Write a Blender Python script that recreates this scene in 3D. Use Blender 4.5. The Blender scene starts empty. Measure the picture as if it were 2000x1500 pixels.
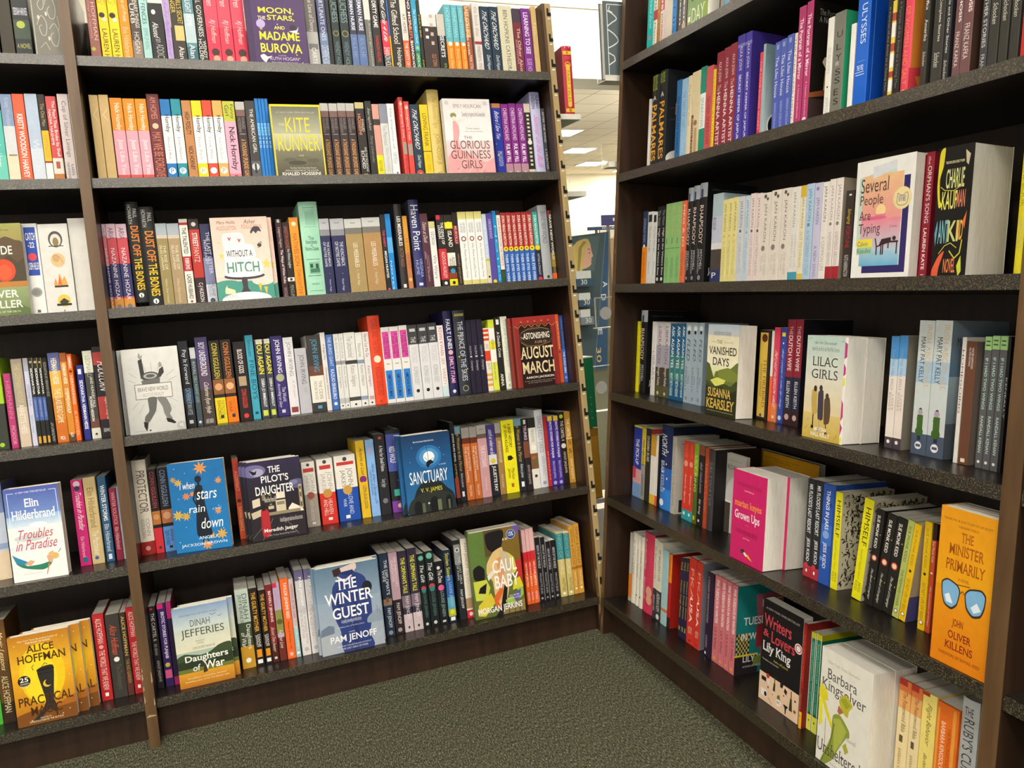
import bpy, math, random
from mathutils import Matrix, Vector

# ------------------------------------------------------------------ camera, world, lights, exposure
sc = bpy.context.scene
COL = sc.collection
CAM_Z = 1.06
cd = bpy.data.cameras.new('camera')
cd.sensor_width = 36.0
cd.lens = 36.0 * 1521.4 / 2000.0
cd.clip_start = 0.02
cam = bpy.data.objects.new('camera', cd)
COL.objects.link(cam)
RX = Vector((0.92915252, -0.3640987, -0.06409154))
DN = Vector((-0.10945951, -0.10534771, -0.98839287))
FW = Vector((0.35312067, 0.92538316, -0.13773816))
cam.matrix_world = Matrix(((RX.x, -DN.x, -FW.x, 0.0), (RX.y, -DN.y, -FW.y, 0.0), (RX.z, -DN.z, -FW.z, CAM_Z), (0, 0, 0, 1)))
sc.camera = cam
sc.view_settings.view_transform = 'Standard'
sc.view_settings.look = 'None'
sc.view_settings.gamma = 1.0
sc.view_settings.use_curve_mapping = False
sc.view_settings.exposure = 0.38
sc.cycles.use_denoising = True
sc.cycles.max_bounces = 8
w = bpy.data.worlds.new('world')
sc.world = w
w.use_nodes = True
w.node_tree.nodes['Background'].inputs[0].default_value = (1.0, 0.95, 0.86, 1)
w.node_tree.nodes['Background'].inputs[1].default_value = 1.0
CEIL = CAM_Z + 2.5
PANEL_W = 39.0          # radiance of each troffer diffuser

random.seed(7)

# ------------------------------------------------------------------ helpers
def lin(c):
    return c / 12.92 if c <= 0.04045 else ((c + 0.055) / 1.055) ** 2.4
def hexc(h):
    if len(h) == 3: h = ''.join(x * 2 for x in h)
    return tuple(lin(int(h[i:i + 2], 16) / 255.0) for i in (0, 2, 4)) + (1.0,)

class MB:
    """collects faces with a material slot and a print colour per corner"""
    def __init__(s):
        s.v = []; s.f = []; s.m = []; s.c = []
    def face(s, pts, col=(1, 1, 1, 1), m=0):
        b = len(s.v); s.v.extend(pts)
        s.f.append(tuple(range(b, b + len(pts)))); s.m.append(m); s.c.append(col)
    def mesh2(s, pts, tris, col, m=0):
        b = len(s.v); s.v.extend(pts)
        for t in tris:
            s.f.append(tuple(b + i for i in t)); s.m.append(m); s.c.append(col)
    def box(s, lo, hi, m=0, col=(1, 1, 1, 1), fr=None):
        x0, y0, z0 = lo; x1, y1, z1 = hi
        p = [(x0, y0, z0), (x1, y0, z0), (x1, y1, z0), (x0, y1, z0), (x0, y0, z1), (x1, y0, z1), (x1, y1, z1), (x0, y1, z1)]
        if fr: p = [fr(*q) for q in p]
        b = len(s.v); s.v.extend(p)
        for q in ((0, 3, 2, 1), (4, 5, 6, 7), (0, 1, 5, 4), (1, 2, 6, 5), (2, 3, 7, 6), (3, 0, 4, 7)):
            s.f.append(tuple(b + i for i in q)); s.m.append(m); s.c.append(col)
    def prism(s, poly, a, b, fn, m=0, col=(1, 1, 1, 1)):
        n = len(poly); base = len(s.v)
        s.v.extend([fn(a, *p) for p in poly] + [fn(b, *p) for p in poly])
        fs = [tuple(base + i for i in range(n))[::-1], tuple(base + n + i for i in range(n))]
        fs += [(base + i, base + (i + 1) % n, base + n + (i + 1) % n, base + n + i) for i in range(n)]
        for q in fs: s.f.append(q); s.m.append(m); s.c.append(col)
    def build(s, name, mats, parent=None, mat=None, bevel=0):
        me = bpy.data.meshes.new(name)
        me.from_pydata(s.v, [], s.f); me.validate(clean_customdata=False)
        for x in mats: me.materials.append(x)
        if len(me.polygons) == len(s.f):
            me.polygons.foreach_set('material_index', s.m)
            at = me.color_attributes.new('Print', 'FLOAT_COLOR', 'CORNER')
            flat = []
            for f, c in zip(s.f, s.c):
                if isinstance(c[0], tuple):
                    for k in range(len(f)): flat.extend(c[k])
                else:
                    for k in range(len(f)): flat.extend(c)
            at.data.foreach_set('color', flat)
        me.update()
        o = bpy.data.objects.new(name, me); COL.objects.link(o)
        if parent: o.parent = parent
        if mat is not None: o.matrix_world = mat
        if bevel:
            bv = o.modifiers.new('bevel', 'BEVEL'); bv.width = bevel; bv.segments = 2; bv.limit_method = 'ANGLE'
        return o

def empty(name, mat, label, cat, group=None):
    o = bpy.data.objects.new(name, None); COL.objects.link(o)
    o.empty_display_size = 0.05; o.matrix_world = mat
    o['label'] = label; o['category'] = cat
    if group: o['group'] = group
    return o
def tag(o, label, cat, group=None):
    o['label'] = label; o['category'] = cat
    if group: o['group'] = group
    return o
def structure(o):
    o['kind'] = 'structure'; return o

# ------------------------------------------------------------------ materials (all node based)
def mat(name, rough=0.5, spec=0.4):
    m = bpy.data.materials.new(name); m.use_nodes = True
    b = m.node_tree.nodes['Principled BSDF']
    b.inputs['Roughness'].default_value = rough
    b.inputs['Specular IOR Level'].default_value = spec
    return m, m.node_tree.nodes, m.node_tree.links, b
def ramp(N, L, src, stops):
    r = N.new('ShaderNodeValToRGB'); L.new(src, r.inputs[0])
    e = r.color_ramp.elements
    e[0].position, e[0].color = stops[0][0], stops[0][1]
    e[1].position, e[1].color = stops[-1][0], stops[-1][1]
    for p, c in stops[1:-1]:
        x = e.new(p); x.color = c
    return r
def mapped(N, L, scale, coord='Object'):
    t = N.new('ShaderNodeTexCoord'); mp = N.new('ShaderNodeMapping')
    mp.inputs['Scale'].default_value = scale
    L.new(t.outputs[coord], mp.inputs[0]); return mp.outputs[0]
def noise(N, L, vec, scale, detail=3, rough=0.5):
    n = N.new('ShaderNodeTexNoise'); n.inputs['Scale'].default_value = scale
    n.inputs['Detail'].default_value = detail; n.inputs['Roughness'].default_value = rough
    L.new(vec, n.inputs['Vector']); return n.outputs['Fac']
def plain(name, h, rough=0.5, spec=0.4, var=0.08, scale=30, metal=0.0):
    m, N, L, b = mat(name, rough, spec); c = hexc(h)
    f = noise(N, L, mapped(N, L, (1, 1, 1)), scale)
    r = ramp(N, L, f, [(0.3, tuple(x * (1 - var) for x in c[:3]) + (1,)), (0.7, tuple(min(1, x * (1 + var)) for x in c[:3]) + (1,))])
    L.new(r.outputs[0], b.inputs['Base Color']); b.inputs['Metallic'].default_value = metal
    return m

M_PRINT, N, L, b = mat('printed_cover_stock', 0.42, 0.3)
a = N.new('ShaderNodeVertexColor'); a.layer_name = 'Print'
f = noise(N, L, mapped(N, L, (1, 1, 1)), 60, 2)
mx = N.new('ShaderNodeMixRGB'); mx.blend_type = 'MULTIPLY'; mx.inputs[0].default_value = 1.0
r = ramp(N, L, f, [(0.3, (0.93, 0.93, 0.93, 1)), (0.7, (1, 1, 1, 1))])
L.new(a.outputs[0], mx.inputs[1]); L.new(r.outputs[0], mx.inputs[2]); L.new(mx.outputs[0], b.inputs['Base Color'])

def paper(name, axis):
    m, N, L, b = mat(name, 0.8, 0.2)
    s = [40, 40, 40]; s[axis] = 3200
    f = noise(N, L, mapped(N, L, tuple(s)), 1.0, 2)
    r = ramp(N, L, f, [(0.3, hexc('cfcabd')), (0.7, hexc('efece3'))])
    L.new(r.outputs[0], b.inputs['Base Color']); return m
M_PAPER = paper('page_edges', 0)

def speckle(name, dark, lite, p0, p1, rough=0.45, scale=420, bump=0.25):
    m, N, L, b = mat(name, rough, 0.5)
    v = mapped(N, L, (1, 1, 1))
    f = noise(N, L, v, scale, 2, 0.6)
    r = ramp(N, L, f, [(p0, hexc(dark)), (p1, hexc(lite))])
    L.new(r.outputs[0], b.inputs['Base Color'])
    bp = N.new('ShaderNodeBump'); bp.inputs['Strength'].default_value = bump; bp.inputs['Distance'].default_value = 0.001
    L.new(f, bp.inputs['Height']); L.new(bp.outputs[0], b.inputs['Normal'])
    return m
M_EDGE = speckle('pebbled_shelf_edge', '100d0a', '74653f', 0.5, 0.74, 0.32, 420, 0.8)
for k_, v_ in (('Specular IOR Level', 0.9), ('Coat Weight', 0.3), ('Coat Roughness', 0.3)): M_EDGE.node_tree.nodes['Principled BSDF'].inputs[k_].default_value = v_
M_SHELF = speckle('dark_shelf_laminate', '14110f', '231e1a', 0.35, 0.7, 0.3, 300)

def wood(name, c0, c1, axis=2, rough=0.38):
    m, N, L, b = mat(name, rough, 0.45)
    s = [40.0, 40.0, 40.0]; s[axis] = 2.2
    f = noise(N, L, mapped(N, L, tuple(s)), 1.0, 5, 0.6)
    r = ramp(N, L, f, [(0.3, hexc(c0)), (0.75, hexc(c1))])
    L.new(r.outputs[0], b.inputs['Base Color']); return m
M_WOOD = wood('espresso_veneer', '251810', '3b281b')
M_TRIM = wood('worn_brown_edge_banding', '4c361f', '6a5034')
M_BACK = wood('black_brown_back_board', '2a2119', '3a2d22', 2, 0.6)
M_MAPLE = wood('pale_maple_strip', '9a8458', 'b59f70', 2, 0.5)
M_HOLE = plain('dark_slot', '120e0b', 0.8)
M_NICK = plain('raw_chipped_board', 'a8906c', 0.8)

# carpet
M_CARPET, N, L, b = mat('flecked_grey_green_carpet', 0.95, 0.1)
v = mapped(N, L, (330, 110, 60))
f = noise(N, L, v, 1.0, 4, 0.65)
v2 = mapped(N, L, (700, 420, 200))
f2 = noise(N, L, v2, 1.0, 2, 0.6)
ad = N.new('ShaderNodeMath'); ad.operation = 'ADD'; L.new(f, ad.inputs[0]); L.new(f2, ad.inputs[1])
hv = N.new('ShaderNodeMath'); hv.operation = 'MULTIPLY'; hv.inputs[1].default_value = 0.5; L.new(ad.outputs[0], hv.inputs[0])
r = ramp(N, L, hv.outputs[0], [(0.36, hexc('13130e')), (0.45, hexc('303126')), (0.54, hexc('565645')), (0.66, hexc('b0ad90'))])
L.new(r.outputs[0], b.inputs['Base Color'])
bp = N.new('ShaderNodeBump'); bp.inputs['Strength'].default_value = 0.6; bp.inputs['Distance'].default_value = 0.004
L.new(hv.outputs[0], bp.inputs['Height']); L.new(bp.outputs[0], b.inputs['Normal'])

M_WALL = plain('cream_wall_paint', 'f2ebd2', 0.8, 0.2, 0.03, 4)
M_HEADER = plain('white_header_paint', 'f4efe0', 0.8, 0.2, 0.02, 4)
M_TILE, N, L, b = mat('acoustic_ceiling_tile', 0.9, 0.1)
v = mapped(N, L, (1, 1, 1))
bt = N.new('ShaderNodeTexBrick'); bt.offset = 0.0
for k, val in (('Scale', 1.0), ('Mortar Size', 0.007), ('Mortar Smooth', 0.0), ('Brick Width', 0.61), ('Row Height', 0.61)): bt.inputs[k].default_value = val
bt.inputs['Color1'].default_value = hexc('efe6d0'); bt.inputs['Color2'].default_value = hexc('ece2cb'); bt.inputs['Mortar'].default_value = hexc('9a9078')
L.new(v, bt.inputs['Vector']); L.new(bt.outputs['Color'], b.inputs['Base Color'])
def emitter(name, col, k):
    m, N, L, b = mat(name, 0.5)
    b.inputs['Emission Color'].default_value = col; b.inputs['Emission Strength'].default_value = k
    b.inputs['Base Color'].default_value = (0.9, 0.9, 0.9, 1); return m
M_LAMP = emitter('troffer_diffuser', (1.0, 0.93, 0.82, 1), PANEL_W)
M_WHITE = plain('white_enamel', 'e8e6e0', 0.4)
M_ACRYL, N, L, b = mat('clear_acrylic', 0.06, 0.5)
b.inputs['Base Color'].default_value = (0.97, 0.98, 0.97, 1); b.inputs['Transmission Weight'].default_value = 1.0; b.inputs['IOR'].default_value = 1.12
M_WIRE = plain('frosted_acrylic_edge', 'd8d6ca', 0.3)

# ------------------------------------------------------------------ text
JOBS = []; GLYPH = {}
def want(txt, style):
    JOBS.append((txt, 'b' in style, 's' in style))
def make_glyphs():
    tmp = []
    for txt, bold, serif in sorted(set(JOBS)):
        cu = bpy.data.curves.new('t', 'FONT'); cu.body = txt; cu.size = 1.0
        cu.resolution_u = 3; cu.fill_mode = 'FRONT'; cu.offset = 0.014 if bold else 0.0
        o = bpy.data.objects.new('t', cu); COL.objects.link(o); tmp.append((txt, bold, serif, o, cu))
    dg = bpy.context.evaluated_depsgraph_get(); dg.update()
    for txt, bold, serif, o, cu in tmp:
        e = o.evaluated_get(dg); me = e.to_mesh()
        vs = [(p.co.x, p.co.y) for p in me.vertices]
        fs = [tuple(p.vertices) for p in me.polygons]
        e.to_mesh_clear()
        if serif:      # small slabs on the feet and heads of the stems
            cnt = {}
            for fc in fs:
                for i in range(len(fc)):
                    a, b = fc[i], fc[(i + 1) % len(fc)]; k = (min(a, b), max(a, b)); cnt[k] = None if k in cnt else fc
            hs = 0.04 if not bold else 0.05; ex = 0.055 if not any(c_ in txt for c_ in 'MWVN') else 0.028
            for (a, b), fc in cnt.items():
                if fc is None or abs(vs[a][1] - vs[b][1]) > 1e-4: continue
                xa, xb = sorted((vs[a][0], vs[b][0])); y = vs[a][1]
                if not 0.03 < xb - xa < 0.2: continue
                up = 1 if sum(vs[i][1] for i in fc) / len(fc) > y else -1
                n = len(vs); vs += [(xa - ex, y), (xb + ex, y), (xb + ex * 0.8, y + up * hs), (xa - ex * 0.8, y + up * hs)]
                fs.append((n, n + 1, n + 2, n + 3))
        if vs:
            x0 = min(p[0] for p in vs); x1 = max(p[0] for p in vs); y0 = min(p[1] for p in vs); y1 = max(p[1] for p in vs)
            sx = max(x1 - x0, 1e-4); sy = max(y1 - y0, 1e-4)
            vs = [((x - x0) / sx, (y - y0) / sy) for x, y in vs]
        GLYPH[(txt, bold, serif)] = (vs, fs)
    for txt, bold, serif, o, cu in tmp:
        bpy.data.objects.remove(o); bpy.data.curves.remove(cu)
def put_text(mb, txt, style, col, fn, m=0):
    """fn maps (s,t) in the unit box (s along the words, t up the letters) to a point"""
    vs, fs = GLYPH[(txt, 'b' in style, 's' in style)]
    sh = 0.25 if 'i' in style else 0.0
    k = 1.0 / (1.0 + sh * 0.3)
    mb.mesh2([fn((x + sh * 0.3 * y) * k, y) for x, y in vs], fs, col, m)

# ------------------------------------------------------------------ book data: mm along the shelf, width, height, setback, tilt, lift
DATA = r'''
#A1
-403.3 28.2 210 55 0.0 0|M|17150f|almost black book
-372.0 26.5 205 55 0.0 0||332b1d|dark speckled brown book
-343.5 34.1 215 55 0.0 0||22292a 3b4a3c@.55-.75|dark green novel with a splash|.1-.3 ccd LIFE|.42-.5,.1-.9 dde/h DEBORAH HARKNESS|o .6 .45 .25 a9b84a|.8-.85,.1-.9 bb6/h A NOVEL
-299.4 57.6 214 18 0.0 0|F T=34 A=scroll|77756a|!the silver scroll patterned hardback!grey cloth hardback with silver scrollwork beside the upright on the top shelf
#B1
-189.3 21.9 205 55 0.0 0||9c6258|dusty rose paperback|.0-.72,.5-.85 e9b9b4/s ALICE HOFFMAN|.1-.7,.15-.4 d99a94 The Marriage of Opposites|o .82 .3 .2 b6c23c
-165.3 20.9 203 55 0.0 0||f2d518|bright yellow paperback|.0-.28,.1-.9 c9a300 YANG|.1-.3,.4-.95 e8b800 DING|o .42 .4 .3 33241f|o .47 .6 .22 f1d9d2|.58-.98 443311 LAUREN HO
-143.2 22.2 203 55 0.0 0|=
-120.3 22.4 203 55 0.0 0||e58f14|orange paperback|.05-.5 f6e0b8/i Rupture of Pride|.55-.9 f4d49a Eva Hildebrand|o .95 .5 .25 6666aa
-97.0 22.2 203 55 0.0 0||4f4640 8a7b70@.7-1|smoky taupe paperback|.0-.5,.1-.5 e5ded2 DISTURB|.1-.55,.5-.9 e5ded2 LOEDINARY THINGS|.6-.85 d8cfc4 HOGAN
-73.7 18.2 203 55 0.0 0||a6d3cf|pale aqua paperback|.0-.5 334a50 PICKET FENCES|.55-.8 6d9a98 EMMA LP HUNG
-54.3 32.2 153 55 0.0 0||232122|matt black novel|.1-.18,.2-.5 ddd/h .|.3-.55,.2-.6 eee/i Abused|.56-.9,.3-.8 aaa an ADDICT
-20.9 13.9 203 55 0.0 0|M|b59cd2|slim lilac paperback|.2-.9 8d72b4/i Such a Perfect World
-5.7 29.3 203 55 0.0 0||3c322b|dark brown paperback with gold lettering|.0-.48,.55-.95 d8c046 CHURCHILL'S SECRET|.0-.35,.1-.45 d8c046 MESSENGER|r .5-.68 .25-.95 e1c27a|.75-1,.4-.8 eee Alan Hl
24.7 24.9 203 55 0.0 0||5e8f97 b9d0d6@.35-.7 356a72@.75-1|teal grey paperback|.0-.5 eef LONG FLIGHT HOME|.72-1 dde/b Alan Hl
50.8 21.5 203 55 0.0 0||25231f|charcoal paperback|.0-.62 e8e8e0 ROYAL GOVERNESS|.65-.92,.1-.5 e8e8e0 HOLDEN|.67-.88,.55-.9 e8e8e0 WENDY
73.5 31.2 203 55 0.0 0||d93350 e34b63@.1-.5|raspberry red paperback with a head|.0-.25 f3d0cc/i Children|.4-.7 f0c6c4/i RJ Hoffman|o .8 .55 .3 4a2420|o .88 .6 .26 e7a68f|o .97 .55 .24 47322e
105.0 30.8 203 55 0.0 0|=
136.6 32.1 203 55 0.0 0|=
168.7 144.5 209 25 0.0 0|F T=24 A=burova|4a2f63|!the purple fairground cover!purple display book with yellow capitals and small fairground drawings on the top shelf
319.1 28.9 205 55 0.0 0||6e6a66 b4b2b0@.5-1|grey shoreline paperback|.05-.5 d9d5cf The Lane of Denny|r .65-.72 .1-.9 777|.7-.95,.3-.7 eee CARTER
352.0 21.3 203 55 0.0 0||46507a 6f83a8@.5-1|slate blue paperback|.0-.6 d5dbe8 FORTUNATE ONES|.66-.92,.1-.9 d5dbe8 CATHERINE HOKIN
374.0 10.0 203 55 0.0 0|M|16181a|very slim black paperback
385.3 20.2 203 55 0.0 0||1b2b2c|dark bottle green paperback|.0-.36,.2-.9 7d9a9a DUCHESS|o .5 .5 .38 8a8a4c|o .5 .5 .28 24302c|.6-1 6d8a90 WENDY HOLDEN
408.2 23.0 203 55 0.0 0|=
432.6 18.4 203 55 0.0 0||2c3043 5a72a4@.5-1|dusk blue paperback|.0-.45,.3-.8 eef/b GERMAN NURSE|.55-.8,.3-.7 8494b8 ELLIE
451.7 22.0 203 55 0.0 0|=
475.1 16.6 203 55 0.0 0||6c6c64 d8d8d0@.0-.3|grey paperback with white top|.3-.9,.4-.8 bbb Underground
493.1 22.3 203 55 0.0 0||211e1d|black paperback with red and white lettering|.05-.4 eee/b DIRTY GAME|.5-.85,.3-.7 d3342c SHANNON HOLMES
518.2 19.6 203 55 0.0 0||2a2524 d6304a@.3-.75|black and red paperback|.0-.6 fff/i Bad Girlz 4 Life|.65-.95,.1-.9 ddd SHANNON HOLMES
538.2 3.9 203 55 0.0 0|M|d9b020 3a6dc0@.0-.5|hair thin yellow and blue paperback
542.6 30.8 203 55 0.0 0||2a241f|dark brown paperback with white script|.0-.6 f1ece2/s The Gifted School|.65-.95,.3-.8 f1ece2 Holsinger|o .97 .5 .2 d8d820
574.8 17.0 203 55 0.0 0||e2632c dedad2@.0-.55|white and orange paperback|.2-.45 443 A.M. HOMES|.58-.95 f6e6dc THE SAFETY OF OB
592.2 14.0 203 55 0.0 0|M|43231f|deep maroon paperback|.0-.4 eee/b NO MORE|.25-.6,.2-.8 d87848/b CAREFUL|.55-1 eee/b SHANNON HOLMES
606.6 14.3 203 55 0.0 0|M|2f9ec4 1f7d4c@.68-1|slim blue and green paperback|.1-.6 e6f2f4/i Tea Cake Jean Cook|o .64 .5 .3 c8c04a|.72-1 dfeee2 LINDA HOLMES
622.3 8.7 203 55 0.0 0|M|272a1c|slim dark olive paperback|.2-.5 b8b044 MAYBE|.8-1 b8b044 NOV
632.5 41.0 166 55 0.0 0||3a2e2c ddd@.0-.2|photographic paperback with a boxed title|.0-.4,.2-.4 eee IIII|.0-.5,.55-.75 c8b0a8 IIII|.65-.85,.5-.8 c98a5c OLD TOWN|.9-1,.5-.9 eee/h HO
675.0 22.2 168 55 0.0 0||1f201d c8c4b8@.0-.35|black paperback with pale foliage|.35-.7 eee/b SECRETS|.8-.95,.5-.8 7a9a3a BE
698.7 20.1 196 55 0.0 0||63b3c0 ee8a1c@.52-1|turquoise and orange paperback|.05-.45 a4dce0 HONEYMAN|o .55 .5 .3 f6f0e0|.62-.95 f8d8a0 Eleanor Oliphant
719.6 18.0 196 55 0.0 0|M|63b3c0 ee8a1c@.52-1|turquoise and orange paperback|.05-.45 a4dce0 HONEYMAN|o .55 .5 .3 f6f0e0|.62-.95 f8d8a0 Eleanor Oliphant
739.1 16.6 196 55 0.0 0|=
757.2 16.7 197 55 0.0 0|M|b5773d 9c5238@.45-1|rust brown paperback|.02-.45 f0dcc0/b LAST COLLEGE|.1-.7,.1-.45 ead0b0/b END THINGS FEVER|.7-.95 f0d0c0 PARK STREET
781.6 21.5 205 55 0.0 0||dcd6d0|white novel with a red ribbon band|.05-.45 a09a9a the book that|r .52-.56 0-1 a3304a|.58-.95 8f8a8a matters most
804.6 26.3 197 55 0.0 0||24374a|navy novel with white brush lettering|.04-.62 e6ecee/i THE ORCHARD|.68-.9 d5dde0/i David Hopen|o .95 .5 .4 c8473f|o .97 .55 .2 f2d8d0
832.4 26.5 198 55 0.0 0|=
860.5 41.0 203 55 0.0 0||d5d0b4|tall sage beige paperback|.06-.97,.35-.65 5b5a4c/s BEN HOPKINS CATHEDRAL
903.1 25.5 197 55 0.0 0||76303a 473a4a@.0-.2|maroon paperback|.28-.97,.4-.75 e8d0cc/s The Other Alcott|.45-.8,.15-.35 d0a0a0 ELISE HOOPER
930.2 27.3 199 55 0.0 0||7b2f8e|purple paperback with white capitals|.06-.65 f0e2f4/b LEARNING TO SEE|.72-1 d8b4e0 ELISE HOOPER
962.4 15.6 206 55 0.0 0||cfae78|cream tan paperback at the shelf end|.2-.4 e0c898 The
#A2
-423.6 32.5 172 58 0.0 0||4fb5a8 67c2b0@.6-1|seafoam green paperback|.2-.75 dff0ea The Woodson Harvey
-390.1 23.2 208 58 0.0 0||7f93b4 c9cdd0@.35-.65 d8cfb4@.65-1|beach scene paperback|.04-.35 a9b8d4 Kristy Woodson|r .66-.68 .2-.9 8a8a84
-366.0 23.4 209 58 0.0 0||ee5a36|vermilion paperback with white capitals|.22-.92 fdeee4/b KRISTY WOODSON HARVEY|o .97 .5 .2 f4e0d8
-341.1 25.8 210 58 0.0 0||aebdd2 c8d0da@.6-1|pale sky blue novel|.5-.9 c9d5e4 WINTER
-314.3 14.8 209 58 0.0 0||231c18 e0b322@.4-.74 8c2740@.74-.76 e9e6de@.76-1|black yellow and white paperback|.1-.35 b09858 The One Man|.45-.7 c89a18 SAM MILLER|o .95 .5 .2 888
-298.5 21.3 205 58 0.0 0||c9484a b87038@.88-1 d8d0c4@.7-.88|coral red paperback|.05-.68,.55-.85 fbeee8 The Pearl That Broke Its Shell|.15-.55,.15-.4 fbeee8 NADIA HASHIMI|r .74-.82 .3-.7 a85048
-274.0 22.6 211 58 0.0 0||d9cccb|blush pink paperback|.08-.7 6f6566 Cup of Silver Linings|.76-.94,.2-.45 4d4648 HAWKINS|.78-.9,.55-.8 4d4648 KAREN
-250.4 8.6 212 58 0.0 0||d9cccb|blush pink paperback|.08-.7 6f6566 Cup of Silver Linings|.76-.94,.2-.45 4d4648 HAWKINS
#B2
-207.3 19.2 210 58 0.0 0||d0b177|sand coloured paperback|.15-.3 dcc490 V
-187.0 21.1 211 58 0.0 0||d0b177|sand coloured paperback|.15-.3 dcc490 V
-163.7 26.9 204 58 0.0 0||e78d17 e7a3b4@.38-1 d14e46@.9-1|orange and pink paperback|.06-.38 fbe8d8/bs Nick Hornby|.48-.9 fbe4e6/bs Just Like You|o .97 .5 .15 e8b048
-135.6 26.1 203 58 0.0 0|=
-108.5 25.2 203 58 0.0 0|=
-82.1 27.7 215 58 0.0 0||6d2a2c|tall maroon paperback with a sun|.03-.28 d78a74 AM HOMES|o .36 .5 .25 e8c0a0|.43-.97,.15-.85 d07c68 MAY WE BE FORGIVEN
-53.2 22.9 203 58 0.0 0||1272b8 f3f3ee@.2-.77|royal blue paperback with a white panel|.18-.4 222/bs Hornby|.45-.72,.3-.6 889 About a Boy|o .86 .5 .35 f0f4f4|.83-.89,.35-.65 1272b8/h P
-28.7 22.4 204 58 0.0 0||1b8f9e f3f3ee@.2-.77|teal paperback with a white panel|.18-.4 222/bs Hornby|.45-.72,.3-.6 889 Juliet Naked|o .86 .5 .35 f0f4f4|.83-.89,.35-.65 1b8f9e/h P
-4.5 21.4 201 58 0.0 0||c08450|caramel paperback with black capitals|.14-.42 3c2412/b HIGH FIDELITY|.56-.85 3c2412/b NICK HORNBY|o .95 .5 .2 3c2412
17.9 23.5 201 58 0.0 0||f4d414 f3f3ee@.2-.77|yellow paperback with a white panel|.18-.4 222/bs Hornby|.45-.72,.3-.6 aa9 Fever Pitch|o .86 .5 .35 f0f4f4|.83-.89,.35-.65 c8a810/h P
42.6 22.5 202 58 0.0 0||d84a30 f3f3ee@.2-.77|tomato red paperback with a white panel|.18-.4 222/bs Hornby|.45-.72,.3-.6 a99 Long Way|o .86 .5 .35 f0f4f4
66.7 23.2 202 58 0.0 0||e5ac5a f3f3ee@.2-.77|peach paperback with a white panel|.18-.4 222/bs Hornby|.45-.72,.3-.6 aa9 How to be Good|o .86 .5 .35 f0f4f4|.83-.89,.35-.65 c89040/h P
91.1 28.3 201 58 0.0 0||e9a9c2 bfc23a@.0-.25 e57f86@.9-1|lime and pink paperback|.04-.22,.55-.9 3c3c1c Funny|.05-.18,.15-.5 3c3c1c Girl|.32-.86,.2-.8 33242c/bs Nick Hornby|r .92-.97 .4-.65 7a3a44
121.4 22.4 200 58 0.0 0||33262b bcbab6@.0-.1 7a5a54@.1-.18|dark sunset paperback with amber lettering|.2-.34,.55-.85 8f8480 KHALED|.2-.38,.15-.45 8f8480 HOSSEINI|r .4-.41 .2-.8 a09088|.47-.94,.25-.75 dca05a/b A THOUSAND SPLENDID SUNS|r .97-1 .4-.7 e8d060
144.8 24.1 203 58 0.0 0||3b3838 57565a@.75-.95|charcoal paperback with a lone figure|.1-.65,.4-.75 f0eee8 THE AMERICAN GIRL|.2-.5,.15-.35 786050 KATE HORSLEY|o .82 .45 .38 c8ccd0|r .78-.9 .35-.55 222428
169.4 8.6 209 58 0.0 0||1878c8 3d9ade@.3-.45|slim bright blue booklet|.3-.6 bfe0f6 NOTES
178.4 6.9 209 58 0.0 0|=
185.7 8.0 209 58 0.0 0|=
194.1 7.7 209 58 0.0 0|=
201.2 125.7 185 25 0.0 0|F T=22 A=kite|8f8f78|!the yellow bordered dust cloud cover!yellow bordered display book with a hazy sky and stretched capitals on the second shelf
332.6 21.4 200 58 0.0 0||33262b bcbab6@.0-.1 7a5a54@.1-.18|dark sunset paperback with amber lettering|.2-.34,.55-.85 8f8480 KHALED|.2-.38,.15-.45 8f8480 HOSSEINI|r .4-.41 .2-.8 a09088|.47-.94,.25-.75 dca05a/b A THOUSAND SPLENDID SUNS|r .97-1 .4-.7 e8d060
355.4 21.6 200 58 0.0 0|=
377.8 21.7 201 58 0.0 0|=
400.1 21.9 201 58 0.0 0|=
424.7 23.5 204 58 0.0 0||282422 c8bc80@.0-.08|black paperback with a gold edge|.15-.42,.2-.55 e08a5c/b HOSSEINI|.22-.38,.6-.85 e8d8c8 KHALED|.63-.86,.2-.55 f0f0ec ECHOED|.58-.9,.6-.85 d8d4cc AND THE MOUNTAINS|r .93-.98 .3-.7 e0c850
451.0 18.1 208 58 0.0 0||2c2a2a|narrow black paperback|.08-.38 b8b0a8/i Seraphin|.42-.8 8a847e/i Thirty Umbrellas
469.8 18.4 200 58 0.0 0||d79d8c 3a2c28@.2-.28 f0dc1c@.68-1|blush and yellow paperback|.75-.9 6a6410 HEATHER
488.7 21.2 201 58 0.0 0||d4d5d3 8a8e9e@.0-.26|grey topped white paperback|.28-.55 9aa0a4 The Mermaid|.58-.9 b0b4b8 Michel Houellebecq|o .97 .5 .15 222
510.7 19.9 202 58 0.0 0||e4e6ea|plain white paperback|.05-.6,.3-.6 8a92a0 The Elegance of|.65-.8 aab ORTEGA|o .92 .6 .12 445
544.0 12.9 220 58 0.0 0|h|dd4a44|coral red hardback|.05-.5 fbdcd4 Hemingway's Cats|r .55-.7 .1-.9 9c968a|o .08 .5 .3 f0c4b8|.75-.95 b03a34 Annie Hunter
558.4 14.4 209 58 0.0 0|M|dd4a44|coral red paperback|.05-.5 fbdcd4 Hemingway's Cats|r .55-.7 .1-.9 9c968a|o .08 .5 .3 f0c4b8
574.2 24.7 201 58 0.0 0||24374a|navy paperback with white brush lettering|.04-.62 e6ecee/i THE ORCHARD|.68-.86 d5dde0/i David Hopen|o .93 .5 .38 c8473f|o .95 .55 .2 f2d8d0
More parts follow.
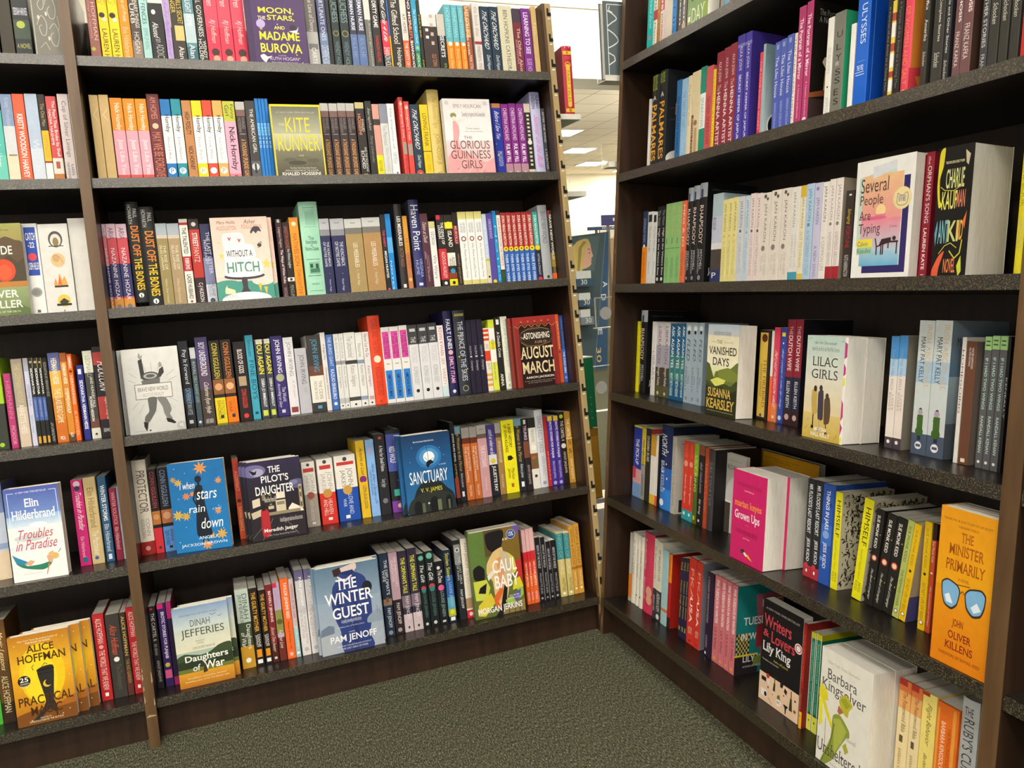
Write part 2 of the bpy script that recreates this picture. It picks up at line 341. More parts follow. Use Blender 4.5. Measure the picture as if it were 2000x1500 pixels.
601.9 22.9 201 58 0.0 0||ecc81e 3c3010@.63-.64|golden yellow paperback|.12-.57 4a3c08 LOVING FRANK|.68-.9 c8a010 NANCY HORAN|o .97 .5 .2 554408
626.8 33.1 243 58 0.0 0|h|dcc473|tall pale yellow hardback|.06-.45 b39c50/i The Beautiful Age|.5-.85 9c8840 JOHN HOUGH JR|.93-.97,.3-.7 7a6a30/h G
657.7 136.4 207 22 0.0 0|F T=26 A=guinness|e6dede|!the pink flapper dress cover!white display book with a flapper in a pink dress on the second shelf
808.0 5.3 208 58 0.0 0|M|1c2c74|sliver of dark blue paperback
814.1 25.9 208 58 0.0 0||2334a0 b87a4a@.0-.06|cobalt blue paperback with script|.1-.5 e8e8f4/i Before I Saw You|.65-.85 c8d0f0 EMILY HOUGHTON|o .7 .3 .12 d8c23c|o .55 .15 .1 3a8a5a
841.5 22.2 207 58 0.0 0||822a86 b48a98@.82-1|violet paperback with a grey foot|.06-.5 f2d4f0 CHRISTINA HOVLAND|.55-.8 fff/b FUL MY FILL|o .95 .5 .25 e8d8e4
865.3 22.3 209 58 0.0 0|=
889.2 22.5 208 58 0.0 0|=
912.6 19.4 209 58 0.0 0||2a2623 cfc6b0@.0-.12 cfc6b0@.9-1|black and cream ornamental paperback|.15-.5,.3-.7 d8d0bc/b IIIIIII|o .53 .5 .35 e8e2d4|.6-.85,.3-.7 d8d0bc/b IIIII
934.3 31.0 243 58 0.0 0|h|bdbde0 a8a8d0@.0-.1|tall lavender hardback|.04-.2,.15-.45 3c3c5c HOSTIN|.04-.2,.55-.85 3c3c5c SUNNY|.27-.92 d070b4/i Summer on the Bluffs
966.3 10.5 196 58 0.0 0|M|3a3c42|thin dark grey paperback|.05-.5 ccc AFTER THE WIND|.6-.9 bbb L HUNTER
#A3
-482.1 101.7 215 50 0.0 0|F T=25 A=river|77703c|!the jungle river cover!dark jungle river display book with big white capitals on the third shelf
-384.7 32.4 218 78 0.0 0|T|eef0ec|white paperback with a blue label|r .04-.56 .14-.86 2c4fae|.1-.18,.2-.8 f4f4f0/bh CATCH|.2-.26,.3-.7 f4f4f0/bh -22|o .36 .5 .28 e04858|r .33-.4 .4-.5 e04858|.42-.52,.16-.84 f0f0f0/bh JOSEPH HELLER|o .74 .5 .35 a3a3a0|o .74 .5 .24 8a8a88|r .93-.96 .4-.6 666
-350.1 61.9 214 70 0.0 0|F T=30 A=vignettes|dad9d4|!the four vignette slipcase!wide pale slipcase with four small round vignettes on the third shelf
-287.6 44.0 227 78 0.0 0||e8e5de|thick blank white book
#B3
-216.3 8.0 211 78 0.0 0||d97c86 e3c1d0@.0-.14 34356a@.48-.84 d8883a@.88-1|pink and navy paperback|.04-.15 6a5a70 ARIA|.28-.98,.3-.7 f2e6ee NAZANINE HOZAR
-207.9 21.2 211 78 0.0 0||d4505a e3c1d0@.0-.16 34356a@.46-.84 e09a3c@.86-.95 b99aa8@.95-1|pink and navy paperback|.04-.18 6a4a60 ARIA|.28-.88,.3-.7 f2e6ee NAZANINE HOZAR|o .95 .5 .22 8a7a70
-186.0 23.5 210 78 0.0 0|=
-160.2 28.7 246 78 0.0 17|h|2e2f30|tall charcoal hardback with orange capitals|.03-.22,.15-.45 ccc/b HOWARTH|.07-.16,.55-.85 ccc/b PAUL|.24-.54,.25-.85 ee8a24/b DUST OFF|.56-.88,.25-.85 f2c818/b THE BONES|o .93 .5 .2 f0f0f0|r .92-.95 .46-.54 333
-131.0 32.6 250 78 0.0 0|h|2e2f30|tall charcoal hardback with orange capitals|.03-.2,.15-.45 ccc/b HOWARTH|.06-.15,.55-.85 ccc/b PAUL|.24-.54,.25-.85 ee8a24/b DUST OFF|.56-.88,.25-.85 f2c818/b THE BONES|o .93 .5 .2 f0f0f0|r .92-.95 .46-.54 333
-97.7 25.2 208 78 0.0 0||9a8a58 a9b4be@.0-.14 cfc0b0@.14-.18|khaki paperback with a grey band|.26-.55,.5-.75 e5dcc4 THE RISE OF|.26-.55,.2-.42 e5dcc4 SILAS LAPHAM|.66-.95,.35-.55 d8cca8 William Dean Howells
-71.8 27.8 207 78 0.0 0||aa936f a9b4be@.0-.14 cfc0b0@.14-.18|beige paperback with a grey band|.26-.55,.5-.75 e5dcc4 THE RISE OF|.26-.55,.2-.42 e5dcc4 SILAS LAPHAM|.66-.95,.35-.55 d8cca8 William Dean Howells
-42.8 19.7 217 78 0.0 0||ece7dc b03040@.04-.07 b8323c@.43-.6|white paperback with a red panel|.1-.4 2c2826/b THE TALENTED|.45-.58 f2e6e0/b RIBKINS|.64-.92 2c2826/b LADEE HUBBARD|o .95 .5 .15 b03040
-21.2 24.2 216 78 0.0 0||35201f b8342c@.12-.68|black and blood red paperback|.16-.32 f4ece8/b STREET|.33-.5 e8c8c0 FANTZ|o .06 .5 .22 e4ded8|.74-.96 eee C-J HUDSON
4.2 24.4 203 78 0.0 0||7d83aa 2c3158@.0-.42 c9cddc@.75-1|navy fading to white paperback|.1-.62,.5-.85 d8dcec THE LAST LETTER|.2-.5,.15-.45 d8dcec FROM JULIET|.72-.9,.5-.8 666 MELANIE|.72-.9,.2-.45 666 HUDSON|o .95 .5 .25 444c5c
29.7 136.4 212 50 0.0 0|F T=16 A=hitch c=12|f1d3c6|!the white wedding cake cover!pale pink display book with a white wedding cake on a stand
188.7 15.6 208 78 0.0 0||3a2028|plum paperback|.1-.35 d8b8b0 Langston Hughes|.38-.8 f0e4dc/b The Ways of White Folks|.85-.97 b09090 VINTAGE|r .0-.04 .3-.7 ccc
205.0 17.7 200 78 0.0 0||211b19 e8e4de@.72-.77|black paperback with a white logo band|.05-.34 c06048 LANGSTON HUGHES|.35-.6 ddd Not Without Laughter|o .745 .5 .2 333|.82-.98 998 PENGUIN
223.4 22.9 212 78 0.0 0||f0982a|amber orange paperback|.2-.6 c06820/b NATIVES SON|.65-.95,.3-.7 b85c18 DAUGHTER|o .08 .5 .25 fbe8c8
251.6 48.1 252 78 0.0 0|h|a6dcbf|tall mint green boxed book|r .06-.065 .2-.85 5c8c78|r .085-.088 .2-.85 5c8c78|r .1-.24 .3-.8 8fc4a8|r .26-.263 .2-.85 5c8c78|.36-.4,.35-.65 3f6a58/h The|.4-.44,.2-.8 3f6a58/h Hunchback|.44-.47,.45-.55 3f6a58/h of|.47-.51,.15-.85 3f6a58/h Notre Dame|r .6-.604 .15-.85 3a6a54|r .63-.75 .25-.8 7fb898|r .65-.69 .3-.45 2c5040|r .65-.7 .6-.75 2c5040|r .7-.74 .3-.8 467a62|r .77-.774 .15-.85 3a6a54|.85-.87,.3-.7 4a7a68/h HUGO|r .93-.933 .15-.85 3a6a54
300.3 26.0 206 78 0.0 0||2a2c55 b7b9be@.0-.14 8a8c92@.14-.22|navy classic with a grey top|r .05-.06 .3-.7 888|.3-.62,.55-.8 d8dcec/s THE HUNCHBACK|.3-.62,.2-.45 d8dcec/s OF NOTRE DAME|r .71-.714 .5-.6 aab|.78-.94,.4-.6 c8cce0 Victor Hugo
329.0 36.1 205 78 0.0 0|=
366.5 45.8 203 78 0.0 0||a8905e c9cac8@.0-.12 77746c@.12-.2|tan classic with a grey top|r .05-.06 .35-.65 888|.32-.64,.4-.65 f0e8d8/s LES MISERABLES|r .68-.684 .45-.55 ddd|.72-.88,.4-.6 e0d4b8 Victor Hugo
413.7 49.4 205 78 0.0 0||b08a58 c9cac8@.0-.12 77746c@.12-.2|tan classic with a grey top|r .05-.06 .35-.65 888|.32-.64,.4-.65 f0e8d8/s LES MISERABLES|r .68-.684 .45-.55 ddd|.72-.88,.4-.6 e0d4b8 Victor Hugo
464.5 12.8 212 78 0.0 0|M|262224|black paperback with pink and white lettering|.2-.42 e0446c/b THE HARPY|.47-.82 f0eeee/b MEGAN HUNTER|o .96 .5 .25 e0446c
478.1 15.1 213 78 0.0 0||1c86d2 5aaee8@.3-.5|slim bright blue booklet|.6-.97,.2-.5 bfe0f6 NOTES
506.1 19.7 239 78 0.0 0|h s=33343a|34302f|tall black hardback|.14-.48 f0ece6/bs LES MISERABLES|.5-.72 a87860 VICTOR HUGO|r .92-.96 .3-.7 e8e4e0
526.4 13.1 206 78 0.0 0|M|d89a3a c07a50@.5-1|ochre patterned paperback|.3-.7 b06028 MUSKETEERS|o .85 .5 .35 e8c060
548.3 27.3 250 78 0.0 0|h s=4c4c54|383a70|tall indigo hardback|.06-.56,.15-.9 eef0f8 Haven Point|.65-.86,.55-.85 aab8e8 VIRGINIA|.67-.83,.15-.45 aab8e8 HUME|r .92-.95 .3-.7 dde
576.2 22.2 211 78 0.0 0||55303c|mulberry paperback with silver branches|.1-.4 dcc8cc/i Taken at Dusk|r .5-.6 .2-.3 a08898|r .52-.68 .4-.46 a08898|r .55-.75 .6-.66 a08898|.7-.9,.3-.6 c8b0b8 by the author
599.3 17.9 188 78 0.0 0|M|e9e7e2 cfc890@.0-.1|white and straw paperback|.15-.35 889 GEORGIA|.5-.85 888 We Were
622.3 22.6 205 78 0.0 0||2a2423 c8303a@.46-.88|black and red paperback|.1-.4,.5-.85 f0f0ec/b THE DEVILS OF|.14-.32,.15-.45 f0f0ec/b LOUDUN|.5-.86,.3-.75 f8dcd8 ALDOUS HUXLEY|r .0-.06 .0-.5 d8304a|o .93 .5 .2 eee
645.5 23.6 205 78 0.0 0||28241e e8d420@.1-.19 ece8dc@.52-.7 8a4020@.79-.87 f2dc14@.88-1|black sunflower paperback|.22-.44,.3-.8 f0ece0/b ISLAND|.58-.74,.5-.85 333 ALDOUS|.6-.76,.15-.45 333 HUXLEY|o .14 .5 .4 f4e63c|o .77 .5 .3 3a90b8|o .93 .5 .2 222
669.7 14.6 211 78 0.0 0|M|2c211e 8a2c30@.18-.4|dark brown and red paperback|.18-.42 e8a8a0/b MURVILLE|.55-.95,.3-.7 b89878 ASHLEY JAQUAVIS
685.9 24.6 212 78 0.0 0||f0f0ec e3dc8c@.0-.1 d8cf86@.91-1|white and straw paperback|.14-.28,.55-.8 778 GEORGIA|.15-.28,.2-.45 778 HUNTER|o .36 .5 .3 8a3a34|o .36 .5 .18 f0f0ec|.42-.88,.35-.65 778 We Were the Lucky Ones
711.4 22.9 212 78 0.0 0|=
735.3 22.8 212 78 0.0 0|=
758.7 12.5 204 78 0.0 0|M|c2cfe4 b4c23c@.63-.66 d8cfb4@.66-1|pale blue beach paperback|.1-.6 dde6f2 THE TIDES TALE|o .88 .5 .25 222
772.0 18.1 205 78 0.0 0|M|584a9e|plum purple paperback|.08-.35 d0c8ec A NINE ROWE IN MONTE|o .95 .5 .3 d8d020
790.8 11.1 212 78 0.0 0||1786c4|slim cyan booklet|.2-.95 8fd0f0 NOTES
802.8 12.1 212 78 0.0 0|M|3a2c2c ece4d8@.06-.8 33502c@.82-1|narrow dark paperback with a white strip|.1-.75 a04838 ZORA NEALE HURSTON THE COMPLETE
815.5 15.9 206 78 0.0 0|M|a8312c 2f62b2@.52-1|red and blue paperback with a yellow disc|.04-.46 f8e4dc/b ZORA NEALE HURSTON|o .51 .5 .45 f2d024|o .51 .5 .14 333|.58-.97 d8e8f8/b THEIR EYES WERE
831.9 15.7 206 78 0.0 0|=
847.9 15.7 205 78 0.0 0|=
864.1 15.9 206 78 0.0 0|=
880.6 15.7 206 78 0.0 0|=
896.9 17.4 206 78 0.0 0|=
915.2 16.5 205 78 0.0 0|M|3fa79c 26283c@.54-1|teal and navy paperback with a yellow disc|.04-.46 dff4ee/b ZORA NEALE HURSTON|o .51 .5 .45 f2d024|.6-.9,.3-.7 ccd HITTING A STRAIGHT|o .96 .5 .4 d8344c
935.0 28.9 224 78 0.0 0|h|a8abb0|tall silver grey hardback|.08-.5 6a6e76 BRAVE NEW WORLD|o .94 .5 .15 333
964.9 13.1 208 78 0.0 0|M|33302a d4622c@.89-1 8a7430@.6-.8|dark olive paperback with an orange foot|.06-.7 e8e4d8/b BRAVE NEW WORLD|.72-.9 c8a040 ALDOUS HUXLEY|r .0-.08 .0-.4 a02c2c
#A4
-497.9 35.9 213 70 0.0 0||383c34 9cc62c@.0-.5|thick lime and charcoal book|o .95 .6 .14 9cc62c
-457.9 14.5 175 70 0.0 0||b0386e|magenta paperback|.1-.6 d07898 HERMANN|.7-.95 e0a0b8 PICADOR
-443.0 2.9 174 70 0.0 0|M|24241f|sliver of dark green paperback
-439.6 22.4 207 70 0.0 0||a79a8c c9b8a4@.55-1|taupe paperback with a wide spine|.05-.5 c4bc78/s THE GERMAN HOUSE|.52-.85 efe6da ANNETTE HESS
-415.2 10.5 207 70 0.0 0||c4c6dc a8a8b4@.0-.15|lavender paperback|.3-.55 7a7ea8 SIDDHARTHA|.65-.85 9a9ec0 Hermann Hesse
-404.0 8.9 207 70 0.0 0|M|20201e 46609e@.45-.72|black and blue paperback|.12-.42 f0f0ec/b SIDDHARTHA|.48-.68,.35-.65 aab8d8 HERMANN HESSE|o .05 .5 .3 b8a8a0|r .0-.12 .8-1 8a8030|r .9-.98 .2-.8 c89a38
-394.7 9.8 206 70 0.0 0|=
-384.5 7.5 205 70 0.0 0|=
-376.5 11.2 204 70 0.0 0||14110f|plain black paperback|.05-.45 a09a90 SIDDHARTHA BY HERMANN HESSE|.75-.98 aaa/i AN UNKNOWN
-363.6 24.1 214 70 0.0 0||c9822c 5a659c@.0-.2 e0a84a@.2-.5 c86c1c@.75-1|orange cloudscape paperback|.06-.35 f6e6c8/b HERMANN HESSE|.4-.78 f6e6c8 THE GLASS BEAD GAME|.93-.97,.3-.7 fff/h PICA
-339.1 14.3 212 70 0.0 0||d08428 a85c28@.0-.1 5a4028@.92-1|burnt orange paperback|.12-.35 f8ead0/b HERMANN HESSE|.4-.68 f8ead0/b STEPPENWOLF|.9-.95,.3-.7 fff/h PICA
-324.3 10.9 208 70 0.0 0||e5661a|vivid orange paperback|.03-.16 fbe8d4/b DEMIAN|o .2 .5 .3 5a3010|.25-.5 fbe0c4 HERMANN|.5-.58 f8d8b8 HESSE|.65-.95 f4c090 A NOVEL
-306.8 14.3 179 70 0.0 0||26297c|short navy paperback|.2-.5 f0f0f8/b SIDDHARTHA|.52-.86 f0f0f8/b HERMANN HESSE|r .05-.12 .2-.7 d8d8e8
-290.4 19.9 212 70 0.0 0||45433c e6e4d4@.0-.25 d8d6c6@.88-1 6a4438@.78-.88|ivory and charcoal striped paperback|.06-.3 9aa090 LEONARD|.3-.65,.5-.8 f0f0e8 AND HUNGRY PAUL|.52-.8,.2-.5 f0f0e8/b RONAN HESSION|o .95 .5 .14 333
-269.4 27.6 220 70 0.0 0||282328 b3413c@.06-.2 b3413c@.55-.8|black and brick red paperback|.16-.5,.3-.9 f4f0ec/i FOLKLORN|.55-.82,.5-.8 e8d8d4/i Angela Mi Young Hur|.9-.94,.2-.8 ddd/h EREWHON
#B4
-203.9 124.4 205 30 0.0 0|F T=20 A=bnw c=-11|cfcfca|!the headless dancing suit cover!white display book with an engraved dancing suit and no head
-78.4 22.7 216 70 0.0 0||27282c 2c4a6a@.55-.72|black paperback with white serif title|.1-.5 e8ecf0/s Pay It Forward|.55-.86 b8c8d8 CATHERINE RYAN HYDE|r .92-.96 .3-.7 ddd
-53.3 13.3 198 70 0.0 0||44505a c8ccd0@.0-.14|slim slate paperback|.18-.35 aebac0 RIVAL|.36-.7 9ab8b0 GIRLS AGAINST GOD|o .95 .5 .25 dde
-38.8 29.2 222 70 0.0 0||54445c 4a4272@.0-.3 453a34@.6-1|dusky purple paperback|.06-.44 e4dce8/b BOY UNDERGROUND|.5-.88 e0d8cc/i Catherine Ryan Hyde|.93-.98,.2-.8 ddd/h LAKE UNION
-7.2 25.8 211 70 0.0 0||241f1c 8a5a34@.47-.65 e0cc1c@.69-1|black and yellow paperback|.03-.46 c8b43c/bs CONN IGGULDEN|o .56 .5 .35 d8a070|.72-.95,.2-.5 8a7c10/b SWORDS|.72-.9,.55-.85 a09010 THE FIELD OF|r .9-.94 .4-.7 333
19.8 26.0 211 70 0.0 0||241f1c 9a6034@.47-.65 ee7c10@.69-1|black and orange paperback|.03-.46 d07a38/bs CONN IGGULDEN|o .56 .5 .35 e0b080|.74-.88,.2-.5 a85008/b WAR|.72-.9,.55-.85 b86010 THE GODS OF|r .9-.94 .4-.7 333
49.6 30.1 203 70 0.0 0|s=1a1715|1f1a19|black paperback with a swordsman photo|.1-.4,.3-.7 e8d8d8/b BLOOD OF GODS|r .44-.56 .2-.8 b09878|.6-.84,.3-.7 d04038/bs CONN IGGULDEN|o .94 .5 .2 d83838
80.9 19.0 217 70 0.0 0||3f9fb6|turquoise paperback with navy capitals|.06-.25 1d5570 Imasuen|.3-.76,.25-.85 1d5570 FINE BOYS|r .91-.94 .3-.7 1a4058
102.5 19.6 204 70 0.0 0||3c414c b83c50@.0-1 3c414c@.02-1|slate paperback with yellow capitals|r .0-.06 .2-1 c8d0d0|.02-.44,.25-.9 f0e030/b YOU AGAIN|.5-.86 e8e8e8/b DEBRA JO IMMERGUT|r .9-.97 .2-.8 c8d44a
123.6 17.2 204 70 0.0 0|=
142.7 29.3 209 70 0.0 0||352a6c|deep violet paperback|.04-.46 e6e2f0/bs JOHN IRVING|o .52 .5 .35 a8a888|.58-.9,.15-.45 dcd8ec/i According to Garp|.64-.82,.55-.85 dcd8ec/s The World|r .92-.96 .35-.65 c8c4e0
173.7 24.3 203 70 0.0 0||dedce0|white novel with thin grey capitals|.06-.5 77757c/s JOHN IRVING|.54-.8,.5-.75 c09aa8/i A Prayer|r .9-.97 .15-.85 8a3a3a
199.9 29.9 172 70 0.0 0||b9b9c0|short grey paperback|.1-.55 5c5c66/s JOHN IRVING|.6-.68,.5-.8 9a9aa4 Until
232.4 36.1 203 70 0.0 0|s=d4d4d0|3a3733 e6e3d6@.53-.88 6c4430@.4-.53|charcoal and ivory paperback|.05-.48 4f9ac0/s JOHN IRVING|.6-.84,.55-.8 888 THE CIDER|.6-.84,.25-.45 888 HOUSE RULES|r .92-.96 .35-.65 4a9ac8
269.1 13.0 208 70 0.0 0|M|e0dbd8|slim white paperback|.15-.35 443 A Single Man|.45-.85 556 Christopher Isherwood
283.4 17.6 201 70 0.0 0||3f6cb4|cornflower blue paperback|.03-.42 c8d8f0 THE BURIED GIANT|.46-.86 dce8f8/bs KAZUO ISHIGURO|o .92 .5 .25 dde8f4
303.2 14.1 201 70 0.0 0|M|dcdcd8 9a9a9a@.36-.41 b8b8b8@.86-.93|white paperback with grey bands|.05-.33 999 An Artist of the|.44-.72 888/s Kazuo Ishiguro|o .96 .5 .15 222
317.7 12.0 201 70 0.0 0|=
330.6 29.6 202 70 0.0 0||e0e0dc 3a3a38@.37-.42 44443f@.86-.91|wide white paperback with black bands|.05-.33 888 The Unconsoled|.44-.72 888/s Kazuo Ishiguro|o .96 .5 .1 222
361.0 18.7 200 70 0.0 0||e0e0dc 8496a8@.37-.42 8c9cb0@.86-.91|white paperback with blue grey bands|.15-.33 888 Nocturnes|.44-.72 888/s Kazuo Ishiguro|o .96 .5 .15 222
380.5 17.4 200 70 0.0 0||e4dcda|white paperback with a blush tint|.03-.34 666 Never Let Me Go|.46-.74 777/s Kazuo Ishiguro|r .87-.92 .2-.9 b8a098|o .96 .5 .15 222
399.2 32.5 242 70 0.0 0|h|e64a28|tall orange red hardback|.04-.42 b83a20/s KLARA AND THE SUN|o .49 .5 .3 f8e0c8|.58-.9 b03820/s KAZUO ISHIGURO|.95-.98,.4-.6 6a2014/h K
432.3 22.8 208 70 0.0 0||e6e4e0|white paperback with pink and blue panels|r .06-.42 .1-.9 d4489c|.09-.4,.52-.85 5c1040 A TIME OUTSIDE|.12-.36,.2-.45 5c1040 THIS TIME|r .48-.49 .3-.7 888|r .57-.95 .1-.9 2f80d0|.62-.92,.3-.7 0c3060/b AMITAVA KUMAR
456.0 24.5 208 70 0.0 0|=
481.9 23.2 209 70 0.0 0|=
506.0 26.9 208 70 0.0 0||dcdcde 3f3f42@.0-.26|white paperback with a charcoal top|r .05-.09 .2-.8 c8c8c8|.16-.24 ddd THE|.3-.5 c4c4c8 BOOK CHILD|.56-.8 aaaaae ROMAN ISSEY|o .88 .5 .18 222
534.4 27.5 208 70 0.0 0|=
562.5 26.8 209 70 0.0 0|=
589.9 18.3 200 70 0.0 0||e6e4e2 c8dce0@.85-1|white paperback with pink capitals|.03-.42 d84870 KEVIN KWAN|.46-.55 d87890 SEX|.6-.84 d89080 VANITY
611.8 24.2 239 70 0.0 0|h|262352|tall midnight blue hardback|.1-.45 f0ecf4/b FAULT LINES|o .49 .5 .28 e0a8b8|.54-.85 e8a8d0/b EMILY ITAMI|o .95 .5 .2 ddd
640.6 34.3 238 70 0.0 0|h|31343f|tall slate hardback with gold stars|.13-.84,.3-.75 d0d4dc THE PRINCE OF THE SKIES|r .04-.07 .1-.9 a89a50|o .3 .3 .06 d8c440|o .45 .7 .06 d8c440|o .55 .2 .07 d8c440|o .7 .8 .06 d8c440|o .93 .5 .26 9a9870|o .93 .5 .2 31343f
675.8 13.9 208 70 0.0 0|M|241f33|dark aubergine paperback|.35-.48 b8b0c0/i Lucy Jane|r .49-.51 .3-.7 ccc|.55-.7 c8c0d0/i Cosmogony
690.3 16.4 208 70 0.0 0|=
707.7 16.2 208 70 0.0 0|=
725.5 15.7 181 70 0.0 0|M|e8ddcc d8452c@.02-.06 d8452c@.09-.13 d8452c@.16-.2 d8452c@.36-.52 e0a050@.72-.76 e0a050@.8-.84 e0a050@.88-.92|red and white striped paperback|.26-.33 a88 BOOK|.56-.66 888 BOY
742.1 18.0 204 70 0.0 0|M|f0eee6 cfdc3c@.0-.12 f0e02c@.3-.42 d8e04c@.6-1|white and acid green paperback|.28-.42 555 PASSENGER|.6-.85,.3-.6 667 ANNA KAVAN
761.6 17.4 209 70 0.0 0|M|26221f|black paperback with white serif|.2-.55 e8e4dc/b A Double Cross|.78-.95 f0f0e8/b ANNA|r .03-.1 .3-.8 eee
780.7 19.8 210 70 0.0 0||e2e4d2|ivory paperback with sage capitals|.04-.7 8fb0a8 THE JANE AUSTEN SOCIETY|.78-.9 a0a090 NATALIE JENNER|.93-.97,.3-.7 444/h X
801.4 8.0 203 70 0.0 0|M|6e2426|sliver of dark red paperback|.4-.9 c07058 AUGUST MARCH
803.3 132.4 202 34 0.0 0|F T=16 A=august c=-8|6c1f22|!the red theatre curtain cover!dark red display book with theatre curtains and cream lettering
953.0 11.6 203 70 0.0 0|M|e0602c|slim orange paperback|.1-.5 f0c8a0 JACKSON|o .55 .5 .3 8a3418
965.6 12.4 199 70 0.0 0|M|2c3f7c 3f60b8@.5-1|slim blue paperback at the shelf end|.04-.52 5a86c0/b CRAIG JOHNSON|.54-.86 f0f4f8/b THE COLD DISH|o .93 .5 .3 8aa8d8
#A5
-560.8 65.8 224 83 0.0 0|h|c9d4e6 7d92c4@.0-.3 94aacc@.62-.68 e6d2b4@.7-1|thick hardback with a pale beach sky
-476.1 110.9 215 22 0.0 0|F T=30 A=elin y=3|f0ede8|!the sunbather hammock cover!blue and white display paperback with a sunbather in a hammock
-351.5 24.3 210 83 0.0 0||d02a78|hot pink paperback|o .05 .5 .3 f4d0dc|o .1 .5 .25 3a3a60|.12-.6,.3-.8 fbe8f0/i Troubles in Paradise|.66-.9,.3-.6 f4c0d4/s Elin Hilderbrand|o .93 .5 .25 2a6a8a
-325.4 26.8 212 83 0.0 0||cfb784|sandy beige paperback|.12-.58 8a7444/s Elin Hilderbrand|.62-.9 f0e8d4 The Matchmaker|o .93 .4 .16 3a5aa0
-294.8 18.7 210 83 0.0 0||2f5c80|steel blue paperback|.1-.52 f0f0f4/bs WINTER STORMS|.56-.88 d8e0e8/s Elin Hilderbrand|r .91-.97 .3-.7 dde
-272.2 15.2 177 83 0.0 0||8c2440|burgundy paperback|.05-.5 e0a8a8 WINTER SOLSTICE|.54-.85 e8b8b8/s Elin Hilderbrand
-256.3 9.8 181 83 0.0 0|M|a0a0a8 8a90b0@.0-.3|grey paperback against the upright|.3-.5 6070a0 Hilderbrand
#B5
-216.3 31.6 238 83 0.0 0|h|ece3d2 a82c28@.86-1|tall cream hardback with a red foot|.11-.56,.25-.85 6a584c/s PROTECTOR|.62-.8,.55-.8 a8988c/s CONN|.62-.82,.2-.45 a8988c/s IGGULDEN|o .93 .5 .18 e0a0a0
-183.6 19.3 211 83 0.0 0||241c1c c0783c@.5-.66 d8303c@.7-1|black and scarlet paperback|.03-.46 a8444c/bs CONN IGGULDEN|o .57 .5 .35 d89c5c|r .92-.95 .4-.7 333
-162.4 25.6 212 83 0.0 0||1f1c20 b87040@.5-.66 5a94d8@.7-1|black and sky blue paperback|.03-.46 7c8cac/bs CONN IGGULDEN|o .57 .5 .35 d8a078|.75-.92,.15-.5 203c70/b DEATH OF KINGS|.74-.88,.6-.85 203c70 EMPEROR|r .93-.96 .4-.7 222
-130.9 130.1 222 36 0.0 0|F T=22 A=stars y=9|1b71ae|!the blue flower and silhouette cover!blue display paperback with orange flowers and a dark silhouette
15.3 15.1 208 83 0.0 0||d9542c d04a34@.0-.5|orange red paperback|.15-.4 f0b8a0 A CONTRACT|o .52 .5 .35 5a2a20|.6-.9 e8c090 DAWN DANCE
44.0 133.7 201 18 0.0 0|F T=18 A=pilot c=-8,-15|2c2238|!the night city red coat cover!dark display paperback with a red coated woman in a night city
185.5 34.2 175 83 0.0 0||a89e92 e6e3da@.0-.5|white and taupe paperback|o .05 .5 .12 444|r .1-.16 .1-.9 c04038|.19-.46,.5-.85 b8b0a8/s JOHN|.2-.44,.15-.45 b8b0a8/s JAKES|o .52 .5 .28 a85848|.6-.9,.35-.6 e0d8d0 NORTH AND SOUTH|r .93-.96 .4-.65 eee
225.1 42.2 177 83 0.0 0||d63428 e9e6dd@.0-.52|white and red paperback|o .05 .5 .12 444|r .1-.16 .15-.85 c83a34|.2-.48,.5-.85 b8aca4/s JOHN|.22-.48,.15-.45 b8aca4/s JAKES|o .53 .5 .28 c89448|.62-.85,.5-.75 f8d8d0 HEAVEN|.62-.87,.2-.45 f8d8d0 AND HELL|r .9-.94 .4-.65 eee
271.4 56.8 179 83 0.0 0||1f4ea8 e9e6dd@.0-.5|white and royal blue paperback|o .06 .5 .1 444|r .1-.15 .1-.9 c83a34|.2-.47,.5-.8 8c8880/s JOHN|.22-.48,.2-.45 8c8880/s JAKES|o .53 .5 .22 c89c48|.6-.9,.5-.7 d0dcf4 LOVE AND|.66-.78,.25-.4 d0dcf4 WAR|r .91-.96 .3-.5 eee
332.4 23.9 212 83 0.0 0||e2b92c|mustard yellow paperback|.08-.46 4c3408/i Ayesha at Last|o .5 .5 .4 7a2a7c|o .56 .5 .25 e2b92c|.58-.88 6a5010 UZMA JALALUDDIN
359.1 23.3 211 83 0.0 0||88b4e8|powder blue paperback|.1-.2,.3-.7 c8a8c0 o|.3-.86,.5-.8 1c3c74/i Hana Khan Carries On|.4-.72,.15-.4 1c3c74 UZMA JALALUDDIN
384.7 28.6 222 83 0.0 0||26262a|matt black paperback with white words|.14-.46,.4-.75 e8e8ec A Net for Small Fishes|.56-.66 c8c8cc Lucy Jago|o .83 .5 .25 77777c|r .03-.06 .4-.7 c85028
417.6 40.6 230 83 0.0 0|h|22222a 4a58a8@.05-.5 7a3c98@.86-1|black hardback with blue and violet swirls|.07-.42,.55-.9 f0f0f8/b BLACK LEOPARD|.2-.4,.15-.5 f0f0f8/b RED WOLF|.5-.68,.5-.9 e8e8f0/b MARLON JAMES|r .72-.8 .2-.9 4ab0a0|o .92 .5 .15 e8c8a0
444.7 136.3 214 20 0.0 0|F T=20 A=sanct c=-9|1d4a78|!the glowing moon arches cover!dark blue display paperback with a glowing moon above stone arches
601.6 12.3 229 83 0.0 0|M|1c1b1d a84838@.7-.95|tall thin black paperback|.14-.5 f0f0ec/b JONG RUSS DEVIL|.52-.7 d8a860 JAMES
614.8 16.6 214 83 0.0 0|M|232830 6a9cb4@.0-.1|black paperback with a blue top|.05-.6 c8a850/s The Woman in the Mirror|.62-.82 ddd/i Rebecca James|r .87-.94 .3-.7 eee
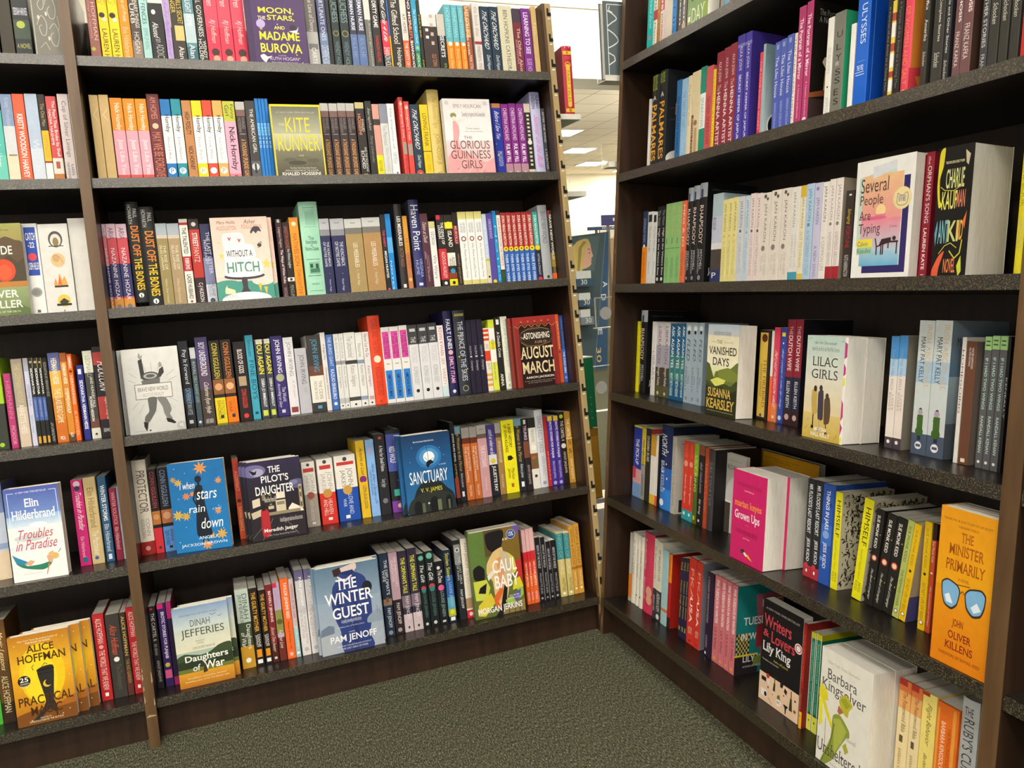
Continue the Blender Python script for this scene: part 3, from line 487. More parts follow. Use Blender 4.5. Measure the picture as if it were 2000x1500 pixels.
633.9 23.3 208 83 0.0 0||c46a30 a8a49e@.0-.14 6a3020@.14-.22|burnt sienna classic with a grey top|.26-.6,.55-.8 f4dcc4 THE TURN OF THE SCREW|.26-.75,.2-.45 f4dcc4 THE ASPERN PAPERS|.8-.95 f0d0b8 Henry James
658.1 20.9 207 83 0.0 0|=
679.9 28.3 209 83 0.0 0||c8989c b4b0aa@.0-.12 6a5a50@.12-.18|dusty pink classic with a grey top|r .05-.06 .3-.7 888|.28-.58 f0dcdc THE BOSTONIANS|.72-.9,.4-.6 e8d0d0 Henry James
709.5 24.8 207 83 0.0 0||24242c 463c80@.0-.42 d8d8e0@.42-.56|violet and black paperback|.06-.44 e8e8f4/i catch us when we fall|o .51 .5 .3 d8c838|.58-.94 f0f0ec/b JULIETTE FAY
735.9 17.6 209 83 0.0 0|M|a07c4c a8a49e@.0-.14 5a4a3c@.14-.2|tan classic with a grey band|.25-.55 f0e4d0 DAISY MILLER AND WASHINGTON SQUARE|.72-.9 e0d0b0 Henry James
755.1 39.7 214 83 0.0 0||eee422|bright yellow paperback with a black bird|.05-.38,.5-.75 33300c/b A BRIEF HISTORY|.06-.44,.2-.42 33300c/b OF SEVEN KILLINGS|o .52 .5 .18 222|r .49-.55 .3-.42 222|r .52-.535 .42-.75 222|.66-.82,.5-.75 444010/i Marlon|.66-.8,.2-.45 444010/i James|r .87-.92 .4-.6 b06a1c
796.1 22.2 214 83 0.0 0||232830 6a9cb4@.0-.1|black paperback with a pale blue top|.05-.6 c8a850/s The Woman in the Mirror|.62-.82 ddd/i Rebecca James|r .87-.94 .3-.7 eee
819.9 18.1 212 83 0.0 0|M|2a2426 7a4a38@.32-.55|black paperback with a face|.1-.3 e0c8e0/b TRUNKS|r .02-.08 .3-.7 ddd|.65-.92 c8b8b0 ASHLEY JAQUAVIS
839.6 23.1 211 83 0.0 0||e4e0d4 2c2c28@.0-.14 7a5a3c@.5-.72|white paperback with dark botanical blooms|.16-.34,.3-.7 888 THE BLUE ROSE|o .42 .5 .35 f4f2ec|o .56 .4 .25 b85c38|o .62 .7 .2 5a6a3c|o .82 .5 .2 333
863.7 25.6 232 83 0.0 0|h|d5d6da|tall white hardback|.08-.55 8a8c98 GRACE KELLY DRESS|.6-.85 b0b2bc BRENDA JANOWITZ|r .92-.96 .3-.7 99a
890.4 10.0 208 83 0.0 0|M|b02c30|slim crimson paperback|.5-.9 e08070 INDIAN
901.1 18.5 209 83 0.0 0|M|42308c|indigo paperback with a yellow corner|r .0-.07 .1-.9 e8c840|.08-.6 e8e0f8/b EROTIC STORIES FOR PUNJABI|.65-.9 d0c0f0 BALLI KAUR JASWAL|o .96 .5 .3 b0a0e0
920.6 17.6 207 83 0.0 0|=
938.9 19.1 216 83 0.0 0|M|221d1a|black paperback with a lime dot|o .06 .5 .32 b8c83c|.12-.4 e0d8cc THE CARTEL 4|o .47 .5 .4 d0c8c0|.55-.85 d8d0c0 ASHLEY JAQUAVIS
958.7 19.3 215 83 0.0 0|M|b98a34|golden brown paperback at the shelf end|.1-.36 f4e8cc THE CARTEL|r .37-.38 .0-1 e8d8b0|.4-.46,.25-.75 5c4010/h 5|.52-.58,.25-.75 5c4010/h 5|.66-.95 f0e0b8 ASHLEY JAQUAVIS
#A6
-577.9 32.6 241 62 0.0 0|M|c8c814 48a838@.6-1|thick yellow and green book
-544.2 25.8 242 62 0.0 0||5b4120 6e4c24@.0-.4 33241a@.8-1|dark gold paperback|.1-.5 e8d49c/i Magic Lessons|.54-.9 e0d0a0/s ALICE HOFFMAN
-505.1 121.5 209 12 0.0 0|F T=16 A=magic c=21,41|b8781c|!the gold boot cover!golden display paperback with a dark buckled boot and moon
-339.2 24.5 213 62 0.0 0||b4252a|crimson paperback with white capitals|.05-.34 f4d4cc/s ALICE HOFFMAN|o .38 .5 .2 e0a0a0|.42-.88 f4d4cc/s THE WORLD THAT WE KNEW|r .91-.95 .35-.65 eee
-312.4 30.5 206 62 0.0 0||393632|dark grey paperback with red script|.12-.5 c8523c/i Alice Hoffman|o .54 .5 .2 e8e4dc|.6-.9 5c5850 The Dovekeepers
-281.3 13.7 205 62 0.0 0||3c2c1e 5c3028@.7-1|brown paperback with gold capitals|.04-.52 c8b070/bs ALICE HOFFMAN|.56-.85 a89058 THE RED GARDEN
-266.0 20.6 215 62 0.0 0||b4252a|crimson paperback against the upright|.05-.34 f4d4cc/s ALICE HOFFMAN|.4-.85 f4d4cc/s THE WORLD THAT WE KNEW|r .9-.94 .35-.65 eee
#B6
-216.3 15.6 206 62 0.0 0||232024|black paperback with white capitals|.08-.42 e0dcd8 THE CARTEL 6|.45-.6 b8b0ac/i the demise|.66-.92 d0c8c4 ASHLEY JAQUAVIS|o .03 .4 .2 c83848
-196.7 18.8 209 62 0.0 0||35205e|dark violet paperback with a pink corner|r .0-.06 .0-.7 d82c70|.1-.66 f0e8f8/b EROTIC STORIES FOR PUNJABI|r .8-.9 .1-.9 d85a88|o .74 .5 .3 c8b840
-176.7 11.8 210 62 0.0 0|M|a82868 2c1c3c@.2-.9|magenta and black paperback
-162.1 127.2 199 20 0.0 0|F T=16 A=daughters c=13|a9bcae|!the harvest field cover!display paperback with a pale sky above a golden field
-15.2 32.7 206 62 0.0 0||b9c8bc 3c4c34@.42-.72 c8962c@.72-1|pale green and gold paperback|.06-.38,.5-.85 55605c/s DINAH|.06-.42,.15-.45 55605c/s JEFFERIES|.45-.76,.5-.9 f0f0e4/s Daughters|.54-.74,.15-.5 f0f0e4/i of War|o .9 .5 .2 f0f0e4
18.7 20.3 203 62 0.0 0||241d18|black paperback with an amber title|.05-.56 e0a83c/b THE GUILTY MOTHER|.6-.76,.5-.8 e8e4e0 DIANE|.6-.76,.2-.45 e8e4e0 JEFFREY|r .79-.89 .2-.8 e0901c|r .92-.97 .2-.8 eee
41.5 17.4 194 62 0.0 0|=
59.4 16.7 204 62 0.0 0||7a2426 4a2018@.75-1|dark red paperback|.08-.48 f0dcd4/b BEVERLY JENKINS|.54-.88 e0c8b8/i Second Time Sweeter|r .93-.96 .3-.7 ccc
77.5 17.6 206 62 0.0 0||b4a0bc 8a8a4c@.35-.65 6a2c24@.7-1|lilac landscape paperback|.1-.32,.2-.5 c87898 BEVERLY JENKINS|o .5 .5 .4 5a5c28|.6-.85 e8d8d0/i For Your Love|r .0-.06 .0-.6 c83048
96.9 20.9 213 62 0.0 0||ee6a2c|coral orange paperback|.05-.5 fbeadc/b TAYLOR JENKINS REID|.54-.88,.35-.65 7a3010 Maybe in Another Life|.92-.97,.3-.7 fff/h W
118.5 12.3 208 62 0.0 0|M|c8b4b4 9cc0c0@.62-1|pale pink and aqua paperback|.06-.5 a85868 SWIMMING IN THE DARK|.6-.9 dff0f0 JEDROWSKI|r .93-.96 .2-.8 eee
134.8 22.5 227 62 0.0 0||c8c4c4 6a6488@.0-.12 d8d4d2@.5-1|misty white paperback|.08-.42,.35-.75 eeecee/bs PAM JENOFF|.44-.86,.55-.8 a89aa0 THE WOMAN WITH|.46-.8,.2-.45 a89aa0 THE BLUE STAR|o .93 .5 .25 b8b0b0
159.2 21.3 226 62 0.0 0|=
181.3 164.9 230 20 0.0 0|F T=14 A=winter c=-7,7|7c93a8|!the blue coat in snow cover!display paperback with a woman in a blue coat in snow
359.1 24.2 229 62 0.0 0||22344a 8a7a68@.55-.63|blue black paperback|.08-.5,.5-.85 e8ecf0/s THE DIPLOMAT'S|.2-.34,.2-.45 e8ecf0/s WIFE|r .53-.59 .35-.65 8a4a2c|.66-.9 e4e8ec/s PAM JENOFF|o .96 .5 .25 8a9aa8
385.4 23.9 228 62 0.0 0||2c2226 b898a4@.0-.58|mauve and black paperback|.06-.42,.55-.8 e8d4dc THE AMBASSADOR'S|.1-.36,.2-.45 e8d4dc DAUGHTER|.62-.88 e8e0e0/s PAM JENOFF|o .95 .5 .25 a89898
411.3 24.1 226 62 0.0 0||322c3e 7a6a78@.55-.7 c8b8bc@.78-1|plum paperback with a yellow title|.08-.52 d4d44c/b THE ORPHAN'S TALE|.56-.84 e0d8dc/s PAM JENOFF|r .93-.96 .4-.6 333
437.4 25.8 229 62 0.0 0|=
464.6 19.8 209 62 0.0 0||17201f|black paperback with a green disc|o .06 .5 .35 6ab09c|.14-.4 f0f0f0/i The Gift|o .47 .5 .35 c03c48|o .5 .5 .3 2c8080|.53-.86 5a7a78 LOUISE JENSEN|o .95 .5 .2 ccc
486.2 24.4 212 62 0.0 0|=
512.0 24.0 178 62 0.0 0||1a1a1e|short black paperback with a pink rose|o .1 .4 .2 e8d8d8|.14-.34 f0f0f0 The Date|o .42 .5 .35 d85898|.48-.88 8ab0b0 LOUISE JENSEN|r .94-.97 .3-.7 ccc
539.0 21.2 205 62 0.0 0||1e2a44 2c60a8@.35-.65 58a0b8@.65-.85 a8b848@.82-.92|black to blue paperback|.04-.42 d8d83c Stolen Sisters|.45-.78 a8c8e0 LOUISE JENSEN|o .86 .5 .3 e0d828|r .93-.98 .2-.8 eee
570.8 18.9 227 62 0.0 0|s=2c2c2c|23282c 8a8c8c@.05-.3|black paperback with iron tower lattice|o .12 .5 .35 ddd|o .12 .5 .22 555|.2-.55,.55-.85 ccd0d0 THE LOST GIRLS|.3-.5,.2-.45 ccd0d0 OF PARIS|.62-.86 e0e0e0/s PAM JENOFF
592.2 23.1 229 62 0.0 0||e4dccc c8303c@.9-1 a88868@.75-.88|white paperback with a red foot|.06-.38 a09080/s PAM JENOFF|.4-.75 c0b09c THE AMBASSADOR'S|o .95 .5 .25 f0d0d0
606.2 151.1 247 30 0.0 0|F T=14 A=caul c=2,4|5f6b34|!the faceless mother collage cover!collage display paperback of a faceless mother in yellow and orange
776.8 12.2 221 62 0.0 0|M|e2482c e8b8b8@.0-.36 d83038@.3-.42 ee6a2c@.6-1|slim red and orange paperback|.44-.76 fbe8e0/b VICTOR JESTIN|.84-.95 fcd HEATWAVE
789.8 10.3 222 62 0.0 0|=
800.5 14.4 223 62 0.0 0|=
816.9 15.5 191 62 0.0 0|s=ddd M|1d1c20|black paperback with spaced capitals|.12-.48 d0d0d4 NEWS OF THE WORLD|.56-.88 b0b0b4 PAULETTE JILES|o .95 .5 .2 aaa
834.8 13.4 189 62 0.0 0|=
850.7 14.0 173 62 0.0 0|=
865.7 16.7 174 62 0.0 0|=
885.7 21.2 194 62 0.0 0|M|cdbc74 3f8a90@.02-.42|gold and teal paperback|.04-.4 7ab8b4 NEWS OF|.42-.66 e8e0c0 WORLD|.72-.92,.2-.8 6a5c2c PAULETTE JILES|o .95 .5 .2 eee
909.3 18.7 191 62 0.0 0|=
928.7 15.5 206 62 0.0 0|M|cf9a3e a86a28@.6-.64|burnished gold paperback|.05-.58 8a5c1c SIMON & FIDDLER|.68-.88,.3-.7 f0e0b8 PAULETTE JILES|o .92 .5 .2 eed
945.0 17.1 210 62 0.0 0|=
#C1
-1870.4 29.4 205 30 0.0 0|M|1fb8b4|turquoise paperback|.2-.7 c8ecec/i My Friend Zarah|o .8 .5 .2 c87888
-1839.7 16.2 205 30 0.0 0|M|ebe6da b83038@.5-.62|white paperback with a red block|.2-.5 333 WRITER|.65-.9 888 Matin
-1822.2 14.8 205 30 0.0 0|M|a8783c|slim toffee brown paperback|.3-.9 c89858 JAMES
-1806.7 16.2 203 30 0.0 0|M|c04048 d8d0c4@.55-1|red and white paperback|.1-.54 fff/b NODS|.58-.97 c83c40/b JOHNSON
-1789.3 17.9 200 30 0.0 0|M|d8c8c4|pale blush paperback
-1770.7 19.2 200 30 0.0 0|M|d8cdb4|cream paperback
-1750.8 17.7 200 30 0.0 0|M|2f88d0|sky blue paperback|.3-.9 164c90 DENIS
-1732.4 9.5 200 30 0.0 0|M|1f2430|thin ink black paperback
-1722.2 13.9 200 30 0.0 0|M|56544e|grey photographic paperback|.2-.85 f0f0ec/b Johnson
-1707.2 17.6 200 30 0.0 0|M|6a6660|grey photographic paperback|.2-.85 f0f0ec/b Johnson|r .85-.98 .1-.9 c8a890
-1683.0 83.3 200 30 0.0 0|F T=32 A=day|74905c|!the leafy green cover!leafy green display book with white capitals on the right bookcase's top shelf
-1551.0 15.1 200 30 0.0 0|M|8a8c88|mid grey paperback
-1535.0 17.6 200 30 0.0 0|M|5f9cc0|dusty blue paperback
-1516.5 17.2 200 30 0.0 0|M|9a4a3c|brick red paperback
#C2
-1854.1 9.1 183 35 0.0 0|M|dcd8d0|thin white paperback
-1843.7 35.6 238 35 0.0 0|h|25282a|black hardback with a gold title|.0-.22,.2-.8 a8b838/h GAYL JONES|.22-.27,.3-.7 e8e8e0/h A|.32-.92,.2-.85 e8a83c/b PALMARES
-1806.8 34.5 241 35 0.0 0|h A=palm s=22272a|25282a|black hardback with a gold title|.02-.16,.2-.8 a8b838/h GAYL JONES|.22-.27,.3-.7 e8e8e0/h A|.32-.92,.2-.85 e8a83c/b PALMARES
-1722.6 20.6 198 35 0.0 0|M|2a6ca4|denim blue paperback|.2-.9 0c2c54 AN ANGOLAN WARRIOR
-1699.8 24.6 195 35 0.0 0||94bcdc|light blue paperback|.15-.6 6a90b4 THE SAINT OF LOST|.65-.9 aacce4 JONES
-1672.9 15.3 196 35 0.0 0|M|ddd0ac|cream paperback with faint script|.1-.6 a09468 The Known World
-1656.5 33.1 200 35 0.0 0||d8c9a0|parchment paperback with a portrait strip|r .5-.98 .1-.35 6a3428|.54-.95,.12-.33 e8d0b0 EDWARD P JONES|o .6 .6 .2 8a6c48|r .66-.95 .5-.8 b89c70
-1621.3 20.8 203 35 0.0 0||1f8a72 e8eae4@.3-.7|teal and white paperback|.35-.68 7ab0a0 SPARROWS
-1598.5 25.3 198 35 0.0 0||c85a5c|salmon red paperback|.35-.9 8a3034 SILVER SPARROW
-1571.6 9.3 186 35 0.0 0|M|ecc818|narrow yellow paperback|.1-.9 a08808 LEAVING ATLANTA
-1560.3 25.3 219 35 0.0 0||8c2c3c|wine red paperback|.1-.3 e8c8c8 ALKA JOSHI|.33-.4 e0b0b0/i The|.41-.95,.25-.75 f0dcd8/b HENNA ARTIST
-1533.8 22.8 222 35 0.0 0|=
-1510.3 22.2 224 35 0.0 0|=
-1486.3 25.2 234 35 0.0 0||43389c 7a7ab8@.08-.11|royal purple paperback|.1-.32 d8d4f0 ALKA JOSHI|.36-.95,.3-.7 e8e4f8/b SECRET KEEPER OF JAIPUR
-1458.4 20.2 233 35 0.0 0|s=3c2f86|43389c 7a7ab8@.08-.11|royal purple paperback|.1-.32 d8d4f0 ALKA JOSHI|.36-.95,.3-.7 e8e4f8/b SECRET KEEPER OF JAIPUR
-1407.6 9.3 178 35 0.0 0|M|d83c50|narrow scarlet paperback|.1-.9 f0b0b0 THE LOVE SONGS SECRET
-1397.6 8.2 192 35 0.0 0|A=kin s=93a9b2 M|9cb0b4|misty grey blue paperback
-1360.3 16.5 184 35 0.0 0||4a5cae|periwinkle paperback|r .03-.08 .3-.7 8a98d0|.16-.6 e0e4f8 The Lilac House|.66-.95 a8b4e8 BARBARA JOSSELSOHN
-1342.9 17.7 185 35 0.0 0|=
-1324.4 18.1 188 35 0.0 0|=
-1303.4 7.4 186 35 0.0 0|M|e4dfd4|thin white paperback|.05-.9 555 THE PARIS APARTMENT
-1294.5 18.9 232 35 0.0 0||b0386c|raspberry pink paperback|.1-.6 fbe4ee/b The Portrait of a Mirror|.64-.92,.35-.65 f0c0d4 A Natasha Joukovsky
-1272.7 17.7 235 35 0.0 0|A=portrait s=16130f|b0386c|raspberry pink paperback|.1-.6 fbe4ee/b The Portrait of a Mirror|.64-.92,.35-.65 f0c0d4 A Natasha Joukovsky|o .95 .5 .3 f0d8e4
-1213.2 15.2 186 35 0.0 0||e2e0d8|white paperback with a small quill|.3-.55 bbb DUBLINERS|o .68 .5 .12 222|.78-.95 aaa JOYCE
-1196.1 26.9 189 35 0.0 0|s=2c9a70|77756a|taupe paperback with large spaced capitals|.18-.24,.3-.8 2a2824/h U|.3-.36,.3-.75 2a2824/h L|.4-.46,.3-.8 2a2824/h Y|.54-.6,.3-.8 2a2824/h S|.62-.68,.3-.8 2a2824/h S|.73-.79,.3-.7 2a2824/h E|.82-.88,.3-.75 2a2824/h S|.47-.52,.3-.6 dcd8cc/h JAMES
-1154.1 11.1 157 35 0.0 0|M|e6e4de|blank white paperback
-1140.6 29.8 232 35 0.0 0|s=0f46a8 A=ulybox|1560c8|tall bright blue paperback|.2-.5,.35-.75 d8e8fc/s ULYSSES|r .63-.634 .2-.8 6aa0e0|.66-.7,.2-.7 e8f0fc/bh THE 1922|r .71-.715 .1-.75 d8e4f8|r .73-.735 .15-.8 d8e4f8
-1072.1 8.8 200 35 0.0 0|M|1c1a18|black paperback with grey print|.2-.9 8a8680 A Portrait of the Artist as a Young Man
-1062.2 7.6 167 35 0.0 0|M|d8c04c a04030@.12-.2 e8e4d8@.22-.36 a04030@.42-.5 e8e4d8@.52-.66 a04030@.7-.76 e8e4d8@.78-.9|thin paperback in red and white blocks
-1052.4 13.9 202 35 0.0 0||1e1b19|black paperback with faint print|.2-.9 77736c A Portrait of the Artist as a Young Man
-1037.4 17.8 212 35 0.0 0|h s=c87a30 A=orangeb|d84058 e0c020@.0-.06|pink and orange hardback|.3-.9 e88860 OF WOMEN AND SALT|o .17 .5 .35 e07090|o .96 .5 .25 f0d040
-996.3 10.4 203 35 0.0 0||32302b|dark olive paperback with one word|.22-.36 e0dcd0/s Kafka|.43-.6 e0dcd0/s Amerika|.68-.8 c8c4b8/i Schocken
-976.6 20.1 203 35 0.0 0||34332f|thick charcoal paperback|.05-.14 e0dcd0/s Kafka|.22-.64,.4-.7 e0dcd0/s The Complete Stories|.72-.84 c8c4b8/i Schocken
-954.7 10.3 203 35 0.0 0||26262a|black paperback with a long title|.0-.75 e4e4e0 The Metamorphosis and Other Stories|.8-.95 c8c4b8/i Schocken
-937.1 12.7 203 35 0.0 0||6c4a4c|mauve brown paperback|.0-.55,.5-.85 f0e4e0/b METAMORPHOSIS|.0-.3,.15-.4 e0d0cc STORIES|.62-.88 d8c8c4 FRANZ KAFKA
-923.5 17.7 203 35 0.0 0|s=46322a|6c4a4c|mauve brown paperback|.0-.5,.5-.85 f0e4e0/b METAMORPHOSIS|.0-.25,.15-.4 e0d0cc STORIES|.58-.84 d8c8c4 FRANZ KAFKA
-890.3 11.8 203 35 0.0 0||3c3c40|graphite paperback|.0-.8 d0d0cc PARABLES AND OTHER STORIES|.85-.98 bbb FRANZ
-876.8 15.2 203 35 0.0 0||35342f|olive black paperback|.18-.42,.4-.7 e0dcd0/s The Trial|.5-.66 c8c4b8/i Schocken
-859.6 14.0 203 35 0.0 0|=
-842.8 14.1 203 35 0.0 0|=
-824.9 12.1 203 35 0.0 0|M|c02c28|red paperback at the frame edge|o .85 .5 .1 eee
#C3
-1920.1 22.0 202 70 0.0 0|M|2b3a5c f08c1c@.48-1|navy and orange paperback|.1-.42 a8b4c8 DONALD RAIN|.56-.9 a85c10 NOTES FOR VOTING|o .47 .5 .2 fff
-1893.8 25.3 198 70 0.0 0|M|dcdeda|white paperback with a black badge|r .04-.14 .15-.85 333|.2-.55 888 The Glass Passenger|.68-.85 aaa Justice
-1865.8 18.4 195 70 0.0 0|=
-1844.8 19.9 207 70 0.0 0|M|1c1c1e|black paperback with white lettering|.05-.25 a8a8a8 The Water|.28-.88,.3-.75 e4e4e0/b High as the Waters Rise|o .93 .5 .25 e0e0dc
-1824.1 19.8 207 70 0.0 0|=
-1803.9 24.8 210 70 0.0 0|M|8ec078|leaf green paperback|.05-.4 b8b870 RIDE|r .43-.5 .3-.4 5a4030|r .55-.56 .0-.9 6a9060|.66-.92 6a9c68 VIRGINIA KANTRA
-1778.5 23.8 210 70 0.0 0|=
-1754.2 24.0 210 70 0.0 0|=
-1729.5 19.6 210 70 0.0 0|M|e8744c|coral paperback with white capitals|.05-.55 fbe8e0 MEG & JO|.6-.9 b85030 VIRGINIA KANTRA
-1707.7 21.2 239 70 0.0 0|h|1f1e1e b4bcc4@.0-.14|tall black hardback with a white gown|r .06-.15 .35-.6 3c4470|.22-.6,.25-.75 f0d8d0 RHAPSODY|.66-.86,.5-.8 ddd MITCHELL|.65-.9,.15-.4 ccc JAMES KAPLAN|o .94 .5 .2 889
-1685.6 26.1 241 70 0.0 0|=
-1658.6 30.8 244 70 0.0 0|h A=rhap s=171719|1f1e1e b4bcc4@.0-.14|tall black hardback with a white gown|r .06-.15 .35-.6 3c4470|.22-.6,.25-.75 f0d8d0 RHAPSODY|.66-.86,.5-.8 ddd MITCHELL|.65-.9,.15-.4 ccc JAMES KAPLAN|o .94 .5 .2 889
-1598.4 39.7 211 70 0.0 0||4b4440 b0c4cc@.0-.25 c4cadc@.25-.55 e0e0e0@.55-.62 2c3868@.85-1|pale blue topped paperback|.26-.4,.1-.4 3c4050/h IN THE STYLE GATE|.88-.94,.2-.6 eee/h P
-1557.8 18.9 193 70 0.0 0|M|e6dc92|buttery yellow paperback|.05-.38 8a8458 JAN KARON|o .44 .5 .15 c8b850|.5-.9 c8bc78 IN THIS MOUNTAIN
-1538.1 17.4 194 70 0.0 0|=
-1519.9 17.3 195 70 0.0 0|=
-1501.7 24.2 194 70 0.0 0||d2d6da|mist grey paperback|.05-.36 7c8488 JAN KARON|o .4 .5 .15 556|.46-.9 b0b8bc AT HOME IN MITFORD
-1475.7 16.3 193 70 0.0 0|M|c6d6e2|ice blue paperback|.05-.36 6c8094 JAN KARON|o .42 .5 .15 7a94a8|.48-.88 a0b4c4 THESE HIGH GREEN
-1458.4 17.8 196 70 0.0 0||eadad4|shell pink paperback|.05-.38 8c7c78 JAN KARON|o .42 .5 .2 6a5c58|.46-.92 b8a8a4 LIGHT FROM HEAVEN
-1438.8 18.3 194 70 0.0 0|=
-1419.7 29.7 192 70 0.0 0||e6ddd2|large cream paperback with dark sprigs|o .04 .4 .15 5a544c|o .07 .65 .12 5a544c|.12-.55,.3-.65 7c756c JAN KARON|o .62 .4 .2 8a8278|.68-.92,.5-.75 c0b8ac TO BE WHERE|.7-.88,.2-.4 c0b8ac YOU ARE
-1388.3 31.2 194 70 0.0 0|=
-1355.5 27.7 194 70 0.0 0|=
-1327.0 27.0 193 70 0.0 0||e6e3da 4a9cb4@.9-1|cream paperback with a sea blue foot|.05-.42,.25-.55 8a847a JAN KARON|.5-.85,.6-.8 c0b8ac SOMEWHERE SAFE|.5-.85,.25-.45 c0b8ac SOMEBODY GOOD
-1299.4 15.7 193 70 0.0 0||eae0c4 d8b840@.0-.12 e0c050@.92-1|cream paperback with yellow tips|.12-.44 9a9058 JAN KARON|.48-.85 b8aa70 OUT TO CANAAN
-1282.9 21.2 194 70 0.0 0||b4cfe6|baby blue paperback|.05-.38 6488a4 JAN KARON|o .42 .5 .18 6a90ac|.48-.94 8cacc4 IN THE COMPANY OF OTHERS
-1259.5 19.9 193 70 0.0 0||cbc9e2|pale violet paperback|.15-.42 74709c JAN KARON|o .06 .4 .2 888aa8|.64-.96,.3-.7 7a78a8 A NEW SONG
-1238.2 17.4 192 70 0.0 0||eae6de|ivory paperback with tiny print|.04-.4 6c665e JAN KARON|.55-.9 b0a89c A COMMON LIFE
-1220.1 15.8 195 70 0.0 0|s=b8a8a0|ebe2dc a82c34@.86-1|white paperback with berry red foot|.06-.4 a09890 JAN KARON|o .44 .5 .2 7a8258|.52-.85 b8aaa4 SHEPHERDS ABIDING
-1203.1 18.0 195 70 0.0 0|s=a09484|ebe2dc a82c34@.86-1|white paperback with berry red foot|.06-.4 a09890 JAN KARON|o .44 .5 .2 7a8258|.52-.85 b8aaa4 SHEPHERDS ABIDING
-1175.9 20.0 168 70 0.0 0||3c332f|dark umber paperback|.2-.38 d8b83c/i Salvaging|.4-.64 a83038/b FORTUNE|.72-.96 d8d4d0 KATE HARRINGTON|r .04-.06 .4-.7 eee
-1132.6 129.0 211 50 0.0 0|F T=24 A=several|ecebe6|!the pink screen stack cover!white display book with a pink sunset screen and a slumped figure
-1020.4 16.8 207 70 0.0 0||8c1f30|cherry red paperback with serif capitals|.03-.1,.3-.6 e8b8b8/i the|.11-.56,.3-.8 f0dcd8/s ORPHAN'S SONG|.6-.93,.3-.7 f4e4e0/b LAUREN KATE|r .97-.975 .3-.7 ddd
-1001.5 15.8 210 70 0.0 0|=
-951.3 63.3 205 40 0.0 0|F T=86 A=ant|191715|!the neon tiki mask cover!thick black display book with neon tiki mask lettering
-832.1 11.2 204 70 0.0 0|h|f0e020|tall lemon yellow hardback|.2-.5 b8a808 THE BOOK|.6-.8 d8d0a0 ERICA KATZ
#C4
-1944.3 12.7 201 80 0.0 0|M|e4dc18|acid yellow paperback|.1-.85 b0a810 THE BODY LIES OF SECOND
-1930.5 33.8 233 80 0.0 0|h A=rhap s=151517|1f1e1e b4bcc4@.0-.14|tall black hardback with a white gown top|r .06-.15 .35-.6 3c4470|.22-.6,.25-.75 f0d8d0 RHAPSODY|.66-.86,.5-.8 ddd MITCHELL|.65-.9,.15-.4 ccc JAMES KAPLAN
-1863.9 21.4 203 80 0.0 0|M|e2e0dc|narrow white paperback|.4-.8 999 LIBRARY
-1840.9 32.4 201 80 0.0 0||a9a8b4 cfccd0@.0-.3 4a4238@.6-.85 5c5a38@.85-1|grey to brown landscape paperback|.05-.55,.3-.75 8a5c68/s LIBERATION|.6-.85 e8e4dc Imogen Kealey|o .95 .5 .15 ccc
-1805.9 30.4 202 80 0.0 0|=
-1773.0 24.7 200 80 0.0 0|M|1f5c86 3c7c80@.4-.75|peacock blue paperback|.03-.58,.3-.8 e8f4f0/b ASK AGAIN YES|.65-.95,.3-.8 d0e8e0/b MARY BETH KEANE|r .55-.7 .1-.2 6ab08c
-1747.3 25.6 201 80 0.0 0|=
-1720.8 17.9 202 80 0.0 0|=
-1701.5 28.6 205 80 0.0 0||a4b6c2|powder grey paperback|o .07 .5 .3 e0e8ec|o .12 .5 .2 222|.2-.48,.3-.75 3c4c58/i FLED|.55-.85,.15-.45 5c6c78 KENEALLY|.66-.76,.55-.8 5c6c78 MEG|r .92-.96 .3-.6 889
-1671.9 23.9 206 80 0.0 0|M|a4b6c2|powder grey paperback|o .07 .5 .3 e0e8ec|o .12 .5 .2 222|.2-.48,.3-.75 3c4c58/i FLED|.55-.85,.15-.45 5c6c78 KENEALLY|.66-.76,.55-.8 5c6c78 MEG|r .92-.96 .3-.6 889
-1646.7 22.9 207 80 0.0 0|s=8ea0ac M|a4b6c2|powder grey paperback|o .07 .5 .3 e0e8ec|o .12 .5 .2 222|.2-.48,.3-.75 3c4c58/i FLED|.55-.85,.15-.45 5c6c78 KENEALLY|.66-.76,.55-.8 5c6c78 MEG|r .92-.96 .3-.6 889
-1521.5 114.7 207 20 0.0 0|F T=46 A=vanished|5c6434|!the misty green valley cover!display paperback with a misty green valley below a cream sky
-1414.2 36.3 199 80 0.0 0|s=181512|2a211c|black paperback with a golden panel|r .03-.97 .1-.8 dcb850|o .09 .5 .25 5a3018|.32-.86,.5-.75 7a5c1c/s THE FIREBIRD|.38-.75,.25-.42 8a6c2c SUSANNA KEARSLEY|o .95 .45 .1 445
-1374.5 7.6 198 80 0.0 0|M|e8702c e4dfd8@.0-.5|sliver of orange and white paperback
-1366.1 17.6 206 80 0.0 0||d8405c e08048@.8-1|rose red paperback|.22-.86,.3-.75 fbe0dc/i THE LAKE WOBEGON VIRUS|r .93-.96 .3-.7 f0c8c0
-1344.6 17.0 206 80 0.0 0||3148a0|lapis blue paperback|r .05-.09 .2-.8 e8d848|o .16 .5 .12 eee|.2-.86,.3-.7 dce0f4/i daisy cooper's rules for living|o .94 .5 .3 c8d0e8
-1325.8 23.1 224 80 0.0 0||8c2236 26283c@.54-.86 3a2024@.86-1|crimson and navy paperback|.06-.14,.3-.7 e8b8b8 THE|.15-.48,.25-.75 f4dcd8/b DUTCH WIFE|.58-.83,.3-.7 e0e4ec/b ELLEN KEITH|o .92 .5 .28 c8a8a8
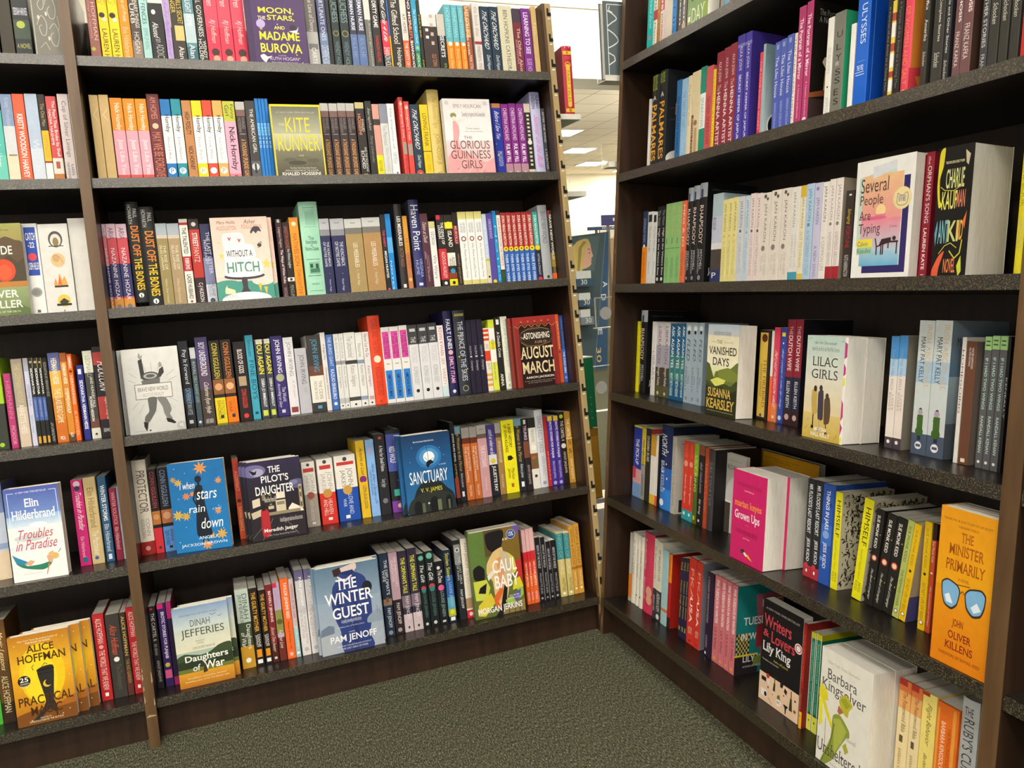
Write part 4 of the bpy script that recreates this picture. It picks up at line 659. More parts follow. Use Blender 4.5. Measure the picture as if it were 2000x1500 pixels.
-1301.5 21.6 225 80 0.0 0|s=1c1a20|8c2236 26283c@.54-.86 3a2024@.86-1|crimson and navy paperback|.06-.14,.3-.7 e8b8b8 THE|.15-.48,.25-.75 f4dcd8/b DUTCH WIFE|.58-.83,.3-.7 e0e4ec/b ELLEN KEITH|o .92 .5 .28 c8a8a8
-1193.3 103.4 197 15 0.0 0|F T=44 A=lilac c=1|c8c0a4|!the three women walking away cover!thick pale display paperback with three women walking away arm in arm
-1055.4 17.2 202 80 0.0 0||e8dcd4 4a90d0@.0-.2 a8c8e4@.2-.35 4a4048@.9-1|sky blue to cream paperback|.12-.48,.3-.6 8898a8/s MARTHA HALL KELLY|.5-.66,.2-.45 a8988c ROSES|.52-.66,.55-.8 a8988c LOST|o .94 .5 .2 f0e8e4
-1037.1 16.8 204 80 0.0 0|s=8a8478|e8dcd4 4a90d0@.0-.2 a8c8e4@.2-.35 4a4048@.9-1|sky blue to cream paperback|.12-.48,.3-.6 8898a8/s MARTHA HALL KELLY|.5-.66,.2-.45 a8988c ROSES|.52-.66,.55-.8 a8988c LOST|o .94 .5 .2 f0e8e4
-998.5 30.5 232 80 0.0 0||ccd4d4 a9c4d8@.3-.46 4c586c@.84-1|tall misty paperback with a green coated woman|.03-.5,.55-.85 d0b890/s IRISH ABOVE ALL|.12-.46,.2-.5 2c3c48/s MARY PAT KELLY|r .845-.89 .4-.62 222c44|o .66 .5 .1 4a4038|o .68 .5 .16 b0a0b8|r .7-.84 .32-.7 44682c|o .825 .5 .26 3f6228|o .73 .5 .2 44682c|o .93 .5 .22 e8ecf0|r .92-.94 .35-.65 556
-967.0 33.2 233 80 0.0 0|s=76828a A=irish|ccd4d4 a9c4d8@.3-.46 4c586c@.84-1|tall misty paperback with a green coated woman|.03-.5,.55-.85 d0b890/s IRISH ABOVE ALL|.12-.46,.2-.5 2c3c48/s MARY PAT KELLY|r .845-.89 .4-.62 222c44|o .66 .5 .1 4a4038|o .68 .5 .16 b0a0b8|r .7-.84 .32-.7 44682c|o .825 .5 .26 3f6228|o .73 .5 .2 44682c|o .93 .5 .22 e8ecf0|r .92-.94 .35-.65 556
-914.4 7.6 207 80 0.0 0||e4e0da|narrow white paperback|.1-.6 8a3a34 HOMEGOING
-905.9 18.6 201 80 0.0 0|s=7a7068|6c4634|chocolate brown paperback|.05-.22,.55-.75 f0e8e0 WALTER KEMPOWSKI|.05-.2,.3-.48 f0e8e0 ALL FOR NOTHING|r .95-.98 .3-.7 e8e0c8
-874.5 11.6 210 80 0.0 0||5c5c5e a8d48c@.0-.1|grey paperback with a mint top|r .03-.04 .2-.8 3c5c30|r .06-.07 .2-.8 3c5c30|.16-.55,.3-.7 b8dcd0/b IF I HAD TWO WINGS|.6-.88,.3-.7 c8dcd4/b RANDALL KENAN|o .95 .5 .2 eee
-862.0 12.3 212 80 0.0 0|=
-848.9 12.0 212 80 0.0 0|=
-836.0 4.7 212 80 0.0 0|M|1b1a1c|black paperback beside the upright|.3-.6 bbb KENEALLY
#C5
-1939.1 43.4 206 80 0.0 0||34409c e4dc2c@.0-.02 d8a0a0@.6-.8 7a9cc8@.8-1|blue and pink collage paperback|.18-.54,.3-.7 f0f0f8/b THE PICK-UP|r .58-.74 .0-.4 c8485c
-1894.6 20.3 204 80 0.0 0|M|9a9a94 d8c440@.0-.5|grey and mustard paperback|.15-.52 2c2c24/b TREN HEROUDE|.65-.95 555/b UNWOOD
-1873.2 26.2 207 80 0.0 0|s=b03c3c M|35312c|charcoal paperback with a red cover|.1-.45 c8c0b0/b DHARMA BUMS
-1845.6 25.9 194 80 0.0 0|M|e8e4dc c89c38@.0-.3 e8c040@.86-1|white and gold paperback
-1818.7 10.6 196 80 0.0 0|M|eae2da e8604c@.86-1|thin white and coral paperback
-1807.0 8.4 198 80 0.0 0|M|1d1b1a|thin coal black paperback
-1797.6 53.6 229 80 0.0 0|h s=1c2438|1c2c58 2a62b8@.5-.75 3a84d8@.75-1|midnight blue hardback with stars|.1-.36,.15-.6 f0f4f8/i NORTH|.42-.8,.15-.45 d0dcec BRAD KESSLER|o .3 .7 .05 fff|o .45 .6 .05 fff|o .55 .3 .05 fff|o .62 .7 .06 fff|o .75 .5 .05 fff|o .92 .3 .18 f0f4f8
-1738.9 19.7 207 80 0.0 0|A=birds s=c8c4b8 M|b8b4a8|stone grey paperback with black birds|.1-.9 8a867c CALLING TO THE QUEENS
-1685.6 23.4 204 80 0.0 0|M|d8402c 3aa0a8@.87-1|tomato red paperback with a teal foot|.04-.2 e87858 DANIEL KEYES|o .28 .5 .35 e8a088|.4-.8,.3-.7 f8d8cc/i Flowers for Algernon|o .92 .5 .2 e0f0f0
-1661.2 20.6 205 80 0.0 0|=
-1639.2 18.0 206 80 0.0 0|M|58682c 8ab038@.0-.4|olive green paperback|.15-.6 c8dc5c/b LILY KING|r .9-.95 .3-.7 e8c838
-1619.9 23.8 205 80 0.0 0|M|23201f 8a5038@.0-.12|black paperback with script|.2-.6 b0a8b8/i daily rituals poets|.66-.86,.3-.7 e8e8e8/i lily king|r .92-.95 .3-.6 ddd
-1592.6 13.0 203 80 0.0 0|M|b04c30|thin brick orange paperback|.2-.8 d87858 HEART LAMP
-1578.4 22.0 202 80 0.0 0|h s=1f1d1e D=140|3f3f42|dark grey hardback|.15-.7 77777c SALTWATER
-1569.0 86.0 196 118 0.0 0|F T=10 A=row|b4b2aa|!the grey arches cover!grey display book with pale arches standing behind the thick hot pink book
-1581.3 217.3 196 226 0.0 0|F T=18 A=yellowb|d89c14|!the rear yellow cover!mustard yellow book standing face out behind the thick hot pink book
-1386.5 111.0 199 8 0.0 0|F T=52 A=grown c=6|cc2468|!the hot pink brick thick book!thick hot pink display paperback with orange and white lettering
-1238.5 20.8 204 80 0.0 0||26282c b03440@.88-1|black paperback with red flowers|.05-.55 e8ecec/b MR FLOOD'S LAST RESORT|.6-.84 f0f0f0/b JESS KIDD|o .88 .4 .25 c8384c|r .92-.95 .4-.6 eee
-1216.8 20.9 205 80 0.0 0|=
-1195.1 28.0 204 80 0.0 0||2c58b0 3c70c8@.4-.6|blue floral paperback|.06-.45,.25-.7 f0f4fc/b THINGS IN JARS|.58-.84,.25-.65 e8f0fc/b JESS KIDD|o .5 .5 .3 88a8e0|o .2 .8 .15 1c4080|o .75 .2 .15 6090d8
-1166.4 4.1 206 80 0.0 0|M|2a4f9c|sliver of blue floral paperback
-1161.6 18.3 195 80 0.0 0|A=himself s=cfc8ac|ece41c|lemon yellow paperback|.08-.46,.3-.8 3c3808/s HIMSELF|.5-.8,.3-.6 b0a80c beautiful magical realism|.82-.92,.5-.8 8a8408 JESS|.82-.92,.2-.45 8a8408 KIDD
-1106.4 22.8 199 80 4.9 0|A=himself s=cfc8ac|ece41c|lemon yellow paperback|.08-.46,.3-.8 3c3808/s HIMSELF|.5-.8,.3-.6 b0a80c beautiful magical realism|.82-.92,.5-.8 8a8408 JESS|.82-.92,.2-.45 8a8408 KIDD
-1074.9 18.3 186 80 4.5 0||262421|black paperback with an orange seal|.06-.4,.25-.6 f0ece4/b SUE MONK KIDD|o .5 .5 .32 d8502c|o .5 .5 .22 f0d8c8|.6-.95,.3-.6 e8e4d8/i The Book of Longings|o .25 .85 .06 c8b040|o .7 .9 .06 c8b040
-1055.4 20.2 184 80 6.5 0|=
-1034.0 21.7 183 80 6.6 0|=
-1010.9 13.5 185 80 6.3 0||b8c46c|sage green paperback|.06-.42,.3-.7 4c5428 SUE MONK KIDD|.5-.88,.3-.7 5c6430 THE MERMAID CHAIR|o .93 .5 .3 a05030|o .93 .5 .2 eee
-996.3 14.4 182 80 6.2 0|s=c8b89c A=bees|eec41c|golden yellow paperback with a bee|.06-.42,.3-.65 a8800c SUE MONK KIDD|o .48 .5 .18 3c2408|.56-.9,.3-.7 a87810 SECRET LIFE OF BEES|o .93 .5 .3 a06020|o .93 .5 .2 eee
-956.7 14.3 192 80 0.0 0||eec41c|golden yellow paperback with a bee|.06-.42,.3-.65 a8800c SUE MONK KIDD|o .48 .5 .18 3c2408|.56-.9,.3-.7 a87810 SECRET LIFE OF BEES|o .93 .5 .3 a06020|o .93 .5 .2 eee
-940.4 8.2 192 80 0.0 0|M|c8502c 33201c@.0-.15|rust red paperback|.16-.35 f0e0d0 Sue Monk Kidd|o .45 .5 .25 f0e0d8|.55-.95,.3-.7 f8e8d8/i The Invention of Wings
-866.8 94.3 249 6 0.0 0|F T=26 A=minister c=0|e09a14|!the aviator sunglasses cover!orange display paperback with mirrored aviator sunglasses
#C6
-1911.7 10.4 202 64 0.0 0|M|b8b4ac d87c28@.6-.95|thin white and orange paperback
-1899.9 24.8 207 64 0.0 0|h|e4dfd0|ivory hardback|.1-.6 b0aa9c IF THE CREEK
-1873.6 17.2 207 64 0.0 0|h|e4dfd0|slim ivory hardback|.2-.6 999 MAGICAL THINKING|o .85 .5 .15 333
-1854.5 17.7 207 64 0.0 0|h|e4dfd0|slim ivory hardback|.2-.6 999 MAGICAL THINKING|o .85 .5 .15 333
-1835.6 50.8 227 64 0.0 0|h s=8c2038|d03c5c|rose red hardback|.05-.48,.1-.35 f8d8dc/i The Last Story of Mina Lee|.55-.85,.1-.35 f0c0c8/i Nancy Jooyoun Kim|o .72 .85 .3 e0a888|o .82 .85 .28 e0a888
-1780.2 14.0 223 64 0.0 0|M|ddd8c4 3c3c3c@.62-1|thin ivory and black paperback|.1-.5 444 MY BRILLIANT LIFE|.7-.9 ddd AERAN KIM
-1764.6 24.4 220 64 0.0 0|M|ddd8c4 3c3c3c@.62-1|ivory and black paperback|.1-.5,.3-.7 444 MY BRILLIANT LIFE|.65-.88,.2-.8 ddd AERAN KIM|o .95 .5 .3 ddd
-1737.6 26.6 206 64 0.0 0|M|a4c8cc c87850@.78-.82|pale aqua paperback with a tan stripe
-1709.7 14.9 202 64 0.0 0|h s=a8241c D=150|e8801c b0201c@.38-.85 301818@.85-1|orange and scarlet hardback|.05-.3 a84c10 ROMANCE
-1653.5 13.3 209 64 0.0 0|M|2c2440|dark purple paperback with yellow words|.05-.15 c8c83c PALE|.28-.75 d0cc34 Fifteen Dogs Please|.85-.92 c8c83c x
-1639.3 11.7 212 64 0.0 0|=
-1626.7 10.6 215 64 0.0 0|=
-1615.2 30.8 224 64 0.0 0||d03a2c|signal red paperback|.12-.5,.3-.7 e8a898 FKA|.46-.75,.3-.7 f8e4dc/b USA|.8-.88,.25-.75 f0c0b0 REED KING|o .96 .5 .1 8a1c14
-1582.8 23.8 222 64 0.0 0|s=7c7a84|d03a2c|signal red paperback|.12-.5,.3-.7 e8a898 FKA|.46-.75,.3-.7 f8e4dc/b USA|.8-.88,.25-.75 f0c0b0 REED KING|o .96 .5 .1 8a1c14
-1537.6 26.6 211 64 0.0 0||2c2036|blackcurrant paperback|.05-.6,.15-.4 b8a8b8 A THOUSAND YEARS OF INTIMATE BONDS|.75-.9,.15-.4 a898a8 DESIRE|r .95-.98 .1-.3 eee
-1506.8 22.6 215 64 0.0 0||d0747c|salmon pink paperback|.05-.55,.3-.75 f4f0f0/b FIVE TUESDAYS IN WINTER|.6-.85,.3-.7 3c2024 LILY KING|o .95 .5 .2 e0a030
-1482.3 20.0 215 64 0.0 0|M|d0747c|salmon pink paperback|.05-.55,.3-.75 f4f0f0/b FIVE TUESDAYS IN WINTER|.6-.85,.3-.7 3c2024 LILY KING|o .95 .5 .2 e0a030
-1460.2 17.7 215 64 0.0 0|=
-1440.6 20.2 214 64 0.0 0|A=tues s=1f7c7c|d0747c|salmon pink paperback|.05-.55,.3-.75 f4f0f0/b FIVE TUESDAYS IN WINTER|.6-.85,.3-.7 3c2024 LILY KING|o .95 .5 .2 e0a030
-1321.1 122.3 227 55 0.0 0|F T=24 A=writers|1c191a|!the black wine bottle pattern cover!black display paperback with red title above small wine bottles
-1191.7 7.5 222 50 0.0 0|s=8c1f1e M|a8201e 8a1c1a@.62-.84 f0b02c@.84-1|dark red paperback with a yellow foot|.1-.55,.3-.7 c86838/s THE BEAN TREES|.66-.82,.3-.7 d08050/s BARBARA KINGSOLVER|o .88 .5 .2 a06010
-1183.8 11.8 206 64 0.0 0||1c8060 d8d41c@.0-.06 44442c@.82-.84 dce02c@.84-1|green paperback with white edges|r .0-1 .0-.12 e8e8e0|r .0-1 .88-1 e8e8e0|.1-.5,.35-.65 88c8a0/bs BARBARA KINGSOLVER|.52-.8,.35-.65 7ab890/s THE BEAN TREES|o .9 .5 .15 556
-1169.7 13.5 208 64 0.0 0|=
-1096.6 122.9 222 8 0.0 0|F T=50 A=unsheltered c=1|dedbd0|!the pitcher plant cover!thick white display paperback with yellow green pitcher plants
-968.6 24.4 211 64 0.0 0||e6d2a0 d8743c@.0-.1 e0a460@.1-.25|cream and orange paperback|r .0-.05 .0-.7 b03028|.1-.45,.4-.75 5c4c2c/s The Poisonwood Bible|r .48-.54 .3-.6 5c4c34|.6-.95,.3-.55 8a7a50/s BARBARA KINGSOLVER
-943.2 21.5 211 64 0.0 0||e6d2a0 d8743c@.0-.1 e0a460@.1-.25|cream and orange paperback|r .0-.05 .0-.7 b03028|.1-.45,.4-.75 5c4c2c/s The Poisonwood Bible|r .48-.54 .3-.6 5c4c34|.6-.95,.3-.55 8a7a50/s BARBARA KINGSOLVER
-920.6 28.0 211 64 0.0 0||ecd878|custard yellow paperback|.08-.45,.3-.7 5c4c1c/i Flight Behavior|.5-.9,.3-.6 6a5a28/i Barbara Kingsolver|r .0-.03 .0-.5 a83028
-891.6 40.4 208 64 0.0 0||e67020|bright orange paperback|.18-.6,.55-.7 a84010/s THE POISONWOOD BIBLE|.15-.6,.25-.45 fbd8b4/bs BARBARA KINGSOLVER|r .02-.9 .75-.9 e8a040|r .05-.9 .05-.15 e8a040
-849.3 29.9 237 64 0.0 0|h|b9bcbc|silver hardback with thin black capitals|.06-.12,.25-.75 3c3c3c/h THE|.14-.6,.25-.85 4c4c4c RUBY'S CURSE
-817.5 26.8 238 64 0.0 0|h|b9bcbc|silver hardback with thin black capitals|.06-.12,.25-.75 3c3c3c/h THE|.14-.6,.25-.85 4c4c4c RUBY'S CURSE
'''
ART = {}
cur = None
for ln in r'''
=scroll
R 4 2 6 98 c9c7b8
L b9b7a6 2.5 20 10 35 6 48 12 44 22 32 22 28 14 36 14
L b9b7a6 2.5 60 8 80 12 86 22 74 30 62 24 66 16 76 18
L b9b7a6 2.5 18 40 30 30 46 34 46 46 34 50 26 44 34 40
L b9b7a6 2.5 56 40 74 36 86 46 80 58 64 58 58 50 68 46
L b9b7a6 2.5 16 66 34 56 50 64 44 76 30 76 24 68 34 66
L b9b7a6 2.5 58 70 78 64 90 76 78 88 62 84 62 76 72 74
L b9b7a6 2 20 90 40 84 52 92
L b9b7a6 2 50 28 56 34 52 44
L b9b7a6 2 90 56 94 66 90 72
E 40 30 4 2.4 c9c7b8
E 52 54 4 2.4 c9c7b8
E 24 58 4 2.4 c9c7b8
E 84 8 4 2.4 c9c7b8
E 54 80 4 2.4 c9c7b8
=burova
R 0 0 9 100 3f2853
R 9 0 10 100 392448
T 22 30 82 38 f0e23a/b MOON,
T 20 41 33 45 e8dcc0/bs THE
T 36 39 82 46 f0e23a/b STARS,
T 46 52 64 56 f0e23a/b AND
T 20 59 88 69 f0e23a/b MADAME
T 20 73 90 84 f0e23a/b BUROVA
T 48 86.5 62 88 c8b0d8 A NOVEL
T 34 89 82 93 d4c0e4 RUTH HOGAN
T 36 95 80 97 e8e0f0 THE KEEPER OF LOST THINGS
C 24 50 7.5 b8a4d8
R 22 54.5 26 57 c8a880
E 78 53 6 3 2c2430
P f0ece8 70 58 84 56 88 52 84 60
P f0ece8 18 88 24 86 30 89 38 88 30 92 26 96 20 92
P e8e4f0 18 97 26 98.5 36 99.5 28 99.5
P e8e4f0 90 94 84 98 76 99.5 86 99.5
C 80 86 1.2 d8b838
C 84 90 1 d8b838
C 66 72 1 d8d0e8
C 52 50 1 d8d0e8
=kite
R 0 0 100 3 e6d426
R 0 97 100 100 d8c41e
R 0 0 3 100 d8c832
R 97 0 100 100 d8c832
G 3 3 97 40 6e6e5c b0b094
G 3 40 97 62 c8c8a4 9a9a7c
G 3 62 97 97 7a775f 4c4838
T 12 10 88 12 b8b8a4 #1 NEW YORK TIMES BESTSELLER
T 14 26 26 29 d8d4a8/s THE
T 28 18 76 38 dcd23c KITE
T 10 42 92 64 dcd23c RUNNER
T 48 69 58 71 d8d4a8 A NOVEL
E 30 76 12 3 5c5a48
E 56 74 16 3 686650
E 76 77 12 3 5c5a48
E 44 80 18 3 464436
T 28 86 80 88 e4e0d0 The New York Times Book Review
T 18 89.5 84 91.5 e4e0d0 WITH A FOREWORD BY THE AUTHOR
T 12 92.5 88 97 f4f0e4/b KHALED HOSSEINI
=guinness
G 0 0 100 55 dcd8d8 f2eeee
G 0 55 100 100 f0d4d4 eeb8bc
R 4 3 12 8 c8c4c4
R 86 3 94 8 c8c4c4
T 22 7 80 12 8c7468 EMILY HOURICAN
E 20 22 6.5 3.5 8a9050
E 21 26 4 3 f0dcd0
P eda6a8 18 30 28 31 30 44 26 58 34 74 14 72 16 52
P f0dcd0 24 30 36 26 37 28 28 34
P eda6a8 0 78 20 66 50 74 80 84 100 78 100 100 0 100
L f0c8c8 1.5 20 100 40 76
L f0c8c8 1.5 40 100 60 80
L f0c8c8 1.5 64 100 80 86
T 38 17 88 25 6c6460 Channelling the daughters of the Guinness family
T 44 38 74 40 6c6460 Three sisters
T 42 42 80 44 6c6460 One shared destiny
T 38 49 56 53 8c5c54 THE
T 8 55 92 66 6b4d48 GLORIOUS
T 8 68 92 79 6b4d48 GUINNESS
T 28 81 72 92 6b4d48 GIRLS
C 60 95 1.2 c86870
C 76 96 1.2 c86870
C 20 92 1.2 c86870
=river
G 0 0 100 20 a0a058 9a8c50
P 5c4a34 0 22 20 14 40 20 66 14 86 18 100 22 100 62 0 62
P 4a4030 56 40 70 34 86 42 100 38 100 66 56 64
E 58 50 22 12 d04a28
E 58 52 14 8 e85c34
R 0 62 100 68 b87c38
G 0 68 100 100 8fa070 6c7c4c
P 5c7040 62 90 80 86 100 92 100 100 58 100
T 30 24 78 33 f0ece0/b PRIDE
T 20 71 80 79 f0ece0/b RIVER
T 16 82 86 90 f0ece0/b KELLER
T 4 3 50 5 3c3820 "A vivid journey"
T 20 6 76 8 3c3820 More than one wild river
T 20 93 80 95 e0dcc0 A NOVEL OF THE DELTA
=vignettes
E 55 17 24 9 55504a
E 55 18 18 7 d8d4cc
E 55 20 10 5 8a7a50
R 30 24 80 25 4a4640
E 56 40 24 8 d8b888
E 50 38 12 4 c8a070
L 8a5c3c 1 38 36 50 34 66 38 72 44
P d8a050 34 68 40 60 46 66 54 55 62 62 70 58 78 68
P d86838 46 66 54 58 60 68
R 34 68 80 70 2c2a28
E 60 85 22 7 e0c050
P 3c3830 44 86 60 82 78 86 70 88 48 88
R 34 88 84 90.5 2c2a28
R 56 95 59 97 444
=hitch
G 0 0 100 70 f0c8b8 f4dccf
R 0 76 100 100 4f9c8c
E 82 76 20 6 f4dccf
E 20 77 18 3 4f9c8c
T 10 4 44 9 4a3c3c/i Mary Hollis
T 10 10 44 15 c07060 HUDDLESTON
T 58 3 80 8 4a3c3c/i Asher
T 54 9 90 14 c07060 FOGLE PAUL
P f7f3e9 18 22 22 19 46 18 54 21 56 34 20 36
P c05c5c 27 24 29 23.4 30 25 32 23.4 33 24 30 28
P c05c5c 44 26 46 25.4 47 27 49 25.4 50 26 47 30
P fbf9f2 20 38 22 34 60 32 70 34 72 48 20 51
P f0ece0 20 51 72 48 74 51 20 53
P fbf9f2 18 54 22 50 70 49 80 52 82 66 20 70
T 22 39 68 47 44404a/b WITHOUT A
T 21 53 78 66 55907c/b HITCH
E 50 70 36 4.2 453f4a
E 50 68 33 3.4 fbf9f2
P 453f4a 44 72 54 72 54 84 60 90 66 94 40 96 38 92 45 84
T 42 91 62 94 c8c0c8/i A Novel
P 453f4a 68 18 74 12 84 12 88 18 82 17 78 20 74 17 70 20
L 453f4a 1 80 32 86 30 84 36 78 37
E 82 34 4 2 453f4a
P e8d060 12 44 14 42 16 44 19 44 16 46 17 49 14 47 11 48 12 46 9 44
P e8d060 88 54 92 50 94 55 99 55 95 58 96 62 91 60 86 62 88 58 84 55
P e8d060 8 30 11 28 12 31
P e0c048 72 80 79 80 76 90
P e0c048 82 84 89 84 86 94
P f4e8b8 14 84 18 80 18 83 30 86 30 90 14 90
E 50 98 44 9 fbfaf6
T 12 90 34 97 a89c98 "A sweet, nuanced, modern love story"
=bnw
G 0 0 100 100 dcdcd8 c6c6c2
L 8c8c88 .6 20 40 6 36
L 8c8c88 .6 22 34 10 28
L 8c8c88 .6 40 28 36 18
L 8c8c88 .6 50 28 50 17
L 8c8c88 .6 60 28 66 18
L 8c8c88 .6 76 34 90 28
L 8c8c88 .6 78 40 94 36
L 8c8c88 .6 22 62 10 70
L 8c8c88 .6 30 66 20 76
L 8c8c88 .6 76 60 90 66
L 8c8c88 .6 70 64 84 74
L 8c8c88 .6 50 64 50 76
P 3a3a3a 28 14 35 12 37 30 40 33 30 36
P 9a9a98 30 12 29 9 31 5 34 9 37 7 35 12
P 3a3a3a 64 26 71 23 72 30 64 36 60 34
P 9a9a98 64 24 63 20 66 17 69 19 70 23
E 47 34 16 6 4c4c4c
E 47 33 12 3.4 b0b0ac
E 47 33 8 2 5a5a58
P 6a6a68 30 38 64 36 62 44 32 44
R 17 42 83 60 55554f
R 18 42.7 82 59.3 dcdad6
T 22 46 76 51 5a564e/s BRAVE NEW WORLD
T 30 53 68 57 a09a90/s ALDOUS HUXLEY
P 62625f 38 59 54 59 50 74 40 84 34 88 28 86 30 80 38 74
P 7c7c78 54 59 70 60 78 74 74 80 78 86 68 84 64 78 62 70
P 1f1f1f 26 86 34 88 32 94 30 98 26 92
P 1f1f1f 66 84 76 86 84 91 80 92 68 89
C 93 95 9 b4b4b0
T 90 93 96 96 fff P.S.
T 8 96.5 30 97.5 888 HARPER PERENNIAL
C 36 97 1.6 222
=august
R 4 0 100 100 7a2224
G 12 8 88 50 1d1614 1a1210
G 12 50 88 100 1a1210 2a1614
P 8c2a28 4 8 14 8 12 60 10 100 4 100
P 8c2a28 100 6 90 8 90 60 94 100 100 100
R 0 0 4 100 8a4030
P 9a2c2a 4 0 100 0 100 9 92 13 84 9 76 13 68 9 60 13 52 9 44 13 36 9 28 13 20 9 12 13 4 10
L c8783c 1.4 4 12 12 15 20 11 28 15 36 11 44 15 52 11 60 15 68 11 76 15 84 11 92 15 100 11
C 20 7 2 c8783c
C 36 7 2 c8783c
C 52 7 2 c8783c
C 68 7 2 c8783c
C 84 7 2 c8783c
E 52 29 40 14 4c3a28
E 52 29 37 12.6 2c221c
L a07c48 1 16 36 30 42 60 42 86 38
L a07c48 1 18 22 34 18 66 17 84 20
T 16 28 22 31 d8c8a8 The
T 22 23 84 32 f0e8d8/b ASTONISHING
T 48 35 76 38.5 c8a070 A LIFE OF
T 12 43 90 60 e8d4a4/bs AUGUST
T 14 64 90 81 e8d4a4/bs MARCH
T 20 85 86 89 ece4d4/b AARON JACKSON
T 16 91 88 92.5 c8bca8 A witty, sparkling debut with a heart as big
T 24 93.5 80 95 c8bca8 as the stages that inspired it
=elin
G 0 0 100 30 4c5ca8 6f8cc8
G 0 30 100 42 8fb4dc d4e2ee
R 0 42 100 100 f0eeea
G 0 62 100 74 d8e2ea f0eeea
L e8ecf4 .9 18 5 6 5 6 42
L e8ecf4 .9 82 5 95 5 96 42
T 22 4 78 6 e0e4f0 #1 NEW YORK TIMES BESTSELLER
T 36 12 62 21 f6f6fa/bs Elin
T 10 24 90 34 f6f6fa/bs Hilderbrand
E 56 41 16 3 eef0f4
E 28 44 12 2 e8ecf2
E 40 54 30 4 c8ccd0
T 14 45 84 55 c04c5c/i Troubles
T 10 56 90 67 c04c5c/i in Paradise
P 2f88a8 2 70 12 74 30 80 24 84 8 80
P 2f7c60 8 80 28 84 52 84 74 82 66 88 54 90 34 88 18 85
P d8a882 22 82 34 78 42 80 34 84
P d8a882 64 76 72 74 76 80 72 84 66 82
C 80 77 6.5 d8b468
P e0b070 66 74 76 71 80 76
P c08858 66 84 69 84 62 95 60 96
L 333 1 86 74 92 70
T 18 92 52 93 b0b0b0 A NOVEL OF WINTER IN PARADISE
=stars
G 0 0 100 100 1a6aa6 1e78b8
C 12 6 .8 cfe2f2
C 30 12 .7 cfe2f2
C 90 20 .8 cfe2f2
C 14 40 .8 cfe2f2
C 84 52 .8 cfe2f2
C 22 72 .7 cfe2f2
C 8 88 .8 cfe2f2
C 88 78 .8 cfe2f2
C 70 92 .7 cfe2f2
F 58 8 13 e8922c
F 16 22 8 d8a82c
F 8 18 6 c89428
F 88 24 7 e8922c
F 28 38 8 e8822c
F 10 58 11 d8b028
F 24 60 9 d8a828
F 82 58 7 e8922c
F 66 84 7 e0a028
F 84 84 11 e8a82c
F 56 94 11 e8922c
F 40 36 6 e8922c
E 52 20 6 4 17202c
P 17202c 46 28 58 28 60 48 66 74 66 84 42 84 40 74 44 48
P 17202c 50 22 54 22 54 29 50 29
L 17202c 3 46 30 40 42 46 50
L 17202c 2.4 50 84 50 91
L 17202c 2.4 58 84 58 91
T 18 22 46 30 f0f4f8/i i when
T 46 33 84 43 f0f4f8/i stars
T 30 49 60 57 f0f4f8/i rain
T 48 64 90 76 f0f4f8/i down
T 72 53 88 56 d0e0f0/i a novel
T 42 84 78 87.5 e8f0f8/s ANGELA
T 10 91 92 95 e8f0f8/s JACKSON-BROWN
=pilot
G 0 0 100 40 2f2744 23202c
G 0 40 100 100 241e2a 2a242a
E 14 12 22 8 6f6a98
E 20 14 12 5 a8a4c0
E 90 34 14 6 5c5a80
E 84 32 8 3 7c78a0
P 15131a 6 10 16 13 20 11 18 16 12 17
P d8cdb4 6 48 20 46 20 56 6 58
P c8bca0 2 64 24 60 24 68 4 72
R 50 42 66 50 e4dcc8
R 48 52 66 66 d0c4a8
R 50 54 64 58 8a8068
R 34 58 44 62 c8b898
P e8e0d0 70 64 78 58 96 66 98 70 72 70
R 92 36 98 66 b8a888
R 93 38 97 64 6a5a48
R 94 42 96 46 e0d0a8
R 94 52 96 58 e0d0a8
R 26 66 92 70 94886c
R 24 42 30 50 8a7a60
L 8c8078 .8 34 74 0 96
L 8c8078 .8 40 74 18 100
L 8c8078 .8 60 74 84 98
P b02a30 20 62 28 60 34 66 34 90 30 96 20 96 18 80
E 25 60 4.4 3 2c1c18
E 25 57.6 3 2 1a1414
P 8a2024 20 66 17 82 20 84
L 2c1c18 1.5 23 95 23 100
L 2c1c18 1.5 29 95 29 100
T 40 8 62 16 f4f0f0/bs THE
T 26 19 76 28 f4f0f0/b PILOT'S
T 14 32 84 43 f4f0f0/b DAUGHTER
T 28 46 50 54 e8e0c8 A Novel of Home, Women and War
E 39 44 2.5 1 8a9a40
E 39 56 2.5 1 8a9a40
T 52 74 94 82 d8d0d0 A heartfelt page turner about love and loss across time
T 22 86 84 92 f0ecec/b Meredith Jaeger
T 28 94 80 96.5 b8b0b4 USA Today Bestselling Author
=sanct
G 0 0 100 45 16365c 1f5c92
G 0 45 100 100 1f5c92 2a6ea0
E 53 30 26 15 2c70ac
E 53 30 20 11 4a90c8
E 53 30 11.5 7 eef4fa
L 10141c .8 50 14 52 36
P 10141c 48 36 56 34 62 38 54 40 50 44 46 40
L 10141c .8 44 30 52 36 62 32
T 24 8 66 11 e8eef4 Every crime has its season. Murderer's built on them.
T 72 40 86 42.5 c8d8e8 a novel
P 1c2428 4 90 14 82 22 70 36 61 58 60 74 64 84 72 96 80 98 100 4 100
P 2c302c 8 84 30 76 60 74 92 80 94 100 4 100
E 22 94 9 10 14181a
E 56 92 10 11 14181a
E 86 92 7 10 14181a
R 30 88 36 100 5c6450
R 62 86 70 100 6a7258
R 84 88 88 100 5c6450
C 44 89 2 c0c8c8
T 10 47 88 63 f4f8fc SANCTUARY
T 30 69 74 76 dcd03c V. V. JAMES
C 20 16 .8 a0b8d0
C 76 20 .8 a0b8d0
C 14 34 .8 a0b8d0
C 84 30 .8 a0b8d0
=magic
